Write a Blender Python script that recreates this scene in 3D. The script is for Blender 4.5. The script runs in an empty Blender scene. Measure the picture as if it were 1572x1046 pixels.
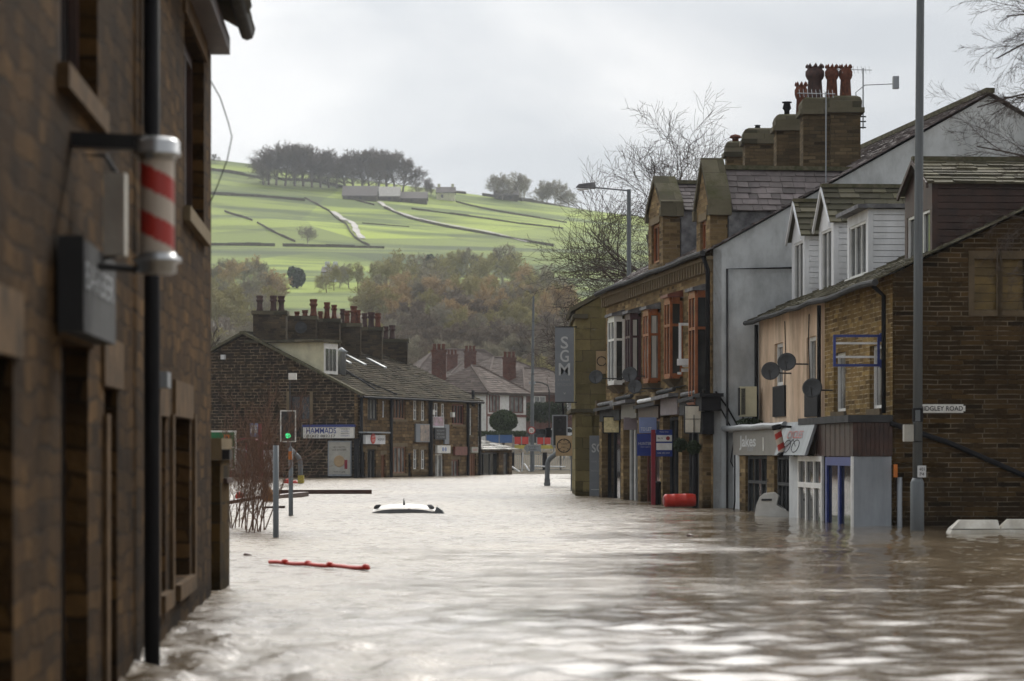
import bpy, math, random
import numpy as np
from mathutils import Vector, Matrix, noise
from mathutils.geometry import tessellate_polygon
R = math.radians
V = Vector
C = bpy.context.scene.collection
# ---------------------------------------------------------------- camera, world, sun
F = 4000.0      # focal length in photo pixels (1572 wide)
H = 1.43        # lens height above the flood water
sc = bpy.context.scene
cam = bpy.data.cameras.new('camera'); camo = bpy.data.objects.new('camera', cam); C.objects.link(camo)
sc.camera = camo
cam.sensor_width = 36.0; cam.lens = 36.0 * F / 1572.0
camo.location = (0, 0, H); camo.rotation_euler = (R(90), 0, 0)
cam.shift_y = (695 - 523) / 1572.0
cam.clip_start = 0.1; cam.clip_end = 9000
cam.dof.use_dof = True; cam.dof.focus_distance = 78; cam.dof.aperture_fstop = 2.5

SUN_EL, SUN_AZ = 36.0, 22.0     # azimuth measured to the right of the view direction (+Y)
w = bpy.data.worlds.new('World'); sc.world = w; w.use_nodes = True
nt = w.node_tree; nt.nodes.clear()
def N(nt, t, **k):
    n = nt.nodes.new(t)
    for a, b in k.items():
        if a.startswith('i_'): n.inputs[a[2:].replace('_', ' ')].default_value = b
        else: setattr(n, a, b)
    return n
def L(nt, a, b): nt.links.new(a, b)
out = N(nt, 'ShaderNodeOutputWorld'); bg = N(nt, 'ShaderNodeBackground'); L(nt, bg.outputs[0], out.inputs[0])
sky = N(nt, 'ShaderNodeTexSky'); sky.sky_type = 'NISHITA'; sky.sun_disc = False
sky.sun_elevation = R(SUN_EL); sky.sun_rotation = R(SUN_AZ)
sks = N(nt, 'ShaderNodeVectorMath', operation='SCALE'); L(nt, sky.outputs[0], sks.inputs[0]); sks.inputs['Scale'].default_value = 0.9
tc = N(nt, 'ShaderNodeTexCoord')
mp = N(nt, 'ShaderNodeMapping'); mp.inputs['Scale'].default_value = (1.0, 1.0, 2.6); L(nt, tc.outputs['Generated'], mp.inputs[0])
n1 = N(nt, 'ShaderNodeTexNoise', i_Scale=5.5, i_Detail=5.0, i_Roughness=0.5, i_Distortion=0.4); L(nt, mp.outputs[0], n1.inputs[0])
cr = N(nt, 'ShaderNodeValToRGB'); L(nt, n1.outputs['Fac'], cr.inputs[0])
e = cr.color_ramp.elements; e[0].position = .38; e[0].color = (.56, .59, .625, 1); e[1].position = .60; e[1].color = (.86, .86, .86, 1)
# brighter where the sun sits behind the cloud (high, ahead) and low over the hill to the left
def glow(dirv, power, amt, col):
    d = V(dirv).normalized()
    dp = N(nt, 'ShaderNodeVectorMath', operation='DOT_PRODUCT'); L(nt, tc.outputs['Generated'], dp.inputs[0]); dp.inputs[1].default_value = d
    mx = N(nt, 'ShaderNodeMath', operation='MAXIMUM'); L(nt, dp.outputs['Value'], mx.inputs[0]); mx.inputs[1].default_value = 0
    pw = N(nt, 'ShaderNodeMath', operation='POWER'); L(nt, mx.outputs[0], pw.inputs[0]); pw.inputs[1].default_value = power
    s = N(nt, 'ShaderNodeVectorMath', operation='SCALE'); s.inputs[0].default_value = col; 
    m2 = N(nt, 'ShaderNodeMath', operation='MULTIPLY'); L(nt, pw.outputs[0], m2.inputs[0]); m2.inputs[1].default_value = amt
    L(nt, m2.outputs[0], s.inputs['Scale']); return s.outputs[0]
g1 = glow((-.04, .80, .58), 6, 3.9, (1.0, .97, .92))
g2 = glow((-.10, 1, .04), 110, .16, (1, 1, .99))
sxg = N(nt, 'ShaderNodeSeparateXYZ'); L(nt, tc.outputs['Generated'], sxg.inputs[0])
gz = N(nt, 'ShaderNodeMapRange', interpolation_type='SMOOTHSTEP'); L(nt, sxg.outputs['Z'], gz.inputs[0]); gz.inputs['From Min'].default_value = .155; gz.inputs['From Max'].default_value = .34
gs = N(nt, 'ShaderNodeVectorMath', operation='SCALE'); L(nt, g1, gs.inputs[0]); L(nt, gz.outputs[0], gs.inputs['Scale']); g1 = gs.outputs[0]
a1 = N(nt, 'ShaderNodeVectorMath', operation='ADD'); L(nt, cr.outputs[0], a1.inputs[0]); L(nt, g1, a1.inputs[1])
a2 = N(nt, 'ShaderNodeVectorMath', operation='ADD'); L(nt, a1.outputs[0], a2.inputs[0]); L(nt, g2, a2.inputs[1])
sxw = N(nt, 'ShaderNodeSeparateXYZ'); L(nt, tc.outputs['Generated'], sxw.inputs[0])
dkb = N(nt, 'ShaderNodeMapRange', interpolation_type='SMOOTHSTEP'); L(nt, sxw.outputs['Y'], dkb.inputs[0]); dkb.inputs['From Min'].default_value = -.7; dkb.inputs['From Max'].default_value = .6
dkb.inputs['To Min'].default_value = 7.8; dkb.inputs['To Max'].default_value = 10     # heavier cloud behind the lens
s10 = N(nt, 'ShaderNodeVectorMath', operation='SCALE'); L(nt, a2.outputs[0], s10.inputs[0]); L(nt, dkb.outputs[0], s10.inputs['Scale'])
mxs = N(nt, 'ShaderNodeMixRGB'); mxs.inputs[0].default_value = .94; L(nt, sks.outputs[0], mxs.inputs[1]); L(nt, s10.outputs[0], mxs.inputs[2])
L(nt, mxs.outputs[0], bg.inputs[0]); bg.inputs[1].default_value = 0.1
sun = bpy.data.lights.new('sun', 'SUN'); suno = bpy.data.objects.new('sun', sun); C.objects.link(suno)
sun.energy = 1.5; sun.angle = R(10); sun.color = (1, .95, .86)
sd = V((math.sin(R(SUN_AZ)) * math.cos(R(SUN_EL)), math.cos(R(SUN_AZ)) * math.cos(R(SUN_EL)), math.sin(R(SUN_EL))))
suno.rotation_euler = sd.to_track_quat('Z', 'Y').to_euler(); suno.location = sd * 200
vs = sc.view_settings; vs.view_transform = 'Standard'; vs.look = 'None'; vs.exposure = 0.25; vs.gamma = 1
sc.render.engine = 'CYCLES'
sc.cycles.use_denoising = True
sc.cycles.max_bounces = 6; sc.cycles.diffuse_bounces = 3; sc.cycles.glossy_bounces = 3; sc.cycles.volume_bounces = 0
sc.cycles.transparent_max_bounces = 8; sc.cycles.caustics_reflective = False; sc.cycles.caustics_refractive = False

# ---------------------------------------------------------------- helpers
ORG = {}
def P(px, py, D): return V(((px - 786) * D / F, D, H + (695 - py) * D / F))
class Fr:
    """a vertical plane: u runs from A to B, z is height, o is distance out of the plane"""
    def __init__(s, A, B, flip=False):
        s.A = V((A[0], A[1])); d = V((B[0] - A[0], B[1] - A[1])); s.len = d.length; s.d = d.normalized()
        s.n = V((-s.d.y, s.d.x)) if not flip else V((s.d.y, -s.d.x))
    def u(s, px, o=0):
        k = (px - 786) / F; A = s.A + s.n * o
        return (k * A.y - A.x) / (s.d.x - k * s.d.y)
    def z(s, px, py, o=0):
        u = s.u(px, o); Y = s.A.y + s.d.y * u + s.n.y * o
        return H + (695 - py) * Y / F
    def p(s, u, z, o=0):
        q = s.A + s.d * u + s.n * o; return V((q.x, q.y, z))
    def off(s, o):
        f = Fr.__new__(Fr); f.A = s.A + s.n * o; f.d = s.d; f.n = s.n; f.len = s.len; return f
class MB:
    def __init__(s): s.v = []; s.f = []; s.m = []; s.mi = 0; s.sm = []; s.smooth = False
    def add(s, pts, faces):
        b = len(s.v); s.v += [tuple(p) for p in pts]
        for f in faces: s.f.append(tuple(b + i for i in f)); s.m.append(s.mi); s.sm.append(s.smooth)
    def quad(s, *p): s.add(p, [tuple(range(len(p)))])
    def hexa(s, p):   # 8 points, bottom 4 then top 4
        s.add(p, [(3, 2, 1, 0), (4, 5, 6, 7), (0, 1, 5, 4), (1, 2, 6, 5), (2, 3, 7, 6), (3, 0, 4, 7)])
    def box(s, fr, u0, u1, z0, z1, o0, o1):
        s.hexa([fr.p(u0, z0, o0), fr.p(u1, z0, o0), fr.p(u1, z0, o1), fr.p(u0, z0, o1), fr.p(u0, z1, o0), fr.p(u1, z1, o0), fr.p(u1, z1, o1), fr.p(u0, z1, o1)])
    def ab(s, x0, x1, y0, y1, z0, z1):
        s.hexa([(x0, y0, z0), (x1, y0, z0), (x1, y1, z0), (x0, y1, z0), (x0, y0, z1), (x1, y0, z1), (x1, y1, z1), (x0, y1, z1)])
    def tube(s, pts, r, n=6, cap=True):
        pts = [V(p) for p in pts]
        if not isinstance(r, (list, tuple)): r = [r] * len(pts)
        vs = []; ref = None
        for i, p in enumerate(pts):
            t = (pts[min(i + 1, len(pts) - 1)] - pts[max(i - 1, 0)])
            t = t.normalized() if t.length > 1e-9 else V((0, 0, 1))
            if ref is None: ref = V((1, 0, 0)) if abs(t.x) < .8 else V((0, 1, 0))
            a = t.cross(ref).normalized(); b = t.cross(a).normalized(); ref = -b if False else ref
            for k in range(n):
                an = 2 * math.pi * k / n
                vs.append(p + (a * math.cos(an) + b * math.sin(an)) * r[i])
        fs = []
        for i in range(len(pts) - 1):
            for k in range(n):
                k2 = (k + 1) % n
                fs.append((i * n + k, i * n + k2, (i + 1) * n + k2, (i + 1) * n + k))
        if cap and n > 3:
            fs.append(tuple(range(n))[::-1]); fs.append(tuple((len(pts) - 1) * n + k for k in range(n)))
        s.add(vs, fs)
    def lathe(s, c, prof, n=16, ax=(0, 0, 1)):
        ax = V(ax).normalized(); ref = V((1, 0, 0)) if abs(ax.x) < .8 else V((0, 1, 0))
        a = ax.cross(ref).normalized(); b = ax.cross(a); c = V(c); vs = []
        for r, h in prof:
            for k in range(n):
                an = 2 * math.pi * k / n; vs.append(c + ax * h + (a * math.cos(an) + b * math.sin(an)) * max(r, 1e-4))
        fs = [(i * n + k, i * n + (k + 1) % n, (i + 1) * n + (k + 1) % n, (i + 1) * n + k) for i in range(len(prof) - 1) for k in range(n)]
        fs.append(tuple(range(n))[::-1]); fs.append(tuple((len(prof) - 1) * n + k for k in range(n)))
        s.add(vs, fs)
    def prism(s, poly, ext):
        poly = [V(p) for p in poly]; ext = V(ext); n = len(poly)
        tri = tessellate_polygon([poly])
        s.add(poly + [p + ext for p in poly], [tuple(t) for t in tri] + [tuple(i + n for i in t) for t in tri] + [(i, (i + 1) % n, (i + 1) % n + n, i + n) for i in range(n)])
    def panel(s, fr, outline, holes=(), thick=.22, o=0):
        lines = [[V((u, z, 0)) for u, z in outline]]
        for (a, b, c, d) in holes: lines.append([V((a, c, 0)), V((a, d, 0)), V((b, d, 0)), V((b, c, 0))])
        pts = [q for l in lines for q in l]
        tri = tessellate_polygon(lines)
        s.add([fr.p(q.x, q.y, o) for q in pts], [tuple(t) for t in tri])
        n = len(outline)
        for i in range(n):
            a, b = outline[i], outline[(i + 1) % n]
            s.quad(fr.p(a[0], a[1], o), fr.p(b[0], b[1], o), fr.p(b[0], b[1], o - thick), fr.p(a[0], a[1], o - thick))
        for (a, b, c, d) in holes:
            for (p, q) in (((a, c), (a, d)), ((a, d), (b, d)), ((b, d), (b, c)), ((b, c), (a, c))):
                s.quad(fr.p(p[0], p[1], o), fr.p(q[0], q[1], o), fr.p(q[0], q[1], o - thick), fr.p(p[0], p[1], o - thick))
    def slates(s, a, b, c, d, ch=.25, wd=.3, th=.02, rnd=None, jit=.01):
        """a,b = eave left/right; c,d = ridge right/left"""
        rnd = rnd or random.Random(5); a, b, c, d = map(V, (a, b, c, d))
        n = (b - a).cross(d - a).normalized()
        if n.z < 0: n = -n
        s.quad(a, b, c, d)
        rows = max(1, round(((d - a).length) / ch))
        for r in range(rows):
            t0, t1 = r / rows, min(1, (r + 1.12) / rows)
            e0, e1, f0, f1 = a.lerp(d, t0), b.lerp(c, t0), a.lerp(d, t1), b.lerp(c, t1)
            ln = (e1 - e0).length
            if ln < .05: continue
            k = -rnd.random() * wd; xs = [0]
            while k < ln:
                k += wd * rnd.uniform(.7, 1.35)
                if 0 < k < ln: xs.append(k / ln)
            xs.append(1)
            for x0, x1 in zip(xs[:-1], xs[1:]):
                g = min(.006 / ln, (x1 - x0) * .2)
                up = n * (th * rnd.uniform(1.3, 2.4)); lo = n * (th * .6); dn = (e0 - f0).normalized() * rnd.uniform(-jit, jit * 1.5)
                p0, p1 = e0.lerp(e1, x0 + g) + up + dn, e0.lerp(e1, x1 - g) + up + dn + n * rnd.uniform(-.3, .3) * th
                p2, p3 = f0.lerp(f1, x1 - g) + lo, f0.lerp(f1, x0 + g) + lo
                q0, q1 = p0 - up * .95, p1 - up * .95
                s.add([p0, p1, p2, p3, q0, q1], [(0, 1, 2, 3), (4, 5, 1, 0), (4, 0, 3), (5, 2, 1)])
    def build(s, name, mats, parent=None):
        if not isinstance(mats, (list, tuple)): mats = [mats]
        og = ORG.get(parent.name, V((0, 0, 0))) if parent else V((0, 0, 0))
        me = bpy.data.meshes.new(name)
        co = np.array([tuple(p) for p in s.v], dtype=np.float64)
        me.from_pydata([tuple(p) for p in (co - np.array(og))], [], s.f)
        for m in mats: me.materials.append(m)
        me.polygons.foreach_set('material_index', s.m)
        me.polygons.foreach_set('use_smooth', s.sm)
        me.update()
        # box-projected UVs in metres
        nl = len(me.loops); nrm = np.empty(len(me.polygons) * 3); me.polygons.foreach_get('normal', nrm); nrm = nrm.reshape(-1, 3)
        tot = np.empty(len(me.polygons), dtype=np.int32); me.polygons.foreach_get('loop_total', tot)
        vi = np.empty(nl, dtype=np.int32); me.loops.foreach_get('vertex_index', vi)
        nn = np.repeat(nrm, tot, axis=0); pc = co[vi]
        tx, ty = -nn[:, 1], nn[:, 0]; ln = np.hypot(tx, ty); flat = ln < .02
        tx = np.where(flat, 1, tx / np.maximum(ln, 1e-6)); ty = np.where(flat, 0, ty / np.maximum(ln, 1e-6))
        bx = nn[:, 1] * 0 - nn[:, 2] * ty; by = nn[:, 2] * tx; bz = nn[:, 0] * ty - nn[:, 1] * tx
        sg = np.where(bz < 0, -1, 1)
        uv = np.stack([pc[:, 0] * tx + pc[:, 1] * ty, (pc[:, 0] * bx + pc[:, 1] * by + pc[:, 2] * bz) * sg], axis=1)
        ul = me.uv_layers.new(name='UVMap'); ul.data.foreach_set('uv', uv.ravel())
        o = bpy.data.objects.new(name, me); C.objects.link(o)
        if parent: o.parent = parent
        ORG[o.name] = og
        return o
def tag(o, label, cat=None, group=None, kind=None):
    if label: o['label'] = label
    if cat: o['category'] = cat
    if group: o['group'] = group
    if kind: o['kind'] = kind
    return o
def thing(name, label, cat, loc, group=None):
    o = bpy.data.objects.new(name, None); C.objects.link(o); o.location = loc; o.empty_display_size = .3
    ORG[o.name] = V(loc); return tag(o, label, cat, group)
def dup(root, loc, label=None, group=None, rz=None, sc_=None):
    r = root.copy(); C.objects.link(r); r.location = loc
    if label: r['label'] = label
    if group: r['group'] = group
    if rz is not None: r.rotation_euler.z = rz
    if sc_: r.scale = (sc_[0], sc_[1], sc_[2]) if isinstance(sc_, tuple) else (sc_,) * 3
    for ch in list(root.children):
        c = ch.copy(); C.objects.link(c); c.parent = r
        for g in list(ch.children):
            d = g.copy(); C.objects.link(d); d.parent = c
    return r

# ---------------------------------------------------------------- materials
def mat0(name, rough=.8, spec=.4, metal=0):
    m = bpy.data.materials.new(name); m.use_nodes = True; t = m.node_tree; b = t.nodes['Principled BSDF']
    b.inputs['Roughness'].default_value = rough; b.inputs['Specular IOR Level'].default_value = spec; b.inputs['Metallic'].default_value = metal
    return m, t, b
def c4(c): return (c[0], c[1], c[2], 1)
def plain(name, col, rough=.6, var=.18, scale=3.0, metal=0, spec=.4, bump=.0, streak=False, island=0, dirt=None, grime=0):
    m, t, b = mat0(name, rough, spec, metal)
    tcn = N(t, 'ShaderNodeTexCoord'); mpn = N(t, 'ShaderNodeMapping'); L(t, tcn.outputs['UV'], mpn.inputs[0])
    mpn.inputs['Scale'].default_value = (1, .15 if streak else 1, 1)
    n = N(t, 'ShaderNodeTexNoise', i_Scale=scale, i_Detail=6.0, i_Roughness=.65); L(t, mpn.outputs[0], n.inputs[0])
    r = N(t, 'ShaderNodeValToRGB'); L(t, n.outputs['Fac'], r.inputs[0])
    e = r.color_ramp.elements; e[0].position = .3; e[1].position = .7
    dk = dirt if dirt else [x * (1 - var * 1.6) for x in col]
    e[0].color = c4(dk); e[1].color = c4([min(1, x * (1 + var)) for x in col])
    src = r.outputs[0]
    if grime:
        mg_ = N(t, 'ShaderNodeMapping'); L(t, tcn.outputs['UV'], mg_.inputs[0]); mg_.inputs['Scale'].default_value = (1.3, .55, 1); ng = N(t, 'ShaderNodeTexNoise', i_Scale=1.0, i_Detail=7.0, i_Roughness=.7); L(t, mg_.outputs[0], ng.inputs[0])
        gr = N(t, 'ShaderNodeMapRange'); L(t, ng.outputs['Fac'], gr.inputs[0]); gr.inputs['From Min'].default_value = .38; gr.inputs['From Max'].default_value = .56; gr.inputs['To Min'].default_value = 1 - grime; gr.inputs['To Max'].default_value = 1.03
        gs_ = N(t, 'ShaderNodeVectorMath', operation='SCALE'); L(t, src, gs_.inputs[0]); L(t, gr.outputs[0], gs_.inputs['Scale']); src = gs_.outputs[0]
    if island:
        g = N(t, 'ShaderNodeNewGeometry'); mr = N(t, 'ShaderNodeMapRange'); L(t, g.outputs['Random Per Island'], mr.inputs[0])
        mr.inputs['To Min'].default_value = 1 - island; mr.inputs['To Max'].default_value = 1 + island
        s = N(t, 'ShaderNodeVectorMath', operation='SCALE'); L(t, src, s.inputs[0]); L(t, mr.outputs[0], s.inputs['Scale']); src = s.outputs[0]
    L(t, src, b.inputs['Base Color'])
    if bump:
        n2 = N(t, 'ShaderNodeTexNoise', i_Scale=scale * 8, i_Detail=4.0); L(t, mpn.outputs[0], n2.inputs[0])
        bp = N(t, 'ShaderNodeBump', i_Strength=bump, i_Distance=.02); L(t, n2.outputs['Fac'], bp.inputs['Height']); L(t, bp.outputs[0], b.inputs['Normal'])
    return m
def stone(name, cols, bw, bh, mortar, ms=.012, bump=.6, dark=.45, moss=0, wob=.02, seed=0, rough=.88, green=0, stain=.7):
    m, t, b = mat0(name, rough, .06)
    tcn = N(t, 'ShaderNodeTexCoord'); mpn = N(t, 'ShaderNodeMapping'); L(t, tcn.outputs['UV'], mpn.inputs[0]); mpn.inputs['Location'].default_value = (seed * 3.7, seed * 1.3, 0)
    nw = N(t, 'ShaderNodeTexNoise', i_Scale=2.2, i_Detail=3.0); L(t, mpn.outputs[0], nw.inputs[0])
    sb = N(t, 'ShaderNodeVectorMath', operation='SUBTRACT'); L(t, nw.outputs['Color'], sb.inputs[0]); sb.inputs[1].default_value = (.5, .5, .5)
    ss = N(t, 'ShaderNodeVectorMath', operation='MULTIPLY'); L(t, sb.outputs[0], ss.inputs[0]); ss.inputs[1].default_value = (wob * 3, wob * 1.6, 0)
    ad = N(t, 'ShaderNodeVectorMath', operation='ADD'); L(t, mpn.outputs[0], ad.inputs[0]); L(t, ss.outputs[0], ad.inputs[1])
    def brick(w_, h_, sq):
        br = N(t, 'ShaderNodeTexBrick'); br.offset = .43; br.offset_frequency = 2; br.squash = sq; br.squash_frequency = 3
        for k, v_ in (('Scale', 1), ('Mortar Size', ms), ('Mortar Smooth', .25), ('Bias', 0), ('Brick Width', w_), ('Row Height', h_)): br.inputs[k].default_value = v_
        br.inputs['Color1'].default_value = (0, 0, 0, 1); br.inputs['Color2'].default_value = (1, 1, 1, 1); br.inputs['Mortar'].default_value = (.5, .5, .5, 1)
        L(t, ad.outputs[0], br.inputs['Vector']); return br
    b1 = brick(bw, bh, 1.45)
    fine = N(t, 'ShaderNodeTexNoise', i_Scale=14.0, i_Detail=5.0, i_Roughness=.7); L(t, mpn.outputs[0], fine.inputs[0])
    mx = N(t, 'ShaderNodeMixRGB'); mx.inputs[0].default_value = .25; L(t, b1.outputs['Color'], mx.inputs[1]); L(t, fine.outputs['Fac'], mx.inputs[2])
    r = N(t, 'ShaderNodeValToRGB'); L(t, mx.outputs[0], r.inputs[0]); els = r.color_ramp.elements
    els[0].position = .1; els[1].position = .9; els[0].color = c4(cols[0]); els[1].color = c4(cols[-1])
    for i, c in enumerate(cols[1:-1]):
        q = els.new(.1 + .8 * (i + 1) / (len(cols) - 1)); q.color = c4(c)
    big = N(t, 'ShaderNodeTexNoise', i_Scale=.55, i_Detail=5.0, i_Roughness=.6); L(t, mpn.outputs[0], big.inputs[0])
    mr = N(t, 'ShaderNodeMapRange'); L(t, big.outputs['Fac'], mr.inputs[0]); mr.inputs['From Min'].default_value = .35; mr.inputs['From Max'].default_value = .65
    mr.inputs['To Min'].default_value = stain; mr.inputs['To Max'].default_value = 1.12
    mm = N(t, 'ShaderNodeMixRGB'); L(t, b1.outputs['Fac'], mm.inputs[0]); L(t, r.outputs[0], mm.inputs[1]); mm.inputs[2].default_value = c4(mortar)
    # soften mortar so that some joints disappear
    mj = N(t, 'ShaderNodeTexNoise', i_Scale=3.0, i_Detail=3.0); L(t, mpn.outputs[0], mj.inputs[0])
    mjr = N(t, 'ShaderNodeMapRange'); L(t, mj.outputs['Fac'], mjr.inputs[0]); mjr.inputs['From Min'].default_value = .38; mjr.inputs['From Max'].default_value = .58
    mlt = N(t, 'ShaderNodeMath', operation='MULTIPLY'); L(t, b1.outputs['Fac'], mlt.inputs[0]); L(t, mjr.outputs[0], mlt.inputs[1]); L(t, mlt.outputs[0], mm.inputs[0])
    sc1 = N(t, 'ShaderNodeVectorMath', operation='SCALE'); L(t, mm.outputs[0], sc1.inputs[0]); L(t, mr.outputs[0], sc1.inputs['Scale'])
    src = sc1.outputs[0]
    if moss or green:
        g = N(t, 'ShaderNodeNewGeometry'); sx = N(t, 'ShaderNodeSeparateXYZ'); L(t, g.outputs['Normal'], sx.inputs[0])
        mn = N(t, 'ShaderNodeTexNoise', i_Scale=1.7, i_Detail=6.0, i_Roughness=.7); L(t, mpn.outputs[0], mn.inputs[0])
        a = N(t, 'ShaderNodeMath', operation='MULTIPLY_ADD'); L(t, sx.outputs['Z'], a.inputs[0]); a.inputs[1].default_value = moss; L(t, mn.outputs['Fac'], a.inputs[2])
        mr2 = N(t, 'ShaderNodeMapRange'); L(t, a.outputs[0], mr2.inputs[0]); mr2.inputs['From Min'].default_value = .62 - green; mr2.inputs['From Max'].default_value = .85 - green * .6
        mg = N(t, 'ShaderNodeMixRGB'); L(t, mr2.outputs[0], mg.inputs[0]); L(t, src, mg.inputs[1]); mg.inputs[2].default_value = (.060, .060, .026, 1); src = mg.outputs[0]
    gp = N(t, 'ShaderNodeNewGeometry'); sp = N(t, 'ShaderNodeSeparateXYZ'); L(t, gp.outputs['Position'], sp.inputs[0])      # wet tide mark just above the flood
    wz = N(t, 'ShaderNodeMath', operation='MULTIPLY_ADD'); L(t, fine.outputs['Fac'], wz.inputs[0]); wz.inputs[1].default_value = -.35; L(t, sp.outputs['Z'], wz.inputs[2])
    wr = N(t, 'ShaderNodeMapRange'); L(t, wz.outputs[0], wr.inputs[0]); wr.inputs['From Min'].default_value = -.02; wr.inputs['From Max'].default_value = .05; wr.inputs['To Min'].default_value = .5; wr.inputs['To Max'].default_value = 1
    wm = N(t, 'ShaderNodeVectorMath', operation='SCALE'); L(t, src, wm.inputs[0]); L(t, wr.outputs[0], wm.inputs['Scale']); src = wm.outputs[0]
    L(t, src, b.inputs['Base Color'])
    inv = N(t, 'ShaderNodeMath', operation='MULTIPLY_ADD'); L(t, b1.outputs['Fac'], inv.inputs[0]); inv.inputs[1].default_value = -1; L(t, fine.outputs['Fac'], inv.inputs[2])
    bp = N(t, 'ShaderNodeBump', i_Strength=bump, i_Distance=.02); L(t, inv.outputs[0], bp.inputs['Height']); L(t, bp.outputs[0], b.inputs['Normal'])
    return m
K = {}
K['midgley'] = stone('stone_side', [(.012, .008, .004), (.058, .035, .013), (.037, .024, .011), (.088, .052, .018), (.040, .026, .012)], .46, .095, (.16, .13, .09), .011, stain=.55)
K['brownfront'] = stone('stone_front', [(.07, .042, .016), (.23, .148, .052), (.14, .088, .032), (.33, .225, .085)], .38, .095, (.38, .31, .20), .011, seed=2)
K['orange'] = stone('stone_bays', [(.055, .037, .020), (.235, .162, .078), (.12, .083, .042), (.36, .265, .135)], .36, .105, (.20, .15, .09), .012, seed=3, green=.02)
K['chimney'] = stone('stone_chimney', [(.04, .03, .018), (.15, .11, .06), (.08, .06, .035), (.20, .15, .085)], .34, .10, (.07, .055, .035), .012, moss=.5, seed=4, green=.03)
K['cap'] = stone('mossy_capstone', [(.06, .055, .038), (.14, .125, .085)], 1.2, .5, (.05, .045, .03), .006, moss=.22, green=.01, seed=5)
K['sgm'] = stone('mossy_ashlar', [(.10, .085, .042), (.25, .205, .095), (.15, .13, .062), (.20, .165, .085)], .62, .36, (.06, .052, .034), .010, green=.06, moss=.2, seed=6)
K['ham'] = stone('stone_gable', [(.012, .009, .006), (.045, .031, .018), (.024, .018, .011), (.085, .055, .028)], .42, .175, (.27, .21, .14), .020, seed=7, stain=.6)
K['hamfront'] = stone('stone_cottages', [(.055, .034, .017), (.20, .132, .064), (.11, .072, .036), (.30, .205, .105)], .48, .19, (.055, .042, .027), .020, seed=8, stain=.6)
K['hamchim'] = stone('stone_cottage_chimney', [(.03, .024, .018), (.10, .075, .045), (.06, .048, .034)], .34, .13, (.035, .03, .025), .012, moss=.5, seed=9, stain=.5)
K['left'] = stone('stone_near', [(.016, .009, .004), (.088, .048, .017), (.038, .021, .009), (.135, .075, .028)], .33, .135, (.028, .018, .010), .014, wob=.12, bump=1.0, seed=10, stain=.4)
K['pier'] = stone('stone_pier', [(.02, .015, .008), (.085, .05, .015), (.04, .03, .014)], .4, .2, (.03, .026, .018), .014, green=.06, moss=.4, seed=11)
K['redbrick'] = stone('red_brick', [(.10, .045, .035), (.17, .08, .06), (.13, .062, .048)], .22, .075, (.2, .16, .14), .008, seed=12)
K['drystone'] = stone('dry_stone', [(.06, .055, .035), (.16, .14, .095), (.10, .09, .06)], .5, .2, (.02, .02, .015), .03, seed=13)
K['render'] = plain('grey_render', (.60, .63, .645), .9, .08, .7, bump=.15, dirt=(.44, .46, .47), grime=.24, spec=.12)
K['lead'] = plain('lead_sheet', (.15, .15, .155), .85, .5, 3, dirt=(.05, .05, .055))
K['peach'] = plain('peach_render', (.70, .55, .41), .9, .10, .9, streak=True, bump=.1, dirt=(.50, .36, .25), grime=.28, spec=.12)
K['white'] = plain('white_paint', (.74, .74, .72), .45, .05, 3, dirt=(.58, .57, .53))
K['upvc'] = plain('white_plastic_frame', (.82, .83, .83), .35, .04, 3, dirt=(.62, .62, .60))
K['clad'] = plain('white_cladding', (.74, .76, .79), .5, .05, 2, dirt=(.58, .59, .60), streak=True, grime=.15, spec=.12)
K['cream'] = plain('cream_board', (.60, .58, .42), .7, .08, 1.3, dirt=(.48, .46, .33), grime=.12, spec=.12)
K['browntimber'] = plain('dark_brown_timber', (.055, .026, .018), .55, .3, 3, dirt=(.022, .012, .009))
K['orangewood'] = plain('orange_varnished_timber', (.30, .095, .028), .42, .25, 4, dirt=(.17, .055, .02))
K['redwood'] = plain('red_brown_timber', (.17, .055, .035), .5, .25, 4)
K['purplewood'] = plain('maroon_timber', (.075, .035, .042), .5, .2, 4)
K['door'] = plain('brown_door_timber', (.20, .085, .035), .5, .25, 4, streak=True)
K['slate'] = plain('stone_slate', (.12, .105, .10), .75, .25, 2.0, island=.35, spec=.3, dirt=(.075, .068, .06))
K['lilac'] = plain('lilac_slate', (.165, .14, .14), .7, .15, 1.6, island=.35, spec=.35, dirt=(.085, .075, .07))
K['moss_slate'] = plain('mossy_slate', (.10, .09, .068), .85, .3, 1.1, island=.45, spec=.2, dirt=(.06, .058, .028))
K['hamslate'] = plain('weathered_stone_slate', (.060, .047, .035), .95, .3, 1.2, island=.5, spec=.08, dirt=(.034, .033, .018))
K['paleslate'] = plain('pale_wet_slate', (.30, .29, .26), .5, .25, 1.2, island=.4)
K['pinkslate'] = plain('pinkish_slate', (.135, .108, .098), .9, .2, .5, island=.25, spec=.15, dirt=(.085, .07, .058))
K['ridge'] = plain('mossy_ridge', (.12, .105, .075), .9, .3, 5, dirt=(.04, .045, .018), spec=.12)
K['sandleft'] = plain('sooty_near_sandstone', (.10, .06, .028), .9, .35, 3, bump=.4, dirt=(.035, .023, .013), spec=.12)
K['black'] = plain('black_paint', (.012, .012, .013), .4, .2, 3)
K['blackpl'] = plain('black_plastic', (.016, .016, .018), .75, .2, 3, spec=.15)
K['gutter'] = plain('grey_gutter', (.055, .056, .058), .85, .3, 3, spec=.15)
K['greypole'] = plain('galvanised_steel', (.13, .145, .155), .5, .15, 5, metal=.2, streak=True)
K['galv'] = plain('light_galvanised_steel', (.27, .29, .31), .45, .15, 5, metal=.3, streak=True)
K['chrome'] = plain('brushed_chrome', (.42, .43, .44), .3, .12, 4, metal=.8)
K['blue'] = plain('blue_paint', (.03, .05, .22), .4, .15, 4)
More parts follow.
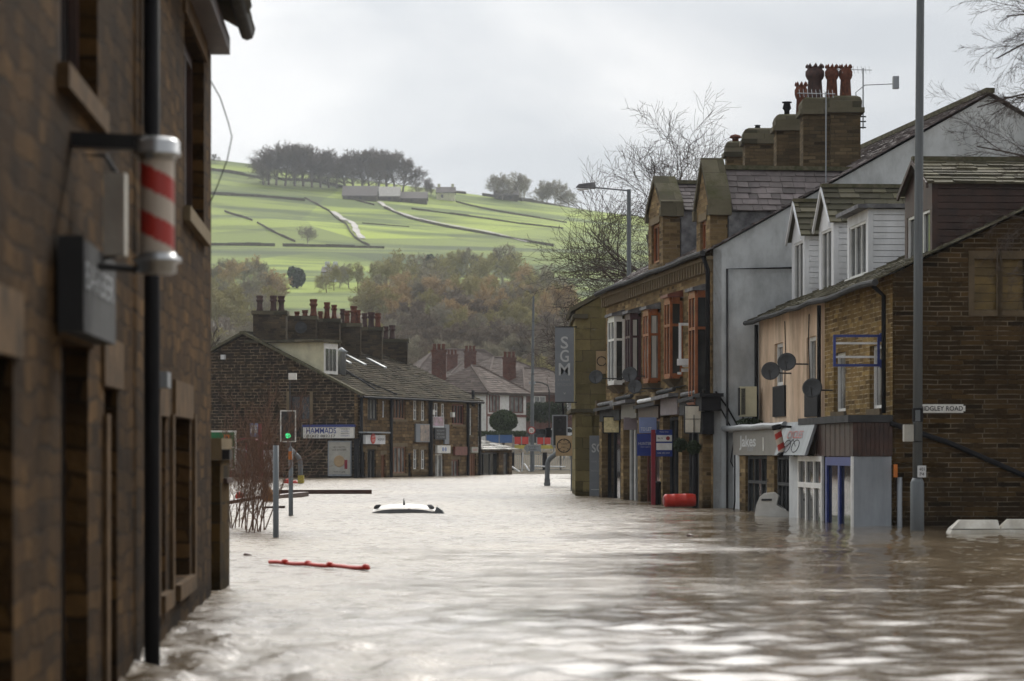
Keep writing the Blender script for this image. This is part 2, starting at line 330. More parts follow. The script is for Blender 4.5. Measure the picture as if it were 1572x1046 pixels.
K['bluesign'] = plain('blue_sign', (.012, .035, .22), .4, .06, 2)
K['paleblue'] = plain('pale_blue_sign', (.22, .28, .48), .4, .1, 2)
K['red'] = plain('red_plastic', (.55, .035, .02), .38, .12, 3)
K['darkred'] = plain('dark_red_paint', (.23, .012, .025), .4, .12, 3)
K['barred'] = plain('barber_red', (.40, .035, .025), .4, .08, 3)
K['barwhite'] = plain('barber_white', (.50, .43, .36), .45, .08, 3)
K['signgrey'] = plain('grey_sign', (.205, .225, .25), .5, .08, 2)
K['fascia'] = plain('taupe_fascia', (.19, .18, .165), .5, .08, 2)
K['sgmtxt'] = plain('pale_grey_lettering', (.52, .54, .55), .6, .05, 2)
K['dimtxt'] = plain('dim_lettering', (.30, .32, .34), .6, .05, 2)
K['greyboard'] = plain('grey_board', (.34, .37, .41), .6, .08, 1.5, streak=True, dirt=(.20, .22, .24), grime=.15)
K['yellow'] = plain('yellow_paint', (.42, .34, .05), .6, .2, 4)
K['orangepl'] = plain('orange_plastic', (.55, .16, .02), .5, .15, 4)
K['green'] = plain('green_sign', (.012, .14, .05), .45, .08, 2)
K['buff'] = plain('buff_board', (.40, .29, .17), .6, .1, 2)
K['ink'] = plain('black_ink', (.01, .01, .01), .6, .1, 2)
K['pot'] = plain('clay_pot', (.15, .055, .033), .85, .3, 5, spec=.15, dirt=(.05, .028, .022))
K['potdark'] = plain('sooty_clay_pot', (.075, .038, .032), .85, .35, 4, dirt=(.03, .024, .024))
K['dish'] = plain('dark_dish_mesh', (.055, .058, .062), .55, .15, 5)
K['concrete'] = plain('pale_concrete', (.40, .39, .35), .8, .15, 2, bump=.2)
K['sandstone'] = plain('dressed_sandstone', (.17, .13, .08), .85, .18, 2, bump=.3, dirt=(.14, .11, .065), spec=.12)
K['sanddark'] = plain('sooty_sandstone', (.12, .09, .055), .85, .25, 2, bump=.3, spec=.12)
K['plastic'] = plain('white_barrier_plastic', (.66, .65, .60), .5, .10, 2, dirt=(.42, .38, .30), grime=.25)
K['timber'] = plain('wet_brown_timber', (.075, .032, .022), .45, .3, 4)
K['ply'] = plain('broken_plywood', (.28, .14, .055), .7, .3, 4, streak=True)
K['bark'] = plain('grey_bark', (.075, .06, .05), .9, .3, 5)
K['twig'] = plain('brown_twig', (.062, .045, .037), .9, .25, 5)
K['rusttwig'] = plain('rusty_twig', (.16, .095, .065), .9, .3, 5)
K['twigpale'] = plain('pale_bark', (.20, .175, .155), .85, .3, 5)
K['curtain'] = plain('net_curtain', (.50, .49, .46), .9, .12, 8, streak=True)
def glass(name, col, rough=.06):
    m, t, b = mat0(name, rough, .6); b.inputs['Base Color'].default_value = c4(col)
    tcn = N(t, 'ShaderNodeTexCoord'); n = N(t, 'ShaderNodeTexNoise', i_Scale=1.3, i_Detail=3.0); L(t, tcn.outputs['UV'], n.inputs[0])
    r = N(t, 'ShaderNodeValToRGB'); L(t, n.outputs['Fac'], r.inputs[0]); r.color_ramp.elements[0].position = .35; r.color_ramp.elements[1].position = .65
    r.color_ramp.elements[0].color = c4([x * .5 for x in col]); r.color_ramp.elements[1].color = c4([x * 1.4 for x in col]); L(t, r.outputs[0], b.inputs['Base Color'])
    bp = N(t, 'ShaderNodeBump', i_Strength=.12, i_Distance=.02); L(t, n.outputs['Fac'], bp.inputs['Height']); L(t, bp.outputs[0], b.inputs['Normal'])
    return m
K['glass'] = glass('window_glass', (.030, .034, .036))
K['glassw'] = glass('curtained_glass', (.19, .19, .18), .12)
K['glassd'] = glass('dark_shop_glass', (.018, .020, .022))
def emis(name, col, s):
    m, t, b = mat0(name, .4); b.inputs['Base Color'].default_value = c4(col); b.inputs['Emission Color'].default_value = c4(col); b.inputs['Emission Strength'].default_value = s; return m
K['lampgreen'] = emis('green_signal_light', (.05, .9, .3), 1.3)
K['lit'] = emis('lit_sign_panel', (.75, .62, .36), .45)

def text(s, org, right, up, w_, h_, m, parent, name='lettering', th=.006, bold=0):
    """lettering that fits a w_ by h_ rectangle, lower left corner at org"""
    cu = bpy.data.curves.new(name, 'FONT'); cu.body = s; cu.size = 1; cu.resolution_u = 3; cu.offset = bold
    to = bpy.data.objects.new(name + '_tmp', cu); C.objects.link(to)
    dg = bpy.context.evaluated_depsgraph_get(); me = bpy.data.meshes.new_from_object(to.evaluated_get(dg))
    bpy.data.objects.remove(to); bpy.data.curves.remove(cu)
    co = np.empty(len(me.vertices) * 3); me.vertices.foreach_get('co', co); co = co.reshape(-1, 3)
    mn, mx = co.min(0), co.max(0); fs = [tuple(p.vertices) for p in me.polygons]; bpy.data.meshes.remove(me)
    right, up, org = V(right).normalized(), V(up).normalized(), V(org); nn = right.cross(up)
    pts = [org + right * ((q[0] - mn[0]) / (mx[0] - mn[0]) * w_) + up * ((q[1] - mn[1]) / (mx[1] - mn[1]) * h_) + nn * th for q in co]
    mb = MB(); mb.add(pts, fs)
    return mb.build(name, m, parent)
X3, Z3 = V((1, 0, 0)), V((0, 0, 1))
def window(fr, u0, u1, z0, z1, parent, fm='upvc', cols=1, rows=1, rec=.1, w_=.05, pane='glass', sill=None, name='window', curtain=False, transom=None):
    mb = MB(); a, b = -rec, -rec + .05
    mb.box(fr, u0, u0 + w_, z0, z1, a, b); mb.box(fr, u1 - w_, u1, z0, z1, a, b)
    mb.box(fr, u0 + w_, u1 - w_, z0, z0 + w_, a, b); mb.box(fr, u0 + w_, u1 - w_, z1 - w_, z1, a, b)
    for i in range(1, cols):
        c = u0 + (u1 - u0) * i / cols; mb.box(fr, c - w_ / 2, c + w_ / 2, z0 + w_, z1 - w_, a, b - .004)
    zs = [z0 + (z1 - z0) * i / rows for i in range(1, rows)] if transom is None else [z0 + (z1 - z0) * transom]
    for c in zs: mb.box(fr, u0 + w_, u1 - w_, c - w_ / 2, c + w_ / 2, a, b + .004)
    o = mb.build(name, K[fm], parent)
    g = MB(); g.box(fr, u0 - .03, u1 + .03, z0 - .03, z1 + .03, a - .04, a - .005); g.build('pane', K[pane], o)
    if curtain:
        cc = MB(); cc.box(fr, u0 + w_, u0 + w_ + (u1 - u0) * .22, z0 + w_, z1 - w_, a - .004, a + .004); cc.build('curtain', K['curtain'], o)
    if sill:
        q = MB(); q.box(fr, u0 - .1, u1 + .1, z0 - .13, z0 - .002, -.12, .06); q.build('sill', K[sill], o)
    return o
def pipe(pts, r, parent, name='downpipe', m='blackpl', n=8):
    mb = MB(); mb.smooth = True; mb.tube(pts, r, n); 
    return mb.build(name, K[m], parent)
# ---------------------------------------------------------------- terrain and water
PROF = [(-3000, -1.2), (140, -1.2), (165, -.6), (173, 0.0), (180, .35), (190, 1.0), (200, 1.7), (220, 2.4), (260, 4.5), (300, 8), (400, 17), (500, 27), (600, 37), (700, 47),
        (800, 59), (900, 73), (1000, 89), (1100, 107), (1200, 124), (1260, 129), (1400, 130), (4000, 118)]
_px, _pz = [a for a, b in PROF], [b for a, b in PROF]
def terr(x, y):
    z = float(np.interp(y, _px, _pz))
    if y > 500:
        r = 136 - (min(max(x, -700), 420) + 140) * .13
        z *= 1 + (r / 124 - 1) * min(1, (y - 500) / 700)
        z += noise.noise(V((x * .012, y * .012, 3))) * 2.2 * min(1, (y - 500) / 200)
    elif y > 260:
        z += noise.noise(V((x * .03, y * .03, 7))) * .8
    return z
def hit(px, py, y0=175, y1=1330):
    k = (px - 786) / F; e_ = (695 - py) / F; y = y0
    while y < y1:
        if terr(k * y, y) >= H + e_ * y: return V((k * y, y, terr(k * y, y)))
        y += 2.5
    return V((k * 1230, 1230, terr(k * 1230, 1230)))
mb = MB(); mb.smooth = True
xs = sorted(set([-2500, -1500, -1000, -700, -550] + list(range(-450, 451, 15)) + [550, 700, 1000, 1500, 2500]))
ys = sorted(set([-800, -200, -50, 50, 120, 140, 150, 158] + list(range(165, 200, 4)) + list(range(200, 320, 8)) + list(range(320, 1300, 12)) + [1320, 1360, 1420, 1500, 1700, 2000, 2600, 4000]))
vv = [(x, y, terr(x, y)) for y in ys for x in xs]; nx = len(xs)
mb.add(vv, [(j * nx + i, j * nx + i + 1, (j + 1) * nx + i + 1, (j + 1) * nx + i) for j in range(len(ys) - 1) for i in range(nx - 1)])
m, t, b = mat0('grass_fields', .95, .15)
gm = N(t, 'ShaderNodeNewGeometry'); mpn = N(t, 'ShaderNodeMapping'); L(t, gm.outputs['Position'], mpn.inputs[0]); mpn.inputs['Scale'].default_value = (.007, .004, .0)
mpn.inputs['Rotation'].default_value = (0, 0, .25)
vo = N(t, 'ShaderNodeTexVoronoi', i_Scale=1.6); L(t, mpn.outputs[0], vo.inputs['Vector'])
vr = N(t, 'ShaderNodeValToRGB'); L(t, vo.outputs['Color'], vr.inputs[0]); e = vr.color_ramp.elements
e[0].position = .2; e[0].color = (.145, .185, .045, 1); e[1].position = .8; e[1].color = (.27, .34, .055, 1)
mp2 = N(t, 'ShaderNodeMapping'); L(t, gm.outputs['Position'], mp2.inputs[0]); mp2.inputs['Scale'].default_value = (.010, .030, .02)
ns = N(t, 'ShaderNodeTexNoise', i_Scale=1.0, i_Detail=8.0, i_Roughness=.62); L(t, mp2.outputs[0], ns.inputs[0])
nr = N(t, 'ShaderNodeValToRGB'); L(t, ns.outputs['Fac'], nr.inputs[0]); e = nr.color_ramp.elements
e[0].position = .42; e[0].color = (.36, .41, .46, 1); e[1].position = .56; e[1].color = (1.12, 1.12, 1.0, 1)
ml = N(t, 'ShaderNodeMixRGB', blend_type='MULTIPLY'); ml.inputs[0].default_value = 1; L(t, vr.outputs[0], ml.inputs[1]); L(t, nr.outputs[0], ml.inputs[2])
sx = N(t, 'ShaderNodeSeparateXYZ'); L(t, gm.outputs['Position'], sx.inputs[0])
mr = N(t, 'ShaderNodeMapRange'); L(t, sx.outputs['Y'], mr.inputs[0]); mr.inputs['From Min'].default_value = 430; mr.inputs['From Max'].default_value = 600
rr = N(t, 'ShaderNodeMath', operation='SUBTRACT'); L(t, mr.outputs[0], rr.inputs[0])
nn2 = N(t, 'ShaderNodeTexNoise', i_Scale=.02, i_Detail=5.0); L(t, gm.outputs['Position'], nn2.inputs[0]); L(t, nn2.outputs['Fac'], rr.inputs[1])
r3 = N(t, 'ShaderNodeMapRange'); L(t, rr.outputs[0], r3.inputs[0]); r3.inputs['From Min'].default_value = -.15; r3.inputs['From Max'].default_value = .15
mw = N(t, 'ShaderNodeMixRGB'); L(t, r3.outputs[0], mw.inputs[0]); mw.inputs[1].default_value = (.085, .07, .045, 1); L(t, ml.outputs[0], mw.inputs[2])
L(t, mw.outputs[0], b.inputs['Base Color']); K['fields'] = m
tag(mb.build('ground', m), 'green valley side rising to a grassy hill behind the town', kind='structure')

# flood water: real waves near the lens, finer ripples by bump
rng = np.random.RandomState(4)
wx = np.concatenate([[-400, -120, -60, -40], np.linspace(-30, 32, 860), [42, 60, 120, 400]])
wy = [6.5]
while wy[-1] < 176: wy.append(wy[-1] + max(.055, .0048 * wy[-1]))
wy = np.array([-300, -60, -10, 2] + wy + [185.0])
X_, Y_ = np.meshgrid(wx, wy); Z_ = np.zeros_like(X_)
for k in range(90):
    lam = rng.choice([.20, .26, .34, .44, .58, .78, 1.1]) * rng.uniform(.85, 1.15); th = rng.uniform(0, math.pi)
    kx, ky = 2 * math.pi / lam * math.cos(th), 2 * math.pi / lam * math.sin(th)
    amp = .0056 * lam ** .9 * (.5 if lam > 1.5 else 1)
    fade = np.clip(1.35 - Y_ * .0048 * 3.0 / lam, 0, 1)
    Z_ += amp * fade * np.sin(kx * X_ + ky * Y_ + rng.uniform(0, 6.28))
# wind patches: rougher and calmer water
pat = np.zeros_like(X_)
for k in range(14):
    a = rng.uniform(.05, .28, 2) * rng.choice([-1, 1], 2); pat += np.sin(a[0] * X_ + a[1] * Y_ * .7 + rng.uniform(0, 6.28))
Z_ *= np.clip(.85 + .22 * pat, .35, 1.6)
Z_ *= 1 - np.clip((X_ + 1.5 + .5 * pat) / 3.5, 0, 1) * np.interp(Y_, [0, 30, 40, 46, 56, 70], [.22, .24, .34, .55, .5, 0])
Z_[:4] = 0; Z_[-2:] = 0; Z_[:, :4] = 0; Z_[:, -4:] = 0
me = bpy.data.meshes.new('flood_water'); ny, nx = X_.shape
me.vertices.add(nx * ny); me.vertices.foreach_set('co', np.stack([X_, Y_, Z_], -1).ravel())
ii, jj = np.meshgrid(np.arange(nx - 1), np.arange(ny - 1)); a = (jj * nx + ii).ravel()
q = np.stack([a, a + 1, a + nx + 1, a + nx], -1).ravel(); nf = len(a)
me.loops.add(nf * 4); me.loops.foreach_set('vertex_index', q); me.polygons.add(nf)
me.polygons.foreach_set('loop_start', np.arange(nf) * 4); me.polygons.foreach_set('loop_total', np.full(nf, 4)); me.polygons.foreach_set('use_smooth', np.ones(nf, bool))
me.update(); me.validate()
wo = bpy.data.objects.new('flood_water', me); C.objects.link(wo)
m, t, b = mat0('muddy_flood_water', .07, .75); b.inputs['IOR'].default_value = 1.38
gm = N(t, 'ShaderNodeNewGeometry')
n1 = N(t, 'ShaderNodeTexNoise', i_Scale=.18, i_Detail=4.0); mpw = N(t, 'ShaderNodeMapping'); L(t, gm.outputs['Position'], mpw.inputs[0]); mpw.inputs['Scale'].default_value = (1, .55, 1); L(t, mpw.outputs[0], n1.inputs[0])
r = N(t, 'ShaderNodeValToRGB'); L(t, n1.outputs['Fac'], r.inputs[0]); e = r.color_ramp.elements
e[0].position = .35; e[0].color = (.10, .072, .045, 1); e[1].position = .65; e[1].color = (.21, .165, .11, 1); L(t, r.outputs[0], b.inputs['Base Color'])
mpb = N(t, 'ShaderNodeMapping'); L(t, gm.outputs['Position'], mpb.inputs[0]); mpb.inputs['Scale'].default_value = (1.0, 1.5, 1)
nb = N(t, 'ShaderNodeTexNoise', i_Scale=5.0, i_Detail=5.0, i_Roughness=.6); L(t, mpb.outputs[0], nb.inputs[0])
n3 = N(t, 'ShaderNodeTexNoise', i_Scale=.9, i_Detail=2.0); L(t, mpb.outputs[0], n3.inputs[0])
adn = N(t, 'ShaderNodeMath', operation='MULTIPLY_ADD'); L(t, n3.outputs['Fac'], adn.inputs[0]); adn.inputs[1].default_value = 2.0; L(t, nb.outputs['Fac'], adn.inputs[2])
bp = N(t, 'ShaderNodeBump', i_Strength=1.0, i_Distance=.020); L(t, adn.outputs[0], bp.inputs['Height']); L(t, bp.outputs[0], b.inputs['Normal'])
# wind roughened water against calmer lee patches (calmer in the lee of the houses on the right)
sxy = N(t, 'ShaderNodeSeparateXYZ'); L(t, gm.outputs['Position'], sxy.inputs[0])
wn = N(t, 'ShaderNodeTexNoise', i_Scale=.16, i_Detail=5.0, i_Roughness=.6); mpc = N(t, 'ShaderNodeMapping'); L(t, gm.outputs['Position'], mpc.inputs[0]); mpc.inputs['Scale'].default_value = (.7, .7, 1); mpc.inputs['Location'].default_value = (3, 8, 0); L(t, mpc.outputs[0], wn.inputs[0])
f1 = N(t, 'ShaderNodeMath', operation='MULTIPLY_ADD'); L(t, sxy.outputs['X'], f1.inputs[0]); f1.inputs[1].default_value = -.12; f1.inputs[2].default_value = .06
f2 = N(t, 'ShaderNodeMapRange'); L(t, sxy.outputs['Y'], f2.inputs[0]); f2.inputs['From Min'].default_value = 38; f2.inputs['From Max'].default_value = 60; f2.inputs['To Min'].default_value = 0; f2.inputs['To Max'].default_value = .55
f3 = N(t, 'ShaderNodeMath', operation='ADD'); L(t, f1.outputs[0], f3.inputs[0]); L(t, f2.outputs[0], f3.inputs[1])
f4 = N(t, 'ShaderNodeMath', operation='MULTIPLY_ADD'); L(t, wn.outputs['Fac'], f4.inputs[0]); f4.inputs[1].default_value = 2.4; L(t, f3.outputs[0], f4.inputs[2])
f5 = N(t, 'ShaderNodeMapRange', interpolation_type='SMOOTHSTEP'); L(t, f4.outputs[0], f5.inputs[0]); f5.inputs['From Min'].default_value = .95; f5.inputs['From Max'].default_value = 1.5; f5.inputs['To Min'].default_value = .05; f5.inputs['To Max'].default_value = .42
fr_ = N(t, 'ShaderNodeTexNoise', i_Scale=2.6, i_Detail=5.0, i_Roughness=.65); L(t, gm.outputs['Position'], fr_.inputs[0])
fr2 = N(t, 'ShaderNodeMapRange'); L(t, fr_.outputs['Fac'], fr2.inputs[0]); fr2.inputs['From Min'].default_value = .36; fr2.inputs['From Max'].default_value = .6; fr2.inputs['To Min'].default_value = .3; fr2.inputs['To Max'].default_value = 1.0
fr3_ = N(t, 'ShaderNodeMath', operation='MULTIPLY'); L(t, f5.outputs[0], fr3_.inputs[0]); L(t, fr2.outputs[0], fr3_.inputs[1])
L(t, fr3_.outputs[0], b.inputs['Roughness'])
f6 = N(t, 'ShaderNodeMapRange'); L(t, f5.outputs[0], f6.inputs[0]); f6.inputs['From Min'].default_value = .05; f6.inputs['From Max'].default_value = .42; f6.inputs['To Min'].default_value = .009; f6.inputs['To Max'].default_value = .06
L(t, f6.outputs[0], bp.inputs['Distance'])
me.materials.append(m); tag(wo, 'brown flood water covering the street', kind='structure')

# ---------------------------------------------------------------- bare trees
def rvec(rnd): return V((rnd.gauss(0, 1), rnd.gauss(0, 1), rnd.gauss(0, 1)))
def grow(rnd, tr, tw, p, d, ln, r, lv, maxlv, nch, twr, up=.12, ang=(30, 58), lf=(.55, .8), t0=.3, wig=.14, sides=(7, 5, 4, 3, 3, 3), droop=0):
    nseg = 5 if lv == 0 else (4 if lv < 3 else 3); pts = [V(p)]; dd = V(d).normalized(); rs = [r]
    for i in range(nseg):
        dd = (dd + rvec(rnd) * wig * (.5 if lv == 0 else 1) + V((0, 0, up - droop * (lv > 0)))).normalized()
        pts.append(pts[-1] + dd * ln / nseg); rs.append(max(twr * .8, r * (1 - .72 * (i + 1) / nseg)))
    (tr if lv == 0 else tw).tube(pts, rs, sides[lv], cap=lv < 1)
    if lv >= maxlv: return
    n = nch[lv]
    for i in range(n):
        t = t0 + (1 - t0) * (i + rnd.random() * .8) / n; k = t * nseg; j = min(nseg - 1, int(k)); q = pts[j].lerp(pts[j + 1], k - j)
        ax = (pts[j + 1] - pts[j]).normalized(); per = ax.cross(rvec(rnd)).normalized(); a = R(rnd.uniform(*ang))
        nd = ax * math.cos(a) + per * math.sin(a)
        grow(rnd, tr, tw, q, nd, ln * rnd.uniform(*lf) * (1 - .35 * t), max(twr, rs[j] * .55), lv + 1, maxlv, nch, twr, up, ang, lf, .15, wig, sides, droop)
def tree(name, label, cat, loc, seed, h, tr_r, nch, maxlv, twr, trunk_m, twig_m, group=None, **kw):
    rnd = random.Random(seed); root = thing(name, label, cat, loc, group); a, b = MB(), MB()
    a.smooth = True
    grow(rnd, a, b, loc, (0, 0, 1), h, tr_r, 0, maxlv, nch, twr, **kw)
    a.build('trunk', K[trunk_m], root); b.build('crown', K[twig_m], root); return root
def leafclump(mb, rnd, c, rx, ry, rz, n, s, lump=.25):
    c = V(c); blobs = [(V((rnd.uniform(-.6, .6) * rx, rnd.uniform(-.6, .6) * ry, rnd.uniform(-.5, .6) * rz)), rnd.uniform(.4, .7)) for _ in range(9)]
    for _ in range(n):
        b_, f = rnd.choice(blobs) if rnd.random() < lump * 2.4 else (V((0, 0, 0)), .93)
        v = rvec(rnd).normalized() * (rnd.random() ** .35); p = c + V((b_.x + v.x * rx * f, b_.y + v.y * ry * f, b_.z + v.z * rz * f))
        a = rvec(rnd).normalized() * s * rnd.uniform(.5, 1.2); q = a.cross(rvec(rnd)).normalized() * s * rnd.uniform(.4, .8)
        mb.quad(p - a, p + q, p + a, p - q)
K['leafdark'] = plain('dark_evergreen_leaves', (.035, .055, .022), .8, .3, 1, island=.5)
K['leafbush'] = plain('clipped_bush_leaves', (.045, .07, .02), .8, .3, 1, island=.5)
K['twfar_a'] = plain('grey_brown_wood', (.31, .28, .20), 1, .2, .1, island=.25)
K['twfar_b'] = plain('olive_wood', (.36, .32, .14), 1, .2, .1, island=.25)
K['twfar_c'] = plain('reddish_wood', (.22, .175, .125), 1, .2, .1, island=.25)
K['twfar_d'] = plain('tan_wood', (.46, .34, .18), 1, .2, .1, island=.25)
K['twfar_e'] = plain('dark_ridge_wood', (.15, .12, .09), 1, .2, .1, island=.25)
def far_proto(seed, h, mk, nch=(11, 7, 6, 4), twr=.035, up=.10, name='bare_tree', **kw):
    rnd = random.Random(seed); root = thing(name, 'x', 'tree', (0, 0, 0)); a, b = MB(), MB()
    grow(rnd, a, b, (0, 0, -.5), (0, 0, 1), h * .62, h * .022, 0, len(nch), nch, twr, up=up, ang=(28, 66), lf=(.5, .8), t0=.16, sides=(5, 3, 3, 3, 3, 3), **kw)
    a.build('trunk', K[mk], root); b.build('crown', K[mk], root); return root
rnd = random.Random(77)
protos = {}
for key, mk, h in (('a', 'twfar_a', 12), ('b', 'twfar_b', 11), ('c', 'twfar_c', 9), ('d', 'twfar_d', 11), ('e', 'twfar_e', 15)):
    protos[key] = [far_proto(10 + i + ord(key), h, mk, twr=.045 if key != 'e' else .045) for i in range(3)]
used = set()
def plant(key, px, py, hpx, label, group, wide=1.0, D=None):
    base = hit(px, py) if D is None else V(((px - 786) * D / F, D, terr((px - 786) * D / F, D)))
    i = rnd.randrange(3); pr = protos[key][i]; h0 = {'a': 12, 'b': 11, 'c': 9, 'd': 11, 'e': 15}[key]
    s = hpx * base.y / F / h0 * 1.02
    if (key, i) not in used:
        used.add((key, i)); o = pr; o.location = base; o['label'] = label; o['group'] = group; o.scale = (s * wide, s * wide, s); o.rotation_euler.z = rnd.random() * 6
    else: o = dup(pr, base, label, group, rnd.random() * 6, (s * wide, s * wide, s))
    return o
WL = 'bare brown tree in the misty wood across the lower hillside'; WG = 'trees of the hillside wood'
# ridge clump and others
for px, hp in ((404, 40), (412, 52), (424, 62), (437, 58), (452, 64), (466, 60), (479, 56), (492, 60), (505, 56), (517, 50), (530, 46), (543, 48), (556, 58), (568, 56), (581, 60), (594, 62), (607, 56), (618, 50)):
    plant('e', px, 284 + (px - 404) * .05, hp + 16, 'tall bare tree in the dense clump on the skyline above the long barn', 'clump of trees on the skyline', 1.3)
for px, hp in ((638, 26), (655, 32), (662, 24)): plant('e', px, 300, hp, 'smaller bare tree beside the farmhouse on the ridge', 'trees beside the farmhouse', 1.1)
for px, hp, py in ((766, 42, 306), (771, 34, 307), (797, 44, 308), (806, 40, 308), (840, 40, 310), (851, 42, 311), (832, 34, 311), (872, 28, 312)):
    plant('a', px, py, hp + 6, 'bare tree in the thin row on the right of the skyline', 'row of trees on the right skyline', 1.15)
plant('e', 331, 252, 18, 'small lone bare tree on the far left of the skyline', None, 1.2)
plant('a', 472, 376, 34, 'faint lone bare tree standing in the green field', None, 1.2)
# wood across the lower slope, far rows first
rows = [(440, 322, 410, 'ad', 48, 12), (450, 490, 560, 'ab', 40, 12), (446, 575, 800, 'ab', 58, 17), (476, 322, 430, 'adb', 56, 13), (474, 570, 860, 'bad', 58, 17), (490, 560, 880, 'bda', 62, 17), (508, 320, 430, 'ab', 56, 20),
        (505, 600, 890, 'dbc', 62, 15), (525, 600, 900, 'cab', 50, 15), (545, 610, 900, 'cc', 46, 12), (565, 620, 900, 'ca', 48, 13), (590, 640, 900, 'cb', 46, 15), (560, 320, 400, 'ab', 60, 18), (528, 440, 600, 'ab', 46, 15)]
for py, x0, x1, kinds, hp, step in rows:
    px = x0 + rnd.uniform(0, step)
    while px < x1:
        plant(rnd.choice(kinds), px, py + rnd.uniform(-8, 8), hp * rnd.uniform(.75, 1.25), WL, WG, rnd.uniform(1.0, 1.35)); px += step * rnd.uniform(.7, 1.3)
# evergreens
def evergreen(px, py, wpx, hpx, label, seed):
    c = hit(px, py); s = c.y / F; root = thing('evergreen_tree', label, 'tree', c); m1 = MB(); m1.tube([c, c + V((0, 0, hpx * s * .5))], [.3, .15], 6); m1.build('trunk', K['bark'], root)
    m2 = MB(); leafclump(m2, random.Random(seed), c + V((0, 0, hpx * s * .5)), wpx * s * .5, wpx * s * .5, hpx * s * .5, 2600, .5); m2.build('crown', K['leafdark'], root)
evergreen(456, 443, 27, 33, 'small dark rounded evergreen tree alone in the field above the wood', 1)
evergreen(661, 432, 26, 42, 'taller dark evergreen tree rising among the bare trees of the wood', 2)
# undergrowth as one mass
ug = MB(); r2 = random.Random(3)
for _ in range(5200):
    px = r2.uniform(300, 930); py = r2.uniform(500, 640)
    D_ = r2.uniform(255, 520); x = (px - 786) * D_ / F
    if 440 < px < 560 and D_ > 420: continue
    p = V((x, D_, terr(x, D_))); hh = r2.uniform(.8, 3.2)
    for k in range(4):
        q = p + V((r2.uniform(-1, 1), r2.uniform(-1, 1), 0)); tpt = q + V((r2.uniform(-.8, .8), r2.uniform(-.8, .8), hh * r2.uniform(.6, 1.1)))
        ug.quad(q, q + V((.10, 0, 0)), tpt)
tag(ug.build('undergrowth', K['twfar_c']), 'brown winter scrub under the trees of the lower hillside', 'undergrowth', None, 'stuff')

# dry stone walls, tracks, barns
def field_wall(pts, label, h=1.5, wd=.7):
    h *= .5; wd *= .6
    P3 = []
    for (a, b) in zip(pts[:-1], pts[1:]):
        A_, B_ = hit(*a), hit(*b); n = max(2, int((B_ - A_).length / 8))
        for i in range(n): 
            x, y = A_.x + (B_.x - A_.x) * i / n, A_.y + (B_.y - A_.y) * i / n; P3.append(V((x, y, terr(x, y))))
    P3.append(hit(*pts[-1])); mb = MB()
    for a, b in zip(P3[:-1], P3[1:]):
        d = (b - a); s = V((-d.y, d.x, 0)).normalized() * wd / 2; dn, up = V((0, 0, -.6)), V((0, 0, h * random.Random(a.x).uniform(.75, 1.2)))
        if random.Random(a.x * 3).random() < .07: continue
        mb.hexa([a - s + dn, b - s + dn, b + s + dn, a + s + dn, a - s * .6 + up, b - s * .6 + up, b + s * .6 + up, a + s * .6 + up])
    tag(mb.build('dry_stone_wall', K['drystone']), label, 'field wall', 'dry stone walls on the hill')
field_wall([(322, 300), (400, 303), (468, 309)], 'dark dry stone wall across the upper left field below the skyline', 2.2, 1.0)
field_wall([(345, 326), (372, 334), (411, 353), (453, 372)], 'thin dry stone wall running diagonally down the left field')
field_wall([(322, 378), (378, 378), (422, 379)], 'short level dry stone wall at the bottom of the left field', 1.9)
field_wall([(434, 379), (500, 380), (590, 382)], 'level dry stone wall meeting the foot of the pale track', 1.9)
field_wall([(320, 262), (350, 266), (400, 275), (480, 280), (540, 292)], 'long dark wall just under the skyline at top left', 2.6, 1.5)
field_wall([(468, 305), (506, 326), (530, 344), (537, 356), (544, 366), (567, 379)], 'dry stone wall following the left side of the winding track')
field_wall([(545, 308), (590, 321), (628, 337), (720, 356), (790, 368), (850, 379)], 'long dry stone wall below the upper farm track', 1.7)
field_wall([(556, 344), (628, 349)], 'faint short wall in the middle of the brightest field', .9)
field_wall([(632, 322), (720, 333), (800, 345), (865, 352)], 'dry stone wall above the upper farm track', 1.3)
field_wall([(700, 311), (790, 330), (870, 343)], 'highest dry stone wall on the right of the hill', 1.6)
field_wall([(690, 296), (740, 301), (800, 309), (890, 318)], 'dark wall along the right skyline under the thin trees', 2.6, 1.5)
def track(pts, wd, label):
    P3 = [hit(*p) for p in pts]; mb = MB(); Q = []
    for a, b in zip(P3[:-1], P3[1:]):
        n = max(2, int((b - a).length / 4))
        for i in range(n): Q.append(a.lerp(b, i / n))
    Q.append(P3[-1])
    for i in range(len(Q) - 1):
        a, b = Q[i], Q[i + 1]; d = b - a; s = V((-d.y, d.x, 0)).normalized() * wd / 2 * (1 + .25 * math.sin(i * 1.3))
        c = [a - s, b - s, b + s, a + s]; mb.quad(*[V((q.x, q.y, terr(q.x, q.y) + .35)) for q in c])
    tag(mb.build('track', K['track']), label, None, None, 'structure')
K['track'] = plain('wet_pale_track', (.24, .22, .19), .6, .3, .08)
track([(510, 326), (520, 333), (529, 339), (538, 341), (544, 347), (547, 357), (556, 368)], 2.3, 'pale wet track winding down the hill')
track([(582, 311), (590, 318), (605, 326), (643, 337), (690, 347), (739, 355), (811, 373)], 2.0, 'pale farm track crossing the hill')
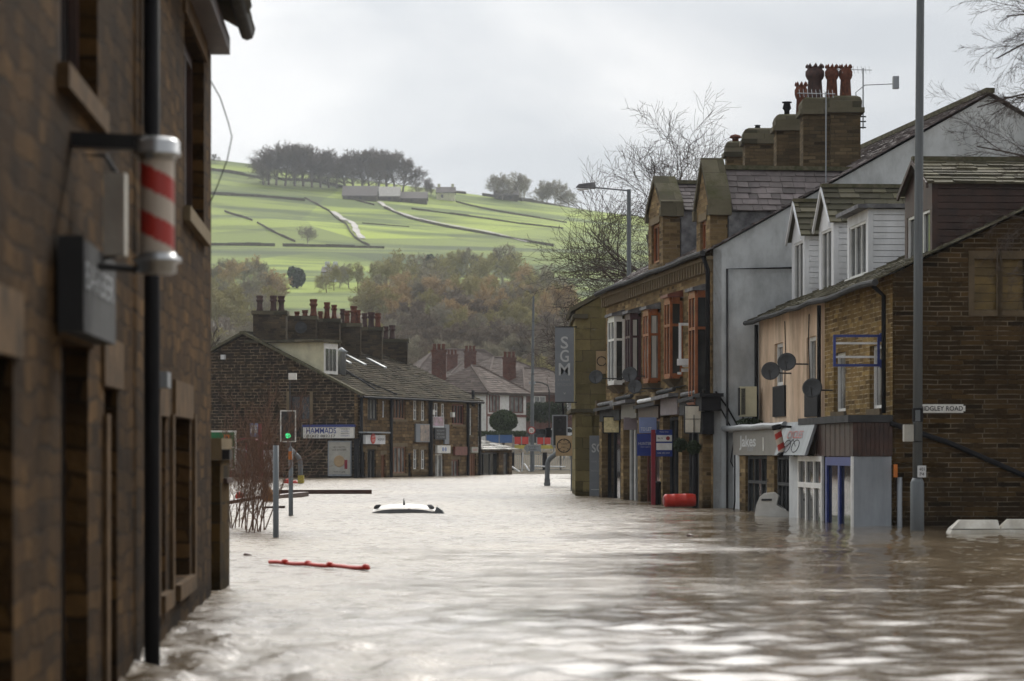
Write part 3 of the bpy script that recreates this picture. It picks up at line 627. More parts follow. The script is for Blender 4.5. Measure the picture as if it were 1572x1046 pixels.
def barn(px, py, wpx, hpx, depth, roofpx, label, mk='drystone', rk='slate', chim=False):
    c = hit(px, py); s = c.y / F; w_ = wpx * s; h = hpx * s; rh = roofpx * s; root = thing('farm_building', label, 'farm building', c)
    x0, x1, y0, y1 = c.x - w_ / 2, c.x + w_ / 2, c.y, c.y + depth; z0, z1 = c.z - 2, c.z + h; m1 = MB()
    m1.ab(x0, x1, y0, y1, z0, z1); ym = (y0 + y1) / 2
    for x in (x0, x1): m1.quad((x, y0, z1), (x, y1, z1), (x, ym, z1 + rh))
    m1.build('wall', K[mk], root); m2 = MB()
    m2.hexa([(x0 - .4, y0 - .5, z1 - .2), (x1 + .4, y0 - .5, z1 - .2), (x1 + .4, ym, z1 + rh), (x0 - .4, ym, z1 + rh), (x0 - .4, y0 - .5, z1 + .1), (x1 + .4, y0 - .5, z1 + .1), (x1 + .4, ym, z1 + rh + .3), (x0 - .4, ym, z1 + rh + .3)])
    m2.hexa([(x0 - .4, y1 + .5, z1 - .2), (x1 + .4, y1 + .5, z1 - .2), (x1 + .4, ym, z1 + rh), (x0 - .4, ym, z1 + rh), (x0 - .4, y1 + .5, z1 + .1), (x1 + .4, y1 + .5, z1 + .1), (x1 + .4, ym, z1 + rh + .3), (x0 - .4, ym, z1 + rh + .3)])
    ro = m2.build('roof', K[rk], root)
    if chim:
        for x in (x0 + 1, x1 - 1): m3 = MB(); m3.ab(x - .6, x + .6, ym - .5, ym + .5, z1 + rh - .5, z1 + rh + 1.6); m3.build('chimney', K[mk], ro)
    for k in range(int(w_ // 5)):
        xx = x0 + 2.5 + k * 5; m4 = MB(); m4.ab(xx - .5, xx + .5, y0 - .06, y0, c.z + h * .35, c.z + h * .75); m4.build('window', K['glassd'], root)
barn(552, 308, 52, 7, 14, 17, 'long low barn with a dull roof below the skyline trees')
barn(592, 309, 42, 7, 12, 16, 'middle barn with the bright wet roof strip', rk='paleslate')
barn(630, 312, 50, 7, 10, 11, 'long low farm building right of the bright roofed barn')
barn(684, 308, 28, 12, 8, 9, 'farmhouse with chimneys on the ridge', 'cream', 'slate', True)
barn(777, 308, 36, 8, 8, 8, 'small farmhouse behind the thin trees on the right skyline', 'drystone', 'slate', True)
barn(507, 433, 24, 14, 8, 9, 'pale gabled house half hidden in the wood below the field', 'clad', 'slate', True)
# ================================================================ right side: brown and peach houses by the side street
rs = random.Random(21)
fr1 = Fr((7.39, 50.6), (6.34, 66.95)); LEN1 = 16.35; EZ = 4.9; RZ = 7.05; RO = 4.6
frs1 = Fr((7.39, 50.6), (17.37, 51.24), flip=True)          # wall facing the side street
uS = fr1.u(1266)
def dishes(fr, px, py, rpx, o, label):
    u = fr.u(px, o); c = fr.p(u, fr.z(px, py, o), o); r = rpx * c.y / F
    root = thing('satellite_dish', label, 'satellite dish', fr.p(u, c.z, 0), 'satellite dishes on the terrace'); d = V((-.25, -1, .28)).normalized()
    mb = MB(); mb.smooth = True; mb.lathe(c, [(r * .02, -.05), (r * .5, -.035), (r * .85, -.008), (r, .012), (r * 1.0, .02), (r * .8, -.002), (.02, -.04)], 24, d); mb.build('reflector', K['dish'], root)
    m2 = MB(); m2.tube([c - d * .04, c - d * .04 + V((.1, .05, -.03)), fr.p(u, c.z - .05, .0)], .018, 6); m2.build('bracket', K['gutter'], root)
    m3 = MB(); f_ = c + d * r * .95 + V((0, 0, -.06)); m3.tube([c - V((0, 0, r * .95)), f_], .009, 5); m3.lathe(f_, [(.02, -.03), (.025, .03)], 8, d); m3.build('receiver_arm', K['gutter'], root)
def half_roof(mb, fr, u0, u1, o0, z0, o1, z1, **k): mb.slates(fr.p(u0, z0, o0), fr.p(u1, z0, o0), fr.p(u1, z1, o1), fr.p(u0, z1, o1), **k)
# --- end house
end = thing('corner_house', 'dark brown stone house on the corner of the side street with a maroon clad dormer', 'house', fr1.p(0, 0, 0))
w1 = [(fr1.u(1298), fr1.u(1280)), (fr1.u(1353), fr1.u(1335))]
m1 = MB(); holes = [(a, b, fr1.z(1290, 632), fr1.z(1290, 541)) for a, b in w1]
m1.panel(fr1, [(0, -1.2), (uS, -1.2), (uS, EZ), (0, EZ)], holes); m1.build('front_wall', K['brownfront'], end)
m1 = MB(); bw_ = [(frs1.u(1496), frs1.u(1531), frs1.z(1512, 476), frs1.z(1512, 398)), (frs1.u(1539), frs1.u(1572), frs1.z(1550, 476), frs1.z(1550, 398))]
m1.panel(frs1, [(0, -1.2), (9.2, -1.2), (9.2, EZ), (RO, RZ), (0, EZ)], bw_, o=.0)
m1.build('side_wall', K['midgley'], end); m1 = MB(); m1.quad(fr1.p(uS, -1.2, -9.2), fr1.p(0, -1.2, -9.2), fr1.p(0, EZ, -9.2), fr1.p(uS, EZ, -9.2)); m1.build('back_wall', K['midgley'], end)
K['yplank'] = plain('ochre_planks', (.13, .088, .028), .7, .3, 3, island=.3)
for a, b, c, d in bw_:
    q = MB(); n_ = 6
    for i in range(n_): q.box(frs1, a, b, c + (d - c) * i / n_ + .008, c + (d - c) * (i + 1) / n_, -.12, -.07 - .01 * (i % 2))
    o_ = q.build('boarded_window', K['yplank'], end)
    s_ = MB(); s_.box(frs1, a - .12, a - .004, c - .12, d + .16, -.02, .02); s_.box(frs1, b + .004, b + .1, c - .12, d + .16, -.02, .02); s_.box(frs1, a - .002, b + .002, d + .004, d + .16, -.02, .018); s_.box(frs1, a - .002, b + .002, c - .12, c - .004, -.02, .018)
    s_.build('stone_surround', K['sanddark'], o_)
for i, ((a, b), h_) in enumerate(zip(w1, holes)): window(fr1, a, b, h_[2], h_[3], end, cols=1, rec=.14, w_=.07, pane='glassw', sill='sanddark')
mr_ = MB(); half_roof(mr_, fr1, -.12, uS, .28, EZ - .1, -RO, RZ + .06, ch=.27, wd=.34, rnd=rs); half_roof(mr_, fr1, -.12, uS, -9.4, EZ - .1, -RO, RZ + .06, ch=.27, wd=.34, rnd=rs)
mr_.box(fr1, -.12, uS, RZ + .04, RZ + .17, -RO - .12, -RO + .12); mr_.build('roof', K['moss_slate'], end)
g = MB(); g.tube([fr1.p(u, EZ - .17 + .03 * math.sin(u), .36) for u in np.linspace(-.1, uS, 8)], .065, 8); g.build('gutter', K['gutter'], end)
pipe([fr1.p(.45, EZ - .2, .3), fr1.p(.45, EZ - .4, .08), fr1.p(.45, 2.2, .08)], .045, end)
pipe([frs1.p(-.05 + .0, 2.0, .05), frs1.p(1.1, 1.62, .05), frs1.p(3.2, .72, .05), frs1.p(5, -.02, .05)], .05, end, 'waste_pipe')
# maroon clad dormer
def dormer(parent, u0, u1, sb, z0, ze, za, cheek, frontm, roofm, win, ob=-5.0, wm='upvc', wcols=2, ov=.12, coursed=.25):
    f = fr1.off(-sb); um = (u0 + u1) / 2; mb = MB(); a, b, c, d = win
    out_ = [(u0, z0), (u1, z0), (u1, ze)] + ([(um, za)] if za else []) + [(u0, ze)]
    mb.panel(f, out_, [(a, b, c, d)], thick=.12)
    o = mb.build('dormer', K[frontm], parent)
    mb = MB()
    for u_ in (u0 + .004, u1 - .004):
        s = .05 if u_ < um else -.05; zz = z0; k = 0
        n_ = 14; 
        for k in range(n_):     # lapped boards
            za_, zb_ = z0 + (ze - z0) * k / n_, z0 + (ze - z0) * (k + 1) / n_ - .012
            mb.box(f, min(u_, u_ + s), max(u_, u_ + s), za_, zb_, ob, -.122)
    mb.build('dormer_cladding', K[cheek], o)
    r = MB()
    if za:
        r.slates(f.p(u0 - ov, ze - .05, ob), f.p(u0 - ov, ze - .05, .12), f.p(um, za + .04, .12), f.p(um, za + .04, ob), ch=coursed, wd=.42, th=.028, rnd=rs)
        r.slates(f.p(u1 + ov, ze - .05, ob), f.p(u1 + ov, ze - .05, .12), f.p(um, za + .04, .12), f.p(um, za + .04, ob), ch=coursed, wd=.42, th=.028, rnd=rs)
        q = MB(); q.box(f, um - .09, um + .09, za + .04, za + .13, ob, .13); q.build('ridge', K['ridge'], o)
        q = MB()
        for s_ in (u0 - ov, u1 + ov):
            p0, p1 = f.p(s_, ze - .14, .10), f.p(um, za - .03, .10); p2, p3 = f.p(um, za + .06, .10), f.p(s_, ze - .03, .10); e_ = f.n * .05; e3 = V((e_.x, e_.y, 0)); q.prism([p0, p1, p2, p3], e3)
        q.build('bargeboard', K[cheek if cheek == 'browntimber' else 'clad'], o)
    else:
        r.hexa([f.p(u0 - .12, ze, .25), f.p(u1 + .12, ze, .25), f.p(u1 + .12, ze + .05, ob), f.p(u0 - .12, ze + .05, ob), f.p(u0 - .12, ze + .09, .25), f.p(u1 + .12, ze + .09, .25), f.p(u1 + .12, ze + .14, ob), f.p(u0 - .12, ze + .14, ob)])
    r.build('dormer_roof', K[roofm], o)
    # window inside the dormer front
    mb = MB(); w_ = .055; A_, B_ = -.07, -.02
    mb.box(f, a, a + w_, c, d, A_, B_); mb.box(f, b - w_, b, c, d, A_, B_); mb.box(f, a + w_, b - w_, c, c + w_, A_, B_); mb.box(f, a + w_, b - w_, d - w_, d, A_, B_)
    for i in range(1, wcols): x = a + (b - a) * i / wcols; mb.box(f, x - w_ / 2, x + w_ / 2, c + w_, d - w_, A_, B_ - .003)
    mb.box(f, a - .1, b + .1, c - .09, c - .003, -.05, .09); mb.build('window', K[wm], o)
    g = MB(); g.box(f, a - .02, b + .02, c - .02, d + .02, A_ - .04, A_ - .004); g.build('pane', K['glass'], o)
f_ = fr1.off(-1.1)
dormer(end, 1.42, 3.95, 1.1, 4.95, 6.85, 7.36, 'browntimber', 'browntimber', 'moss_slate', (1.62, 3.7, f_.z(1420, 392, 0), f_.z(1420, 324, 0)), ob=-7, wcols=3, coursed=.21)
dormer(end, 7.3, 9.7, 1.0, 5.0, 6.86, None, 'clad', 'clad', 'lead', (7.55, 9.5, 5.42, 6.62), ob=-4.6, wcols=3)
# cornice roof over the projecting shop and the brown boarded corner
OS = .78; fso = fr1.off(OS)
u_w = fr1.u(1250, OS); 
cn = MB(); cn.box(fr1, -.04, u_w + 1.4, 2.02, 2.16, .004, OS + .1); cn.build('shop_cornice', K['gutter'], end)
fb = MB(); nb_ = 9
for i in range(nb_): fb.box(fr1, -.012 - .006 * (i % 2), .004, 1.36, 2.015, OS * i / nb_ + .004, OS * (i + 1) / nb_ - .002)
for i in range(16): a_ = u_w * i / 16; fb.box(fr1, a_ + .006, a_ + u_w / 16, 1.36, 2.015, OS - .05, OS + .008 * (i % 2))
sf = fb.build('shop_fascia', K['browntimber'], end)
gb = MB(); gb.box(fr1, .004, .05, -1.2, 1.355, .02, OS - .02); gb.build('grey_end_board', K['greyboard'], end)
cb = MB(); cb.box(fr1, -.004, .06, -1.2, 1.355, OS - .018, OS + .03); cb.build('corner_trim', K['upvc'], end)
u_b = fr1.u(1266, OS); sb_ = MB(); sb_.box(fso, .1, u_b, -1.2, -.5, -.05, -.01); sb_.build('stall_riser', K['blue'], end)
window(fso, .09, u_b, -.5, 1.34, end, 'blue', 2, 1, .06, .17, 'glassd', name='shop_window')
bx = MB(); bx.ab(7.40, 7.47, 50.48, 50.58, .95, 1.2); bx.build('meter_box', K['orangepl'], end)
pipe([V((7.52, 50.55, .95)), V((7.52, 50.55, -1.2))], .05, end, 'conduit', 'galv')
# side street sign
sg = thing('street_name_sign', 'white street name sign with black letters on the dark stone side wall', 'street sign', frs1.p(frs1.u(1450), 1.8, 0))
u0, u1 = frs1.u(1402), frs1.u(1481); za, zb = frs1.z(1450, 634), frs1.z(1450, 621); q = MB(); q.box(frs1, u0, u1 - .04, za, zb, .03, .05); q.box(frs1, u1 - .04, u1, za + .03, zb - .03, .03, .05); q.build('plate', K['white'], sg)
text('MIDGLEY ROAD', frs1.p(u0 + .1, za + .038, .05), X3, Z3, u1 - u0 - .16, zb - za - .072, K['ink'], sg, bold=.015)
# blue empty sign frame
ub = fr1.u(1356); yb = fr1.p(ub, 0).y; xb = fr1.p(ub, 0).x; s_ = yb / F; x0 = (1279 - 786) * s_; zt, zb_ = H + (695 - 514) * s_, H + (695 - 563) * s_
sg = thing('projecting_sign', 'empty blue metal sign frame projecting over the brown shop front', 'sign', (xb, yb, zb_)); q = MB()
for z_ in (zt - .05, zb_): q.ab(x0, xb + .02, yb - .03, yb + .03, z_, z_ + .05)
for x_ in (x0, xb - .12): q.ab(x_, x_ + .05, yb - .03, yb + .03, zb_ + .05, zt - .05)
q.ab(xb - .07, xb + .03, yb - .05, yb + .05, zb_ - .03, zb_ + .14); q.ab(xb - .07, xb + .03, yb - .05, yb + .05, zt - .14, zt + .03); q.build('frame', K['blue'], sg)
q = MB(); q.ab(x0 + .052, xb - .122, yb - .015, yb + .015, zt - .19, zt - .15); q.ab(x0 + .052, xb - .122, yb - .015, yb + .015, zb_ + .17, zb_ + .21); q.build('light_tube', K['clad'], sg)
# --- peach house
ph = thing('peach_house', 'peach rendered terraced house with gabled white dormers beside the grey gable', 'house', fr1.p(uS, 0, 0))
hl = [(fr1.u(1253), fr1.u(1238), fr1.z(1245, 640), fr1.z(1245, 517)), (fr1.u(1202), fr1.u(1189), fr1.z(1195, 640), fr1.z(1195, 527))]
m1 = MB(); m1.panel(fr1, [(uS + .002, -1.2), (LEN1, -1.2), (LEN1, EZ), (uS + .002, EZ)], hl); m1.build('front_wall', K['peach'], ph); m1 = MB(); m1.quad(fr1.p(LEN1, -1.2, -9), fr1.p(uS, -1.2, -9), fr1.p(uS, EZ, -9), fr1.p(LEN1, EZ, -9)); m1.build('back_wall', K['peach'], ph)
for a, b, c, d in hl:
    zm = c + (d - c) * .42; window(fr1, a, b, zm, d, ph, 'upvc', 1, 1, .12, .09, 'glassw')
    q = MB(); q.box(fr1, a - .45, b + .02, c, zm - .01, .0, .05); q.build('shutter_panel', K['blackpl'], ph)
mr_ = MB(); half_roof(mr_, fr1, uS, LEN1, .28, EZ - .1, -RO, RZ + .06, ch=.27, wd=.34, rnd=rs); half_roof(mr_, fr1, uS, LEN1, -9.4, EZ - .1, -RO, RZ + .06, ch=.27, wd=.34, rnd=rs)
mr_.box(fr1, uS, LEN1, RZ + .04, RZ + .17, -RO - .12, -RO + .12); mr_.build('roof', K['moss_slate'], ph)
g = MB(); g.tube([fr1.p(u, EZ - .17 + .02 * math.sin(u * 2), .36) for u in np.linspace(uS, LEN1, 8)], .06, 8); g.build('gutter', K['gutter'], ph)
pipe([fr1.p(uS + .15, EZ - .2, .1), fr1.p(uS + .15, 2.1, .1)], .045, ph); pipe([fr1.p(uS + .33, EZ - .2, .06), fr1.p(uS + .33, 2.1, .06)], .04, ph, m='peach')
pipe([fr1.p(LEN1 - .2, EZ - .2, .1), fr1.p(LEN1 - .2, 2.1, .1)], .05, ph)
pipe([fr1.p(9.0, 4.6, .02), fr1.p(9.1, 4.0, .02), fr1.p(8.9, 3.2, .02), fr1.p(9.0, 2.5, .02)], .012, ph, 'cable', n=5); pipe([fr1.p(12.3, 4.6, .02), fr1.p(12.2, 3.9, .02), fr1.p(12.4, 2.4, .02)], .012, ph, 'cable', n=5)
dormer(ph, 10.7, 12.6, .87, 4.95, 6.88, 7.72, 'clad', 'clad', 'moss_slate', (11.0, 12.3, 5.3, 6.75), ob=-4.5, wcols=2)
dormer(ph, 13.75, 15.6, .72, 4.95, 6.82, 7.66, 'clad', 'clad', 'moss_slate', (14.0, 15.3, 5.2, 6.7), ob=-4.2, wcols=2)
cn = MB(); cn.box(fr1, u_w + 1.41, LEN1 + .1, 1.98, 2.05, .004, OS + .02); cn.build('shop_roof', K['lead'], ph)
# shop fronts of the peach house
def us(px): return fr1.u(px, OS)
a_, b_ = us(1257), us(1209); fz = fr1.z(1150, 699, OS); 
q = MB(); z0, z1 = fr1.z(1230, 699, OS), fr1.z(1225, 648, OS)
q.hexa([fso.p(a_, z0, -.05), fso.p(b_, z0, -.05), fso.p(b_, z0, .0), fso.p(a_, z0, .0), fso.p(a_, z1, -.3), fso.p(b_, z1, -.3), fso.p(b_, z1, -.25), fso.p(a_, z1, -.25)][:8])
q2 = thing('shop_sign', 'tilted pale grey shop sign with a faded bicycle drawing and red letters', 'shop sign', fso.p(a_, z0, 0)); 
q = MB(); q.hexa([fso.p(a_, z0, .30), fso.p(b_, z0, .30), fso.p(b_, z0, .24), fso.p(a_, z0, .24), fso.p(a_, z1, .06), fso.p(b_, z1, .06), fso.p(b_, z1, .0), fso.p(a_, z1, .0)]); q.build('panel', K['galv'], q2)
lft = -V((fr1.d.x, fr1.d.y, 0)); up_ = (fso.p(a_, z1, .06) - fso.p(a_, z0, .30)).normalized(); ln_ = b_ - a_
text('CYCLES', fso.p(b_ - ln_ * .25, z0 + .36, .19), lft, up_, ln_ * .5, .17, K['barred'], q2)
q = MB()
for k in (.34, .62):
    c_ = fso.p(b_ - ln_ * k, z0 + .19, .225); nrm = lft.cross(up_)
    pts_ = [c_ + nrm * .012 + (lft * math.cos(t_) * .42 + up_ * math.sin(t_) * .14) for t_ in np.linspace(0, 6.283, 15)]; q.tube(pts_, .012, 4)
c1, c2 = fso.p(b_ - ln_ * .34, z0 + .19, .24), fso.p(b_ - ln_ * .62, z0 + .19, .24); t1 = (c1 + c2) / 2 + up_ * .16; q.tube([c1, t1, c2], .01, 4); q.tube([c1 + lft * .5 + up_ * .16, t1], .01, 4); q.build('bicycle_drawing', K['gutter'], q2)
# taupe fascia with script lettering
a2, b2 = us(1207), us(1127); q = MB(); q.box(fso, a2, b2, fz, 2.0, -.04, .03); fo = q.build('shop_fascia', K['fascia'], ph)
q = MB(); q.box(fso, a2, a2 + .04, fz, 2.0, .032, .05); q.box(fso, us(1175), us(1175) + .12, fz + .1, fz + .42, .032, .045); q.build('fascia_strip', K['white'], fo)
q = MB(); q.tube([fso.p(u, 2.04 + .01 * math.sin(u * 9), .1) for u in np.linspace(us(1212), us(1113), 12)], .075, 10); q.build('awning_roll', K['galv'], ph)
text('Jakes', fso.p(b2 - 1.1, fz + .12, .03), lft, Z3, 2.6, .36, K['sgmtxt'], fo, bold=.02); text('hair', fso.p(us(1172) + 2.2, fz + .1, .03), lft, Z3, .9, .15, K['dimtxt'], fo)
for p0, p1 in ((1134, 1143), (1176, 1187)):
    q = MB(); q.box(fr1, fr1.u(p1, OS), fr1.u(p0, OS), -1.2, fz - .01, .4, OS - .02); q.build('pilaster', K['orange'], ph)
window(fso.off(-.02), us(1175), us(1144), -.9, fz - .02, ph, 'gutter', 3, 1, .1, .07, 'glass', name='shop_window', transom=.72)
window(fso.off(-.02), us(1209), us(1189), -.9, fz - .02, ph, 'gutter', 3, 1, .1, .07, 'glass', name='shop_window', transom=.72)
q = MB(); q.box(fso, us(1223), us(1210), -1.2, fz - .02, -.15, -.02); q.build('grey_pier', K['render'], ph)
q = MB(); q.box(fso, us(1134), us(1120), -1.2, 2.0, -.35, -.1); q.build('grey_pier', K['render'], ph)
window(fso, us(1262), us(1225), -1.2, z0 - .02, ph, 'upvc', 3, 1, .04, .11, 'glass', name='shop_door', transom=.76)
pipe([fso.p(us(1134), fz, .1), fso.p(us(1134), .2, .1), fso.p(us(1128), -.3, .05)], .02, ph, 'cable')
dishes(fr1, 1183, 570, 14.5, .5, 'left dish of the pair of dark satellite dishes on the peach wall'); dishes(fr1, 1208, 556, 14.5, .5, 'upper right dish of the pair of dark satellite dishes on the peach wall')
dishes(fr1, 1247, 596, 15.5, .45, 'dark satellite dish alone just left of the brown stone house')
def barber_pole(name, label, c, r, h, wall_pt, lean=0, capm='chrome', turns=1.5, group='barber poles'):
    root = thing(name, label, 'barber pole', wall_pt, group); c = V(c); mb = MB(); mb.smooth = True; n = 36; rows = 40; ax = V((lean, 0, 1)).normalized()
    vs_ = [c + ax * (h * (j / rows - .5)) + V((math.cos(2 * math.pi * k / n) * r, math.sin(2 * math.pi * k / n) * r, 0)) for j in range(rows + 1) for k in range(n)]
    for j in range(rows):
        for k in range(n):
            mb.mi = int(((k / n) * 1 + (j / rows) * turns) * 2 + 20) % 2
            b = len(mb.v); mb.add([vs_[j * n + k], vs_[j * n + (k + 1) % n], vs_[(j + 1) * n + (k + 1) % n], vs_[(j + 1) * n + k]], [(0, 1, 2, 3)])
    mb.build('striped_cylinder', [K['barred'], K['barwhite']], root)
    m2 = MB(); m2.smooth = True
    m2.lathe(c + ax * h / 2, [(r * 1.12, -.0), (r * 1.12, r * .22), (r * 1.4, r * .3), (r * 1.4, r * .42), (r * 1.3, r * .5), (r * 1.32, r * 1.05), (r * 1.1, r * 1.25), (r * .6, r * 1.36), (.01, r * 1.4)], 24, ax); m2.build('top_cap', K[capm], root); m2 = MB(); m2.smooth = True
    m2.lathe(c - ax * h / 2, [(r * 1.12, 0), (r * 1.12, r * .2), (r * 1.42, r * .3), (r * 1.42, r * .5), (r * 1.15, r * .6), (r * 1.15, r * 1.1), (r * .9, r * 1.2), (.01, r * 1.25)], 24, -ax)
    m2.build('bottom_cap', K[capm], root); return root
u_ = fr1.u(1197, OS + .35); c_ = fr1.p(u_, fr1.z(1197, 677, OS + .35), OS + .35)
bp_ = barber_pole('barber_pole', 'small red and white striped barber pole on the taupe shop front across the street', c_, .085, .5, fr1.p(u_, c_.z, OS), -.22, 'blackpl', -2.0)
q = MB(); q.tube([c_ + V((-.07, 0, .32)), fr1.p(u_, c_.z + .3, OS)], .025, 6); q.build('bracket', K['blackpl'], bp_); q = MB(); q.tube([c_ + V((.07, 0, -.32)), fr1.p(u_, c_.z - .28, OS)], .025, 6); q.build('bracket', K['blackpl'], bp_)
# ================================================================ tall stone terrace with bay windows
fr3 = Fr((5.176, 67), (3.02, 84)); EZ3 = 6.65; RW = 7.31; RZ3 = 10.72; U3 = fr3.len
fg3 = Fr((5.176, 67), (5.176 + 9.92, 67 + 1.258), flip=True)
ot = thing('stone_terrace', 'tall golden stone terrace with orange and white bay windows and a grey rendered gable', 'terrace', fr3.p(0, 0, 0))
bays = [(1088, 1066.6, 1059.5, 614, 452, 'orangewood', 'glass'), (1048, 1028, 1020.7, 578, 462, 'orangewood', 'glass'), (1014, 995, 986.5, 585, 480, 'orangewood', 'glassw'), (984, 967, 960.5, 583, 486, 'purplewood', 'glass'), (959, 942.5, 932.7, 588, 490, 'upvc', 'glass')]
m1 = MB(); m1.panel(fr3, [(0, -1.2), (U3, -1.2), (U3, EZ3), (0, EZ3)]); fw = m1.build('front_wall', K['orange'], ot)
q = MB()
for i in range(46):     # corbels under the eaves
    u = .15 + i * (U3 - .3) / 45; q.box(fr3, u - .06, u + .06, EZ3 - .56, EZ3 - .26, .001, .16)
q.box(fr3, 0, U3, EZ3 - .258, EZ3 - .16, .001, .17); q.build('corbel_course', K['sandstone'], fw)
m1 = MB(); m1.panel(fg3, [(0, -1.2), (2 * RW, -1.2), (2 * RW, EZ3), (RW, RZ3), (0, EZ3)], o=.0); m1.build('gable_wall', K['render'], ot)
m1 = MB(); f9 = Fr(tuple(fr3.p(U3, 0).xy), tuple(fr3.p(U3, 0, -14.6).xy)); m1.panel(f9, [(0, -1.2), (2 * RW, -1.2), (2 * RW, EZ3), (RW, RZ3), (0, EZ3)], thick=.1); m1.quad(fr3.p(0, -1.2, -14.6), fr3.p(U3, -1.2, -14.6), fr3.p(U3, EZ3, -14.6), fr3.p(0, EZ3, -14.6)); m1.build('back_wall', K['orange'], ot)
r_ = MB(); half_roof(r_, fr3, -.12, U3 + .1, .22, EZ3 - .08, -RW, RZ3 + .08, ch=.3, wd=.36, rnd=rs, th=.024); half_roof(r_, fr3, -.12, U3 + .1, -14.8, EZ3 - .08, -RW, RZ3 + .08, ch=.3, wd=.36, rnd=rs); r3 = r_.build('roof', K['lilac'], ot)
q = MB(); q.box(fr3, -.14, U3 + .1, RZ3 + .07, RZ3 + .2, -RW - .12, -RW + .12); q.build('ridge', K['ridge'], r3)
g = MB(); g.tube([fr3.p(u, EZ3 - .1 + .02 * math.sin(u), .3) for u in np.linspace(-.1, U3 + .1, 10)], .075, 8); g.build('gutter', K['gutter'], ot)
pipe([fr3.p(.12, EZ3 - .15, .25), fr3.p(.12, EZ3 - .5, .12), fr3.p(.12, 2.6, .12)], .06, ot); pipe([fr3.p(.5, 2.2, .38), fr3.p(.5, -1.2, .38)], .07, ot)
pipe([fg3.p(.35, -1.2, .06), fg3.p(.35, 6.15, .06), fg3.p(2.3, 6.2, .06)], .03, ot, 'conduit', 'gutter')
pipe([fg3.p(.05, 3.0, .05), fg3.p(.35, 2.6, .05), fg3.p(.7, 2.0, .05), fg3.p(1.1, 1.9, .05)], .022, ot, 'cable'); pipe([fg3.p(.05, 2.8, .04), fg3.p(.5, 2.0, .04), fg3.p(.8, 1.4, .04)], .018, ot, 'cable')
pipe([fg3.p(.55, 1.9, .03), fg3.p(.45, 1.2, .03), fg3.p(.75, .6, .03), fg3.p(1.2, .3, .03)], .014, ot, 'cable')
for i, (pn, pc, pf, yb_, yt_, fm, pm) in enumerate(bays):
    un = fr3.u(pn); Yn = fr3.p(un, 0).y; ob_ = (pn - pc) * Yn / F; uf = fr3.u(pf, ob_); z0, z1 = fr3.z(pn, yb_), fr3.z(pn, yt_)
    uf = max(uf, un + .9); mb = MB(); t_ = .075; zt_ = z0 + (z1 - z0) * .68
    for (uu, oo) in ((un, ob_), (uf, ob_), (un, .0), (uf, .0), ((un + uf) / 2, ob_)):
        s1 = t_ if uu < uf - .01 else -t_; mb.box(fr3, min(uu, uu + s1), max(uu, uu + s1), z0, z1, max(0, oo - t_), max(oo, t_))
    for (c, d) in ((z0 - .06, z0 + .08), (z1 - .08, z1 + .1), (zt_ - .035, zt_ + .035)):
        mb.box(fr3, un - .003, un + t_ - .004, c, d, t_, ob_ - t_); mb.box(fr3, uf - t_ + .004, uf + .003, c, d, t_, ob_ - t_); mb.box(fr3, un + t_, uf - t_, c, d, ob_ - t_ + .004, ob_ - .004)
    o = mb.build('bay_window', K[fm], ot)
    g = MB(); g.box(fr3, un + .03, uf - .03, z0, z1, .01, ob_ - .035); g.build('pane', K[pm], o)
    q = MB(); q.hexa([fr3.p(un - .08, z1 + .1, 0), fr3.p(uf + .08, z1 + .1, 0), fr3.p(uf + .08, z1 + .1, ob_ + .08), fr3.p(un - .08, z1 + .1, ob_ + .08), fr3.p(un - .05, z1 + .3, 0), fr3.p(uf + .05, z1 + .3, 0), fr3.p(uf + .08, z1 + .18, ob_ + .08), fr3.p(un - .08, z1 + .18, ob_ + .08)]); q.build('bay_roof', K['redwood' if i == 1 else 'lead'], o)
    q = MB(); q.hexa([fr3.p(un + .03, z0 - .3, 0), fr3.p(uf - .03, z0 - .3, 0), fr3.p(uf - .1, z0 - .3, ob_ * .5), fr3.p(un + .1, z0 - .3, ob_ * .5), fr3.p(un - .05, z0 - .064, 0), fr3.p(uf + .05, z0 - .064, 0), fr3.p(uf + .05, z0 - .064, ob_ + .06), fr3.p(un - .05, z0 - .064, ob_ + .06)]); q.build('bay_base', K[fm if i == 0 else 'sanddark'], o)
    if pm == 'glassw' or i == 3:
        q = MB(); q.box(fr3, un + .012, un + .028, z0 + .1, z1 - .1, .12, .24); q.build('curtain', K['curtain'], o)
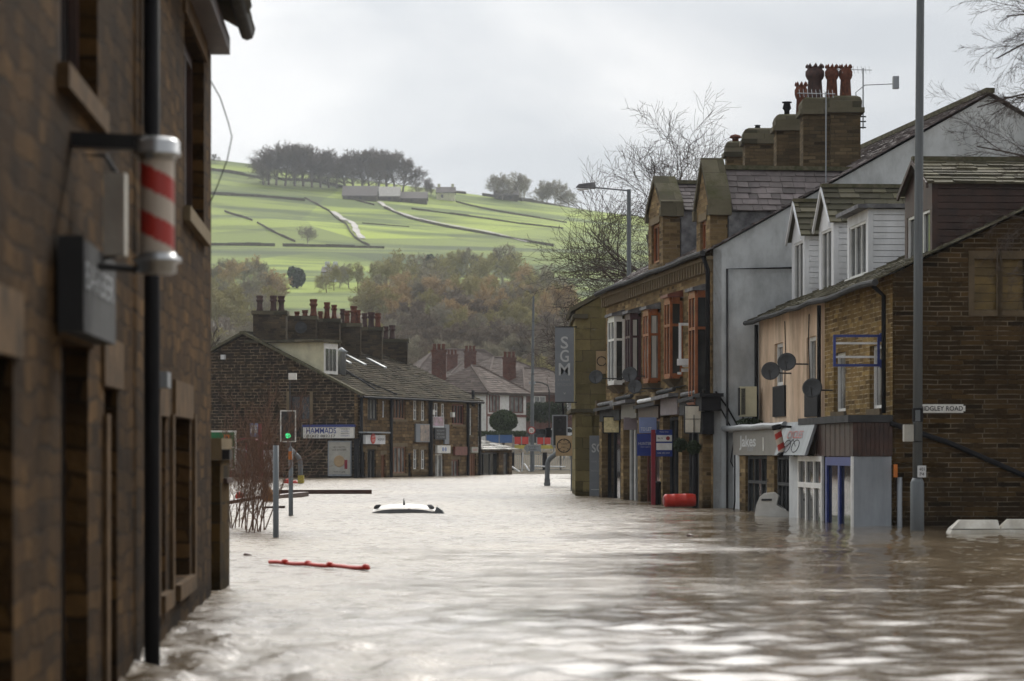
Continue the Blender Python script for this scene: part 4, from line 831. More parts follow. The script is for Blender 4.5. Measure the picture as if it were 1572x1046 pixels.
# stone gabled dormers with coping
def stone_dormer(pn, pf, pbk, ya, ye, yrid, ysl, wd_y):
    un, uf = fr3.u(pn), fr3.u(pf); Yn = fr3.p(un, 0).y; th_ = (pbk - pn) * Yn / F; um = (un + uf) / 2; zf = lambda y: H + (695 - y) * (Yn + .6) / F
    za, ze, zr, zs = zf(ya), zf(ye), zf(yrid), zf(ysl); mb = MB(); wa, wb = un + .55, uf - .5; w0, w1_ = zf(wd_y[1]), zf(wd_y[0])
    mb.panel(fr3, [(un, EZ3 - .5), (uf, EZ3 - .5), (uf, ze), (um, za), (un, ze)], [(wa, wb, w0, w1_)], thick=th_, o=.03); o = mb.build('stone_dormer', K['orange'], ot)
    q = MB()
    for s_, k_ in ((un - .1, 1), (uf + .1, -1)):
        q.prism([fr3.p(s_, ze - .1, .1), fr3.p(um, za + .0, .1), fr3.p(um, za + .16, .1), fr3.p(s_, ze + .10, .1)], V((*( -fr3.n * (th_ + .15)), 0)))
    q.box(fr3, un - .16, un + .05, ze - .32, ze - .06, -th_ - .05, .12); q.box(fr3, uf - .05, uf + .16, ze - .32, ze - .06, -th_ - .05, .12); q.build('coping', K['cap'], o)
    q = MB(); q.slates(fr3.p(un - .05, zs, -RW), fr3.p(un - .05, zs, -th_ - .1), fr3.p(um, zr, -th_ - .1), fr3.p(um, zr, -RW), ch=.2, wd=.34, rnd=rs, th=.02); q.slates(fr3.p(uf + .05, zs, -RW), fr3.p(uf + .05, zs, -th_ - .1), fr3.p(um, zr, -th_ - .1), fr3.p(um, zr, -RW), ch=.2, wd=.34, rnd=rs, th=.02)
    q.build('dormer_roof', K['lilac'], o)
    q = MB(); q.box(fr3, um - .1, um + .1, zr + .01, zr + .12, -RW, -th_ - .05); q.build('ridge', K['ridge'], o)
    q = MB(); q.box(fr3, un + .02, un + .08, EZ3, zs - .02, -5, -th_ - .002); q.box(fr3, uf - .08, uf - .02, EZ3, zs - .02, -5, -th_ - .002); q.build('lead_cheek', K['lead'], o)
    window(fr3.off(.03), wa, wb, w0, w1_, ot, 'orangewood', 2, 1, .12, .08, 'glass')
    q = MB(); q.box(fr3, wa - .15, wb + .15, w1_ + .003, w1_ + .2, .0, .06); q.build('lintel', K['sandstone'], o)
stone_dormer(1092, 1071, 1119, 250, 315, 259, 327, (338, 384)); stone_dormer(1019, 997, 1046, 276, 318, 280, 326, (342, 402))
# chimneys
def chimney(parent, cx, cy, w_, d_, zb, zt, pots, mat='chimney', capm='cap'):
    mb = MB(); mb.ab(cx - w_ / 2, cx + w_ / 2, cy - d_ / 2, cy + d_ / 2, zb, zt - .48); o = mb.build('chimney', K[mat], parent)
    q = MB(); q.ab(cx - w_ / 2 - .1, cx + w_ / 2 + .1, cy - d_ / 2 - .1, cy + d_ / 2 + .1, zt - .48, zt - .34)
    a, b = w_ / 2 + .03, d_ / 2 + .03; ring = lambda s, z: [(cx - a * s, cy - b * s, z), (cx + a * s, cy - b * s, z), (cx + a * s, cy + b * s, z), (cx - a * s, cy + b * s, z)]
    q.hexa(ring(1, zt - .338) + ring(1.02, zt - .16)); q.hexa(ring(1.02, zt - .16) + ring(.93, zt - .05)); q.hexa(ring(.93, zt - .05) + ring(.7, zt + .01)); q.build('chimney_cap', K[capm], o)
    for (px_, h, r, kind) in pots:
        p = MB(); p.smooth = True; c = (px_, cy, zt - .02)
        if kind == 'crown':
            p.lathe(c, [(r * 1.05, 0), (r, h * .1), (r * .86, h * .55), (r * 1.05, h * .6), (r * 1.2, h * .68), (r * 1.2, h * .8), (r * .95, h * .86), (r * 1.0, h * .92), (r * .85, h * .9), (r * .5, h * .8)], 16)
            for k in range(8):
                an = k * math.pi / 4; q_ = V(c) + V((math.cos(an) * r * .97, math.sin(an) * r * .97, h * .9)); p.lathe(q_, [(r * .22, 0), (r * .24, h * .05), (.005, h * .12)], 5)
        elif kind == 'cowl':
            p.lathe(c, [(r * .6, 0), (r * .6, h * .4), (r * 1.0, h * .55), (r * .7, h * .9), (r * 1.1, h * .93), (r * 1.1, h)], 14)
        elif kind == 'mush':
            p.lathe(c, [(r * .6, 0), (r * .6, h * .5), (r * 1.2, h * .6), (r * .9, h * .85), (.02, h)], 14)
        else:
            p.lathe(c, [(r * 1.05, 0), (r * 1.0, h * .15), (r * .85, h * .6), (r * 1.12, h * .64), (r * 1.12, h * .72), (r * .95, h * .76), (r * 1.1, h * .93), (r * 1.15, h), (r * .8, h), (r * .75, h * .8)], 14)
        p.build('chimney_pot', K['blackpl' if kind == 'cowl' and r < .15 else ('potdark' if kind == 'crown' and r > .2 else 'pot')], o)
    return o
def cx(px, D): return (px - 786) * D / F
def zz(py, D): return H + (695 - py) * D / F
chimney(ot, cx(1252, 72.2), 72.2, .78, .9, 7.4, zz(151, 72), [(cx(1251, 72.2), .98, .22, 'crown')])
chimney(ot, cx(1295, 72), 72.0, .82, .9, 7.6, zz(150, 72), [(cx(1277, 72), .92, .16, 'crown'), (cx(1298, 72), .92, .16, 'crown')])
chimney(ot, cx(1209, 75.5), 75.5, .72, .8, 7.3, zz(178, 75.5), [(cx(1208, 75.5), .42, .13, 'cowl')]); chimney(ot, cx(1236, 75), 75.6, .6, .6, 7.3, zz(180, 75), [(cx(1230, 75.6), 1.1, .16, 'crown')])
chimney(ot, cx(1166, 79), 79, .95, .8, 7.0, zz(199, 79), [(cx(1163, 79), .15, .09, 'cowl')]); chimney(ot, cx(1128, 82), 82, .55, .7, 6.9, zz(219, 82), [(cx(1129, 82), .28, .17, 'mush')])
# television aerials
def aerial(name, label, base, h, m='galv', two=True):
    root = thing(name, label, 'aerial', base); b = V(base); q = MB(); q.tube([b, b + V((0, 0, h))], .02, 6); q.build('mast', K[m], root)
    q = MB(); t_ = b + V((0, 0, h - .05)); q.tube([t_ + V((-.75, -.1, .0)), t_ + V((.25, .05, .0))], .012, 5)
    for k in range(9): c = t_ + V((-.7 + k * .11, -.09 + k * .015, 0)); q.tube([c - V((.0, .12, .12)), c + V((.0, .12, .12))], .006, 4)
    q.build('antenna', K[m], root)
    if two:
        q = MB(); q.tube([b + V((-.15, 0, h * .15)), b + V((-.2, 0, h * .6)), b + V((.05, 0, h * .72)), b + V((.85, 0, h * .74))], .015, 5); q.ab(b.x + .82, b.x + .98, b.y - .1, b.y + .1, b.z + h * .66, b.z + h * .86); q.build('side_arm', K[m], root)
        q = MB()
        for k in (.02, .12, .2): q.tube([b + V((-.22, 0, h * k)), b + V((.08, 0, h * k))], .02, 5)
        q.build('clamp', K['blackpl'], root)
aerial('tv_aerial', 'television aerial with two arms on the right side of the tallest chimney', (cx(1325, 72), 72, zz(198, 72)), 1.68)
aerial('tv_aerial', 'thin grey aerial mast in front of the tallest chimney', (cx(1268, 68), 68, zz(300, 68)), 2.7, two=False)
# shop fronts under the bays
FZ0, FZ1 = 2.42, 2.95; K['mauve0'] = plain('faded_fascia', (.20, .17, .18), .6, .15, 3)
for pr, z_ in ((938, 0), (972, 0), (999, 0), (1034, 0), (1064, 0)):
    u = fr3.u(pr); q = MB(); q.box(fr3, u, u + .5, -1.2, FZ0 - .02, .002, .30); q.build('pilaster', K['orange'], ot)
q = MB(); q.box(fr3, .3, .75, -1.2, FZ0 - .02, .002, .22); q.build('pilaster', K['orange'], ot)
fe = [(.8, fr3.u(1064) - .02), (fr3.u(1064) + .52, fr3.u(1034) - .02), (fr3.u(1034) + .52, fr3.u(999) - .02), (fr3.u(999) + .52, fr3.u(972) - .02), (fr3.u(972) + .52, fr3.u(938) - .02)]
for (a, b), fm in zip(fe, ('gutter', 'gutter', 'redwood', 'upvc', 'blackpl')):
    window(fr3.off(.1), a, b, -1.0, FZ0 - .03, ot, fm, 3, 1, .04, .07, 'glassd', name='shop_window')
rs2 = random.Random(8)
for i, (a, b) in enumerate(fe):
    dz = (.0, .12, -.06, .08, -.02)[i]; od = (.42, .62, .5, .7, .55)[i]
    q = MB(); q.box(fr3, a - .12, b + .1, FZ0 + dz * .3, FZ1 - .16 + dz, .30, .36); f0 = q.build('shop_fascia', K[('gutter', 'mauve0', 'browntimber', 'fascia', 'gutter')[i]], ot)
    q = MB(); q.hexa([fr3.p(a - .2, FZ1 - .12 + dz, .02), fr3.p(b + .15, FZ1 - .12 + dz, .02), fr3.p(b + .15, FZ1 - .2 + dz, od), fr3.p(a - .2, FZ1 - .14 + dz, od), fr3.p(a - .2, FZ1 - .02 + dz, .02), fr3.p(b + .15, FZ1 - .0 + dz, .02), fr3.p(b + .15, FZ1 - .1 + dz, od), fr3.p(a - .2, FZ1 - .05 + dz, od)]); q.build('canopy', K[('gutter', 'lead', 'gutter', 'lead', 'gutter')[i]], f0)
    q = MB(); q.tube([fr3.p(a - .1, FZ1 + .06 + dz, od * .7), fr3.p(b + .05, FZ1 + .02 + dz, od * .7)], .06, 8); q.build('awning_roll', K[('lead', 'gutter', 'clad', 'gutter', 'lead')[i]], f0)
    q = MB(); q.box(fr3, b + .2, b + .42, FZ1 - .3 + dz, FZ1 + .14, .02, od * .8); q.build('console_bracket', K['sanddark'], f0)
    q = MB(); q.tube([fr3.p(a + .3, FZ1 + .3, .02), fr3.p(a + .35, FZ1 + .1 + dz, od * .7)], .015, 4); q.build('stay', K['black'], f0)
q = MB(); q.box(fr3, -.25, .55, 2.5, 2.86, -.15, .36); q.box(fr3, -.35, .65, 2.861, 2.95, -.2, .42); q.box(fr3, -.1, .3, 1.9, 2.49, .002, .3); q.build('black_cornice', K['blackpl'], ot)
def board(name, label, cat, p0, p1, D, mat, th_=.05, tilt=0, frame=None):
    """sign board facing the lens side of the street, p0/p1 = photo corners at distance D"""
    a, b = P(p0[0], p1[1], D), P(p1[0], p0[1], D); root = thing(name, label, cat, (a.x, D, a.z)); q = MB()
    q.hexa([(a.x, D, a.z), (b.x, D, a.z), (b.x, D + th_, a.z), (a.x, D + th_, a.z), (a.x - 0, D - tilt, b.z), (b.x, D - tilt, b.z), (b.x, D - tilt + th_, b.z), (a.x, D - tilt + th_, b.z)]); q.build('panel', K[mat], root)
    if frame:
        q = MB(); t_ = .03
        q.ab(a.x - t_, a.x - .002, D - .012, D + th_, a.z - t_, b.z + t_); q.ab(b.x + .002, b.x + t_, D - .012, D + th_, a.z - t_, b.z + t_); q.ab(a.x - .002, b.x + .002, D - .012, D + th_, b.z + .002, b.z + t_); q.ab(a.x - .002, b.x + .002, D - .012, D + th_, a.z - t_, a.z - .002); q.build('frame', K[frame], root)
    return root, a, b
K['pale'] = plain('dirty_white_panel', (.70, .67, .58), .6, .12, 3, grime=.2)
K['litsign'] = plain('ribbed_yellow_panel', (.80, .70, .42), .5, .15, 9, dirt=(.52, .44, .22))
r_, a, b = board('shop_sign', 'yellowish ribbed box sign nearest the mossy stone building', 'shop sign', (927, 641), (950, 664), 80.3, 'litsign', .25, .0, 'blackpl')
for k in range(6): pass
r_, a, b = board('shop_sign', 'pale square sign hanging tilted at the near end of the bay window terrace', 'shop sign', (1052, 624), (1081, 664), 67.2, 'pale', .12, .15, 'gutter')
q = MB(); q.ab(a.x + .21, a.x + .225, a.y - .1, a.y - .01, a.z, b.z); q.ab(a.x, b.x, a.y - .09, a.y - .02, (a.z + b.z) / 2, (a.z + b.z) / 2 + .012); q.build('cross_bar', K['gutter'], r_)
K['mauve'] = plain('faded_mauve_panel', (.24, .20, .22), .6, .1, 3)
board('shop_sign', 'faded mauve sign panel under the canopy beside the yellowish sign', 'shop sign', (958, 641), (978, 660), 77.3, 'mauve', .2)
r_, a, b = board('shop_sign', 'pale blue panel above the dark blue hanging sign', 'shop sign', (981, 641), (1008, 665), 73.2, 'paleblue', .05); text('TO LET', V((a.x + .05, a.y, a.z + .06)), X3, Z3, .3, .1, K['white'], r_)
r_, a, b = board('shop_sign', 'dark blue hanging sign with white capitals left of the red bus stop post', 'shop sign', (978, 666), (1003, 700), 73, 'bluesign', .05); text('HUNTERS', V((a.x + .04, a.y, a.z + .3)), X3, Z3, b.x - a.x - .06, .085, K['sgmtxt'], r_); text('estate agents', V((a.x + .1, a.y, a.z + .23)), X3, Z3, .26, .03, K['sgmtxt'], r_)
# white sign brackets on the wall
q = thing('sign_bracket', 'white empty sign bracket and trough light on the wall between orange bay windows', 'sign bracket', fr3.p(fr3.u(1060), 3.6, 0)); D_ = 69.5; mb = MB()
def fbx(mb, x0, y0, x1, y1, D, d=.06): a, b = P(x0, y1, D), P(x1, y0, D); mb.ab(a.x, b.x, D, D + d, a.z, b.z)
fbx(mb, 1042, 496, 1046, 556, D_); fbx(mb, 1046.2, 496, 1058, 500, D_); fbx(mb, 1046.2, 566, 1060, 571, D_); fbx(mb, 1040, 571.2, 1046, 575, D_); mb.build('bracket', K['clad'], q)
mb = MB(); fbx(mb, 1040, 551, 1080, 561, D_ - .25, .2); fbx(mb, 1048, 561.3, 1080, 563.5, D_ - .22, .1); mb.build('trough_light', K['clad'], q)
dishes(fr3, 915, 579, 11, .9, 'dark satellite dish nearest the mossy stone building'); dishes(fr3, 967, 575, 12, .75, 'upper dark satellite dish between the white and maroon bays'); dishes(fr3, 975, 594, 11, .8, 'lower grey satellite dish below the maroon bay window')
# air conditioner
a, b = P(1135, 640, 66.6), P(1160, 594, 66.6); rt = thing('air_conditioner', 'cream air conditioning unit on the grey gable above the shop roof', 'air conditioner', (a.x, 66.9, a.z)); q = MB(); q.ab(a.x, b.x, 66.3, 66.7, a.z, b.z); q.build('casing', K['cream'], rt)
q = MB(); 
for k in range(7): q.ab(a.x + .02 + k * .016, a.x + .028 + k * .016, 66.285, 66.299, a.z + .05, b.z - .05)
q.ab(a.x - .03, a.x - .002, 66.32, 66.68, a.z + .03, b.z - .03); q.build('grille', K['gutter'], rt)
q = MB(); q.tube([(a.x + .1, 66.7, a.z), (a.x + .1, 67.0, a.z - .1)], .02, 5); q.tube([(b.x - .05, 66.7, a.z), (b.x - .05, 67.0, a.z - .1)], .02, 5); q.build('bracket', K['gutter'], rt)
mm_ = MB(); r5 = random.Random(2); leafclump(mm_, r5, (P(1150, 648, 66.2)), .35, .25, .12, 900, .03); tag(mm_.build('moss_heap', K['leafdark']), 'dark heap of moss and leaves under the air conditioning unit', 'moss')
# topiary balls
for px, py, lab, D_ in ((1065, 687, 'nearer clipped green ball hanging at the shop door', 67.4), (1044, 683, 'farther clipped green ball hanging beside the bus stop flag', 69.4)):
    c = P(px, py, D_); rt = thing('hanging_plant_ball', lab, 'plant', c, 'hanging green balls'); q = MB(); leafclump(q, r5, c, .21, .21, .21, 1500, .025, 0); q.build('foliage', K['leafdark'], rt); q = MB(); q.tube([c + V((0, 0, .18)), c + V((.0, .0, .75))], .008, 5); q.build('chain', K['black'], rt)
# ================================================================ mossy ashlar building with banner
sb2 = thing('ashlar_building', 'mossy square block stone building beyond the bay window terrace', 'building', (2.09, 86, 0)); fB = Fr((2.09, 86), (9, 86), flip=True)
m1 = MB(); m1.panel(fB, [(0, zz(628, 86)), (7, zz(628, 86)), (7, 8.6), (1.1, 6.75), (0, 6.1)], thick=6); m1.build('wall', K['sgm'], sb2)
m1 = MB(); m1.ab(2.12, 9, 86.04, 92, -1.2, zz(628, 86) - .12); m1.ab(2.09, 2.64, 85.93, 86.035, -1.2, zz(628, 86) - .12); m1.build('lower_wall', K['sgm'], sb2)
m1 = MB(); m1.ab(1.93, 3.0, 85.85, 92, zz(628, 86) - .12, zz(628, 86) - .002); m1.build('string_course', K['cap'], sb2)
m1 = MB(); m1.hexa([(1.95, 85.9, 6.08), (3.25, 85.9, 6.78), (3.25, 92, 6.78), (1.95, 92, 6.08), (1.9, 85.9, 6.2), (3.2, 85.9, 6.92), (3.2, 92, 6.92), (1.9, 92, 6.2)]); m1.ab(2.0, 2.5, 85.9, 92, 5.85, 6.0); m1.build('roof_edge', K['cap'], sb2)
m1 = MB(); m1.hexa([(3.2, 85.9, 6.8), (9.1, 85.9, 8.65), (9.1, 92, 8.65), (3.2, 92, 6.8), (3.2, 85.9, 6.9), (9.1, 85.9, 8.75), (9.1, 92, 8.75), (3.2, 92, 6.9)]); m1.build('roof', K['slate'], sb2)
r_, a, b = board('banner', 'tall grey vertical banner with big pale letters at the corner of the mossy building', 'banner', (852, 503), (881, 617), 85.9, 'signgrey', .02)
wd = b.x - a.x; h_ = b.z - a.z
for ch, k, wf in (('S', .715, .40), ('G', .535, .46), ('M', .355, .60)): text(ch, V((a.x + wd * (.5 - wf / 2), a.y, a.z + h_ * k)), X3, Z3, wd * wf, h_ * .165, K['sgmtxt'], r_, bold=.012)
text('HAIR', V((a.x + wd * .18, a.y, a.z + h_ * .28)), X3, Z3, wd * .64, .07, K['dimtxt'], r_); text('STUDIOS', V((a.x + wd * .12, a.y, a.z + h_ * .21)), X3, Z3, wd * .76, .09, K['dimtxt'], r_); text('v', V((a.x + wd * .45, a.y, a.z + h_ * .1)), X3, Z3, wd * .12, .06, K['sgmtxt'], r_)
q = MB(); q.tube([(b.x, 85.92, b.z + .02), (b.x + .1, 85.95, b.z + .02)], .02, 6); q.tube([(a.x, 85.9, b.z + .02), (b.x, 85.9, b.z + .02)], .018, 6); q.tube([(a.x, 85.9, a.z - .02), (b.x + .1, 85.95, a.z - .02)], .018, 6); q.tube([(a.x + .25, 85.9, a.z - .02), (a.x + .28, 85.9, a.z - .42)], .035, 6); q.build('bracket', K['blackpl'], r_)
r_, a, b = board('wall_sign', 'tall blue grey wall sign with pale letters at the foot of the mossy building', 'sign', (905, 669), (932, 790), 85.88, 'signgrey', .04); text('SGM', V((a.x + .07, a.y, P(0, 695, 85.9).z + .0)), X3, Z3, (b.x - a.x) * 1.1, .3, K['sgmtxt'], r_, bold=.02); text('SALON', V((a.x + .2, a.y, P(0, 684, 85.9).z)), X3, Z3, .3, .08, K['dimtxt'], r_)
q = MB(); q.ab(a.x + .05, b.x - .1, 85.872, 85.878, .2, .22); q.build('rule', K['sgmtxt'], r_)
text('HAIR  NAILS', V((a.x + .06, a.y, 1.1)), X3, Z3, .45, .06, K['dimtxt'], r_); text('BEAUTY', V((a.x + .06, a.y, .8)), X3, Z3, .4, .06, K['dimtxt'], r_)
# ================================================================ far left: dark stone gable and cottage terrace
fr4 = Fr((-8.67, 147), (-2.16, 163), flip=True); U4 = 17.3; HW = 7.3; EZ4 = 4.75; AZ = 8.17
fg4 = Fr((-8.67, 147), (-8.67 - .926 * 10, 147 + .377 * 10))         # gable, u runs to the left
ct = thing('cottage_terrace', 'dark stone cottage terrace with many clay chimney pots and a long stone slate roof', 'terrace', (-8.67, 147, 0))
def h4(x0, x1, y0, y1): a, b = sorted((fr4.u(x0), fr4.u(x1))); return (a, b, fr4.z((x0 + x1) / 2, y1), fr4.z((x0 + x1) / 2, y0))
WN = [(564.5, 580, 612, 645, 'gutter', 3, 1, 'glassw'), (587, 591.5, 616, 641, 'clad', 1, 1, 'glassw'), (604, 623, 612, 644, 'door', 4, 1, 'glassd'),
      (634.5, 641, 615, 645, 'upvc', 2, 2, 'glass'), (646.5, 653, 616, 646, 'upvc', 2, 2, 'glass'), (666, 673.5, 619, 644, 'upvc', 2, 2, 'glass'), (677.5, 683.5, 620, 651, 'upvc', 2, 2, 'glass'),
      (694, 713, 621, 652, 'redwood', 4, 1, 'glassd'), (720, 725, 627, 668, 'upvc', 1, 2, 'glass'),
      (564, 577, 690, 750, 'gutter', 2, 1, 'glassd'), (555, 561, 694, 750, 'blackpl', 1, 1, 'glassd'), (601, 624, 686, 727, 'door', 4, 1, 'glassw'), (627, 632, 696, 750, 'black', 1, 1, 'glassd'), (634.5, 641, 690, 720.5, 'upvc', 2, 2, 'glass'), (646.5, 653, 691, 720.5, 'upvc', 2, 2, 'glass'),
      (668, 681, 697, 750, 'upvc', 2, 1, 'glassw'), (693, 705, 706, 750, 'redwood', 2, 1, 'glassw'), (585, 592, 698, 750, 'door', 2, 1, 'door'), (716, 731, 697, 750, 'door', 4, 1, 'door')]
hs = []
for w_ in WN:
    a, b, c, d = h4(*w_[:4]); c = max(c, -1.1) if w_[3] < 740 else -1.1; hs.append((a, b, c, d))
m1 = MB(); m1.panel(fr4, [(0, -1.2), (U4, -1.2), (U4, EZ4), (0, EZ4)], hs, thick=.25); m1.build('front_wall', K['hamfront'], ct)
for w_, (a, b, c, d) in zip(WN, hs):
    window(fr4, a, b, c, d, ct, w_[4], w_[5], w_[6], .14, .09 if b - a > .8 else .07, w_[7], 'sandstone' if w_[3] < 740 and w_[4] in ('upvc', 'door', 'redwood') else None, name='door' if w_[3] > 740 else 'window')
q = MB()
for (a, b, c, d) in hs:
    if b - a > .5: q = MB(); q.box(fr4, a - .12, b + .12, d + .003, d + .22, -.05, .02); q.build('stone_lintel', K['sandstone'], ct)
for x in (644, 659.5, 675.5): u = fr4.u(x); z0 = fr4.z(x, 648 if x != 659.5 else 648); 
q = MB(); q.box(fr4, fr4.u(642.5), fr4.u(645), fr4.z(643, 648), fr4.z(643, 612), -.03, .03); q.build('stone_mullion', K['sandstone'], ct); q = MB(); q.box(fr4, fr4.u(642.5), fr4.u(645), fr4.z(643, 722), fr4.z(643, 686), -.03, .03); q.build('stone_mullion', K['sandstone'], ct); q = MB(); q.box(fr4, fr4.u(674.4), fr4.u(676.4), fr4.z(675, 646), fr4.z(675, 616), -.03, .03)
q.build('stone_mullion', K['sandstone'], ct)
dh = (fg4.u(476), fg4.u(444), fg4.z(460, 646), fg4.z(460, 607)); dh = (min(dh[:2]), max(dh[:2]), dh[2], dh[3])
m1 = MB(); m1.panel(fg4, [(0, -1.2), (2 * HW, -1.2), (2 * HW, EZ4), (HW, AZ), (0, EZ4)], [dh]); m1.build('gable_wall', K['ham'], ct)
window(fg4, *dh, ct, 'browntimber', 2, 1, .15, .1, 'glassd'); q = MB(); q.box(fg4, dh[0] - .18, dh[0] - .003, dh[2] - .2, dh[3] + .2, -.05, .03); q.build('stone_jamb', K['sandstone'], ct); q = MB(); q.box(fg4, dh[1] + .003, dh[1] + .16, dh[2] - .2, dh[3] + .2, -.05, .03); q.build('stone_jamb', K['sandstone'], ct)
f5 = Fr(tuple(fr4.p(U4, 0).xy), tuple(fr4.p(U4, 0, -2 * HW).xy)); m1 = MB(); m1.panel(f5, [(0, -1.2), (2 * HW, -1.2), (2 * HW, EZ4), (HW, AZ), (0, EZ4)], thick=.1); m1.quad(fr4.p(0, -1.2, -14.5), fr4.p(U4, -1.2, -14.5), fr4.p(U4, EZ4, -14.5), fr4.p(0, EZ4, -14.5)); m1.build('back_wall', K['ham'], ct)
r_ = MB(); half_roof(r_, fr4, -.2, U4 + .25, .3, EZ4 - .12, -HW, AZ + .1, ch=.3, wd=.45, rnd=rs, th=.035); half_roof(r_, fr4, -.2, U4 + .25, -14.9, EZ4 - .12, -HW, AZ + .1, ch=.3, wd=.45, rnd=rs, th=.035); ro4 = r_.build('roof', K['hamslate'], ct)
q = MB(); q.box(fr4, -.2, U4 + .2, AZ + .09, AZ + .24, -HW - .15, -HW + .15); q.build('ridge', K['ridge'], ro4)
q = MB(); 
for s_ in (1, -1): q.prism([fg4.p(HW + s_ * (HW + .3), EZ4 - .14, .2), fg4.p(HW, AZ + .08, .2), fg4.p(HW, AZ + .24, .2), fg4.p(HW + s_ * (HW + .35), EZ4 - .0, .2)], V((*(-fg4.n * .35), 0)))
q.build('verge', K['ridge'], ro4)
g = MB(); g.tube([fr4.p(u, EZ4 - .2, .38) for u in np.linspace(-.1, U4 + .1, 8)], .07, 6); g.build('gutter', K['blackpl'], ct)
for x in (552, 598, 658.5, 716, 734): 
    u = fr4.u(x); pipe([fr4.p(u, EZ4 - .2, .12), fr4.p(u, -1.2, .12)], .09 if x != 658.5 else .13, ct)
pipe([fr4.p(fr4.u(724), 4.3, .1), fr4.p(fr4.u(724), 5.3, .1)], .1, ct, 'vent_pipe')
# roof lights and flue
def rp(u, t, o=.12): # point on the front roof slope, t 0..1 up
    q_ = fr4.p(u, EZ4 - .12 + (AZ + .22 - EZ4) * t, .3 - (HW + .3) * t); return q_ + V((0, 0, o))
for u, t0, t1 in ((4.2, .50, .66), (7.0, .56, .72), (8.9, .55, .72), (11.3, .52, .68)):
    q = MB(); q.hexa([rp(u, t0, .05), rp(u + .4, t0, .05), rp(u + .4, t1, .05), rp(u, t1, .05), rp(u, t0, .13), rp(u + .4, t0, .13), rp(u + .4, t1, .13), rp(u, t1, .13)]); q.build('roof_light', K['galv'], ro4)
q = MB(); q.tube([rp(3.2, .1, .1), rp(4.4, .45, .1)], .05, 5); q.tube([rp(4.9, .02, .12), rp(3.2, .42, .12)], .045, 5); q.build('roof_pipe', K['gutter'], ro4)
c_ = V((cx(524, 150.5), 150.5, zz(572, 150.5))); q = MB(); q.smooth = True; q.lathe(c_, [(.27, -.3), (.27, 1.1), (.33, 1.15), (.38, 1.2), (.02, 1.45)], 14); q.build('flue', K['galv'], ro4)
# cream flat dormer
fdm = fr4.off(-2.35); q = MB(); q.box(fr4, .30, 2.15, 5.6, 7.72, -7.0, -2.35); dm = q.build('dormer', K['cream'], ct)
q = MB(); q.box(fr4, -.12, 2.2, 7.725, 7.87, -7.2, -2.1); q.build('dormer_roof', K['cap'], dm)
q = MB(); q.box(fdm, .35, 2.1, 5.9, 7.65, .005, .05); q.build('front_boards', K['white'], dm)
for u in (.5, .98, 1.46): 
    q = MB(); q.box(fdm, u, u + .38, 6.1, 7.35, .055, .07); q.build('pane', K['glass'], dm)
def stack(px0, px1, ytop, D, pots, dpth=1.2):
    c = (cx(px0, D) + cx(px1, D)) / 2; w_ = cx(px1, D) - cx(px0, D); mb = MB(); zt = zz(ytop, D); mb.ab(c - w_ / 2, c + w_ / 2, D - dpth / 2, D + dpth / 2, 6.2, zt - .22); o = mb.build('chimney', K['hamchim'], ct)
    q = MB(); q.ab(c - w_ / 2 - .09, c + w_ / 2 + .09, D - dpth / 2 - .09, D + dpth / 2 + .09, zt - .218, zt); q.build('chimney_cap', K['cap'], o)
    for (px_, hp, rp_, kd) in pots:
        p = MB(); p.smooth = True; h, r = hp * D / F, rp_ * D / F; b_ = (cx(px_, D), D + rs.uniform(-.25, .25), zt - .01)
        p.lathe(b_, [(r * .95, 0), (r * .95, h * .1), (r * .8, h * .2), (r * .74, h * .55), (r * .8, h * .6), (r * 1.05, h * .66), (r * 1.05, h * .74), (r * .8, h * .78), (r * 1.0, h * .92), (r * 1.0, h), (r * .7, h)], 12)
        p.build('chimney_pot', K['potdark' if kd else 'pot'], o)
stack(390, 440, 478, 150.5, [(399, 24, 5.5, 1), (420, 24, 5.5, 1), (431.5, 24, 5.5, 1)])
stack(441, 486, 486, 155, [(455.5, 8, 4.5, 0), (468, 10, 5, 0), (481, 27, 6, 0)]); stack(487, 522, 490, 156.5, [(492, 12, 4, 0), (502, 26, 5, 0), (513, 22, 4.5, 0)])
stack(523, 554, 497, 159.5, [(519.5 + 6, 23, 4, 1), (533, 20, 4.5, 0), (543, 27, 5.5, 0), (550, 21, 4, 0)]); stack(555, 587, 503, 162, [(560, 22, 4.5, 1), (569.5, 24, 5.5, 1), (580, 22, 5, 0)]); stack(588, 626, 521, 164.5, [(592, 20, 4.5, 1), (602, 22, 5, 1)])
q = MB(); q.lathe(P(462, 503, 153.6), [(.02, -.05), (.3, -.02), (.36, .02), (.3, .01)], 18, (0, -1, .1)); q.build('satellite_dish', K['gutter'], ct)
# signs on the gable and cottages
def gboard(fr, name, label, cat, x0, x1, y0, y1, mat, o0=.03, o1=.12):
    a, b = sorted((fr.u(x0), fr.u(x1))); c, d = fr.z((x0 + x1) / 2, y1), fr.z((x0 + x1) / 2, y0); root = thing(name, label, cat, fr.p(a, c, 0)); q = MB(); q.box(fr, a, b, c, d, o0, o1); q.build('panel', K[mat], root); return root, a, b, c, d
gl = -V((fg4.d.x, fg4.d.y, 0)); fl = V((fr4.d.x, fr4.d.y, 0))
rt, a, b, c, d = gboard(fg4, 'shop_sign', 'white and blue shop sign with blue capitals on the dark gable', 'shop sign', 469, 545.5, 656, 673, 'white', .1, .3)
q = MB(); q.box(fg4, a - .05, b + .05, d + .003, d + .14, .05, .34); q.build('blue_top', K['blue'], rt); ln_ = b - a; hh = d - c
text('HAMMADS', fg4.p(b - .2, c + hh * .42, .3), gl, Z3, ln_ * .6, hh * .52, K['bluesign'], rt, bold=.012); text('01422 882217', fg4.p(b - .22, c + hh * .08, .3), gl, Z3, ln_ * .58, hh * .24, K['ink'], rt, bold=.01)
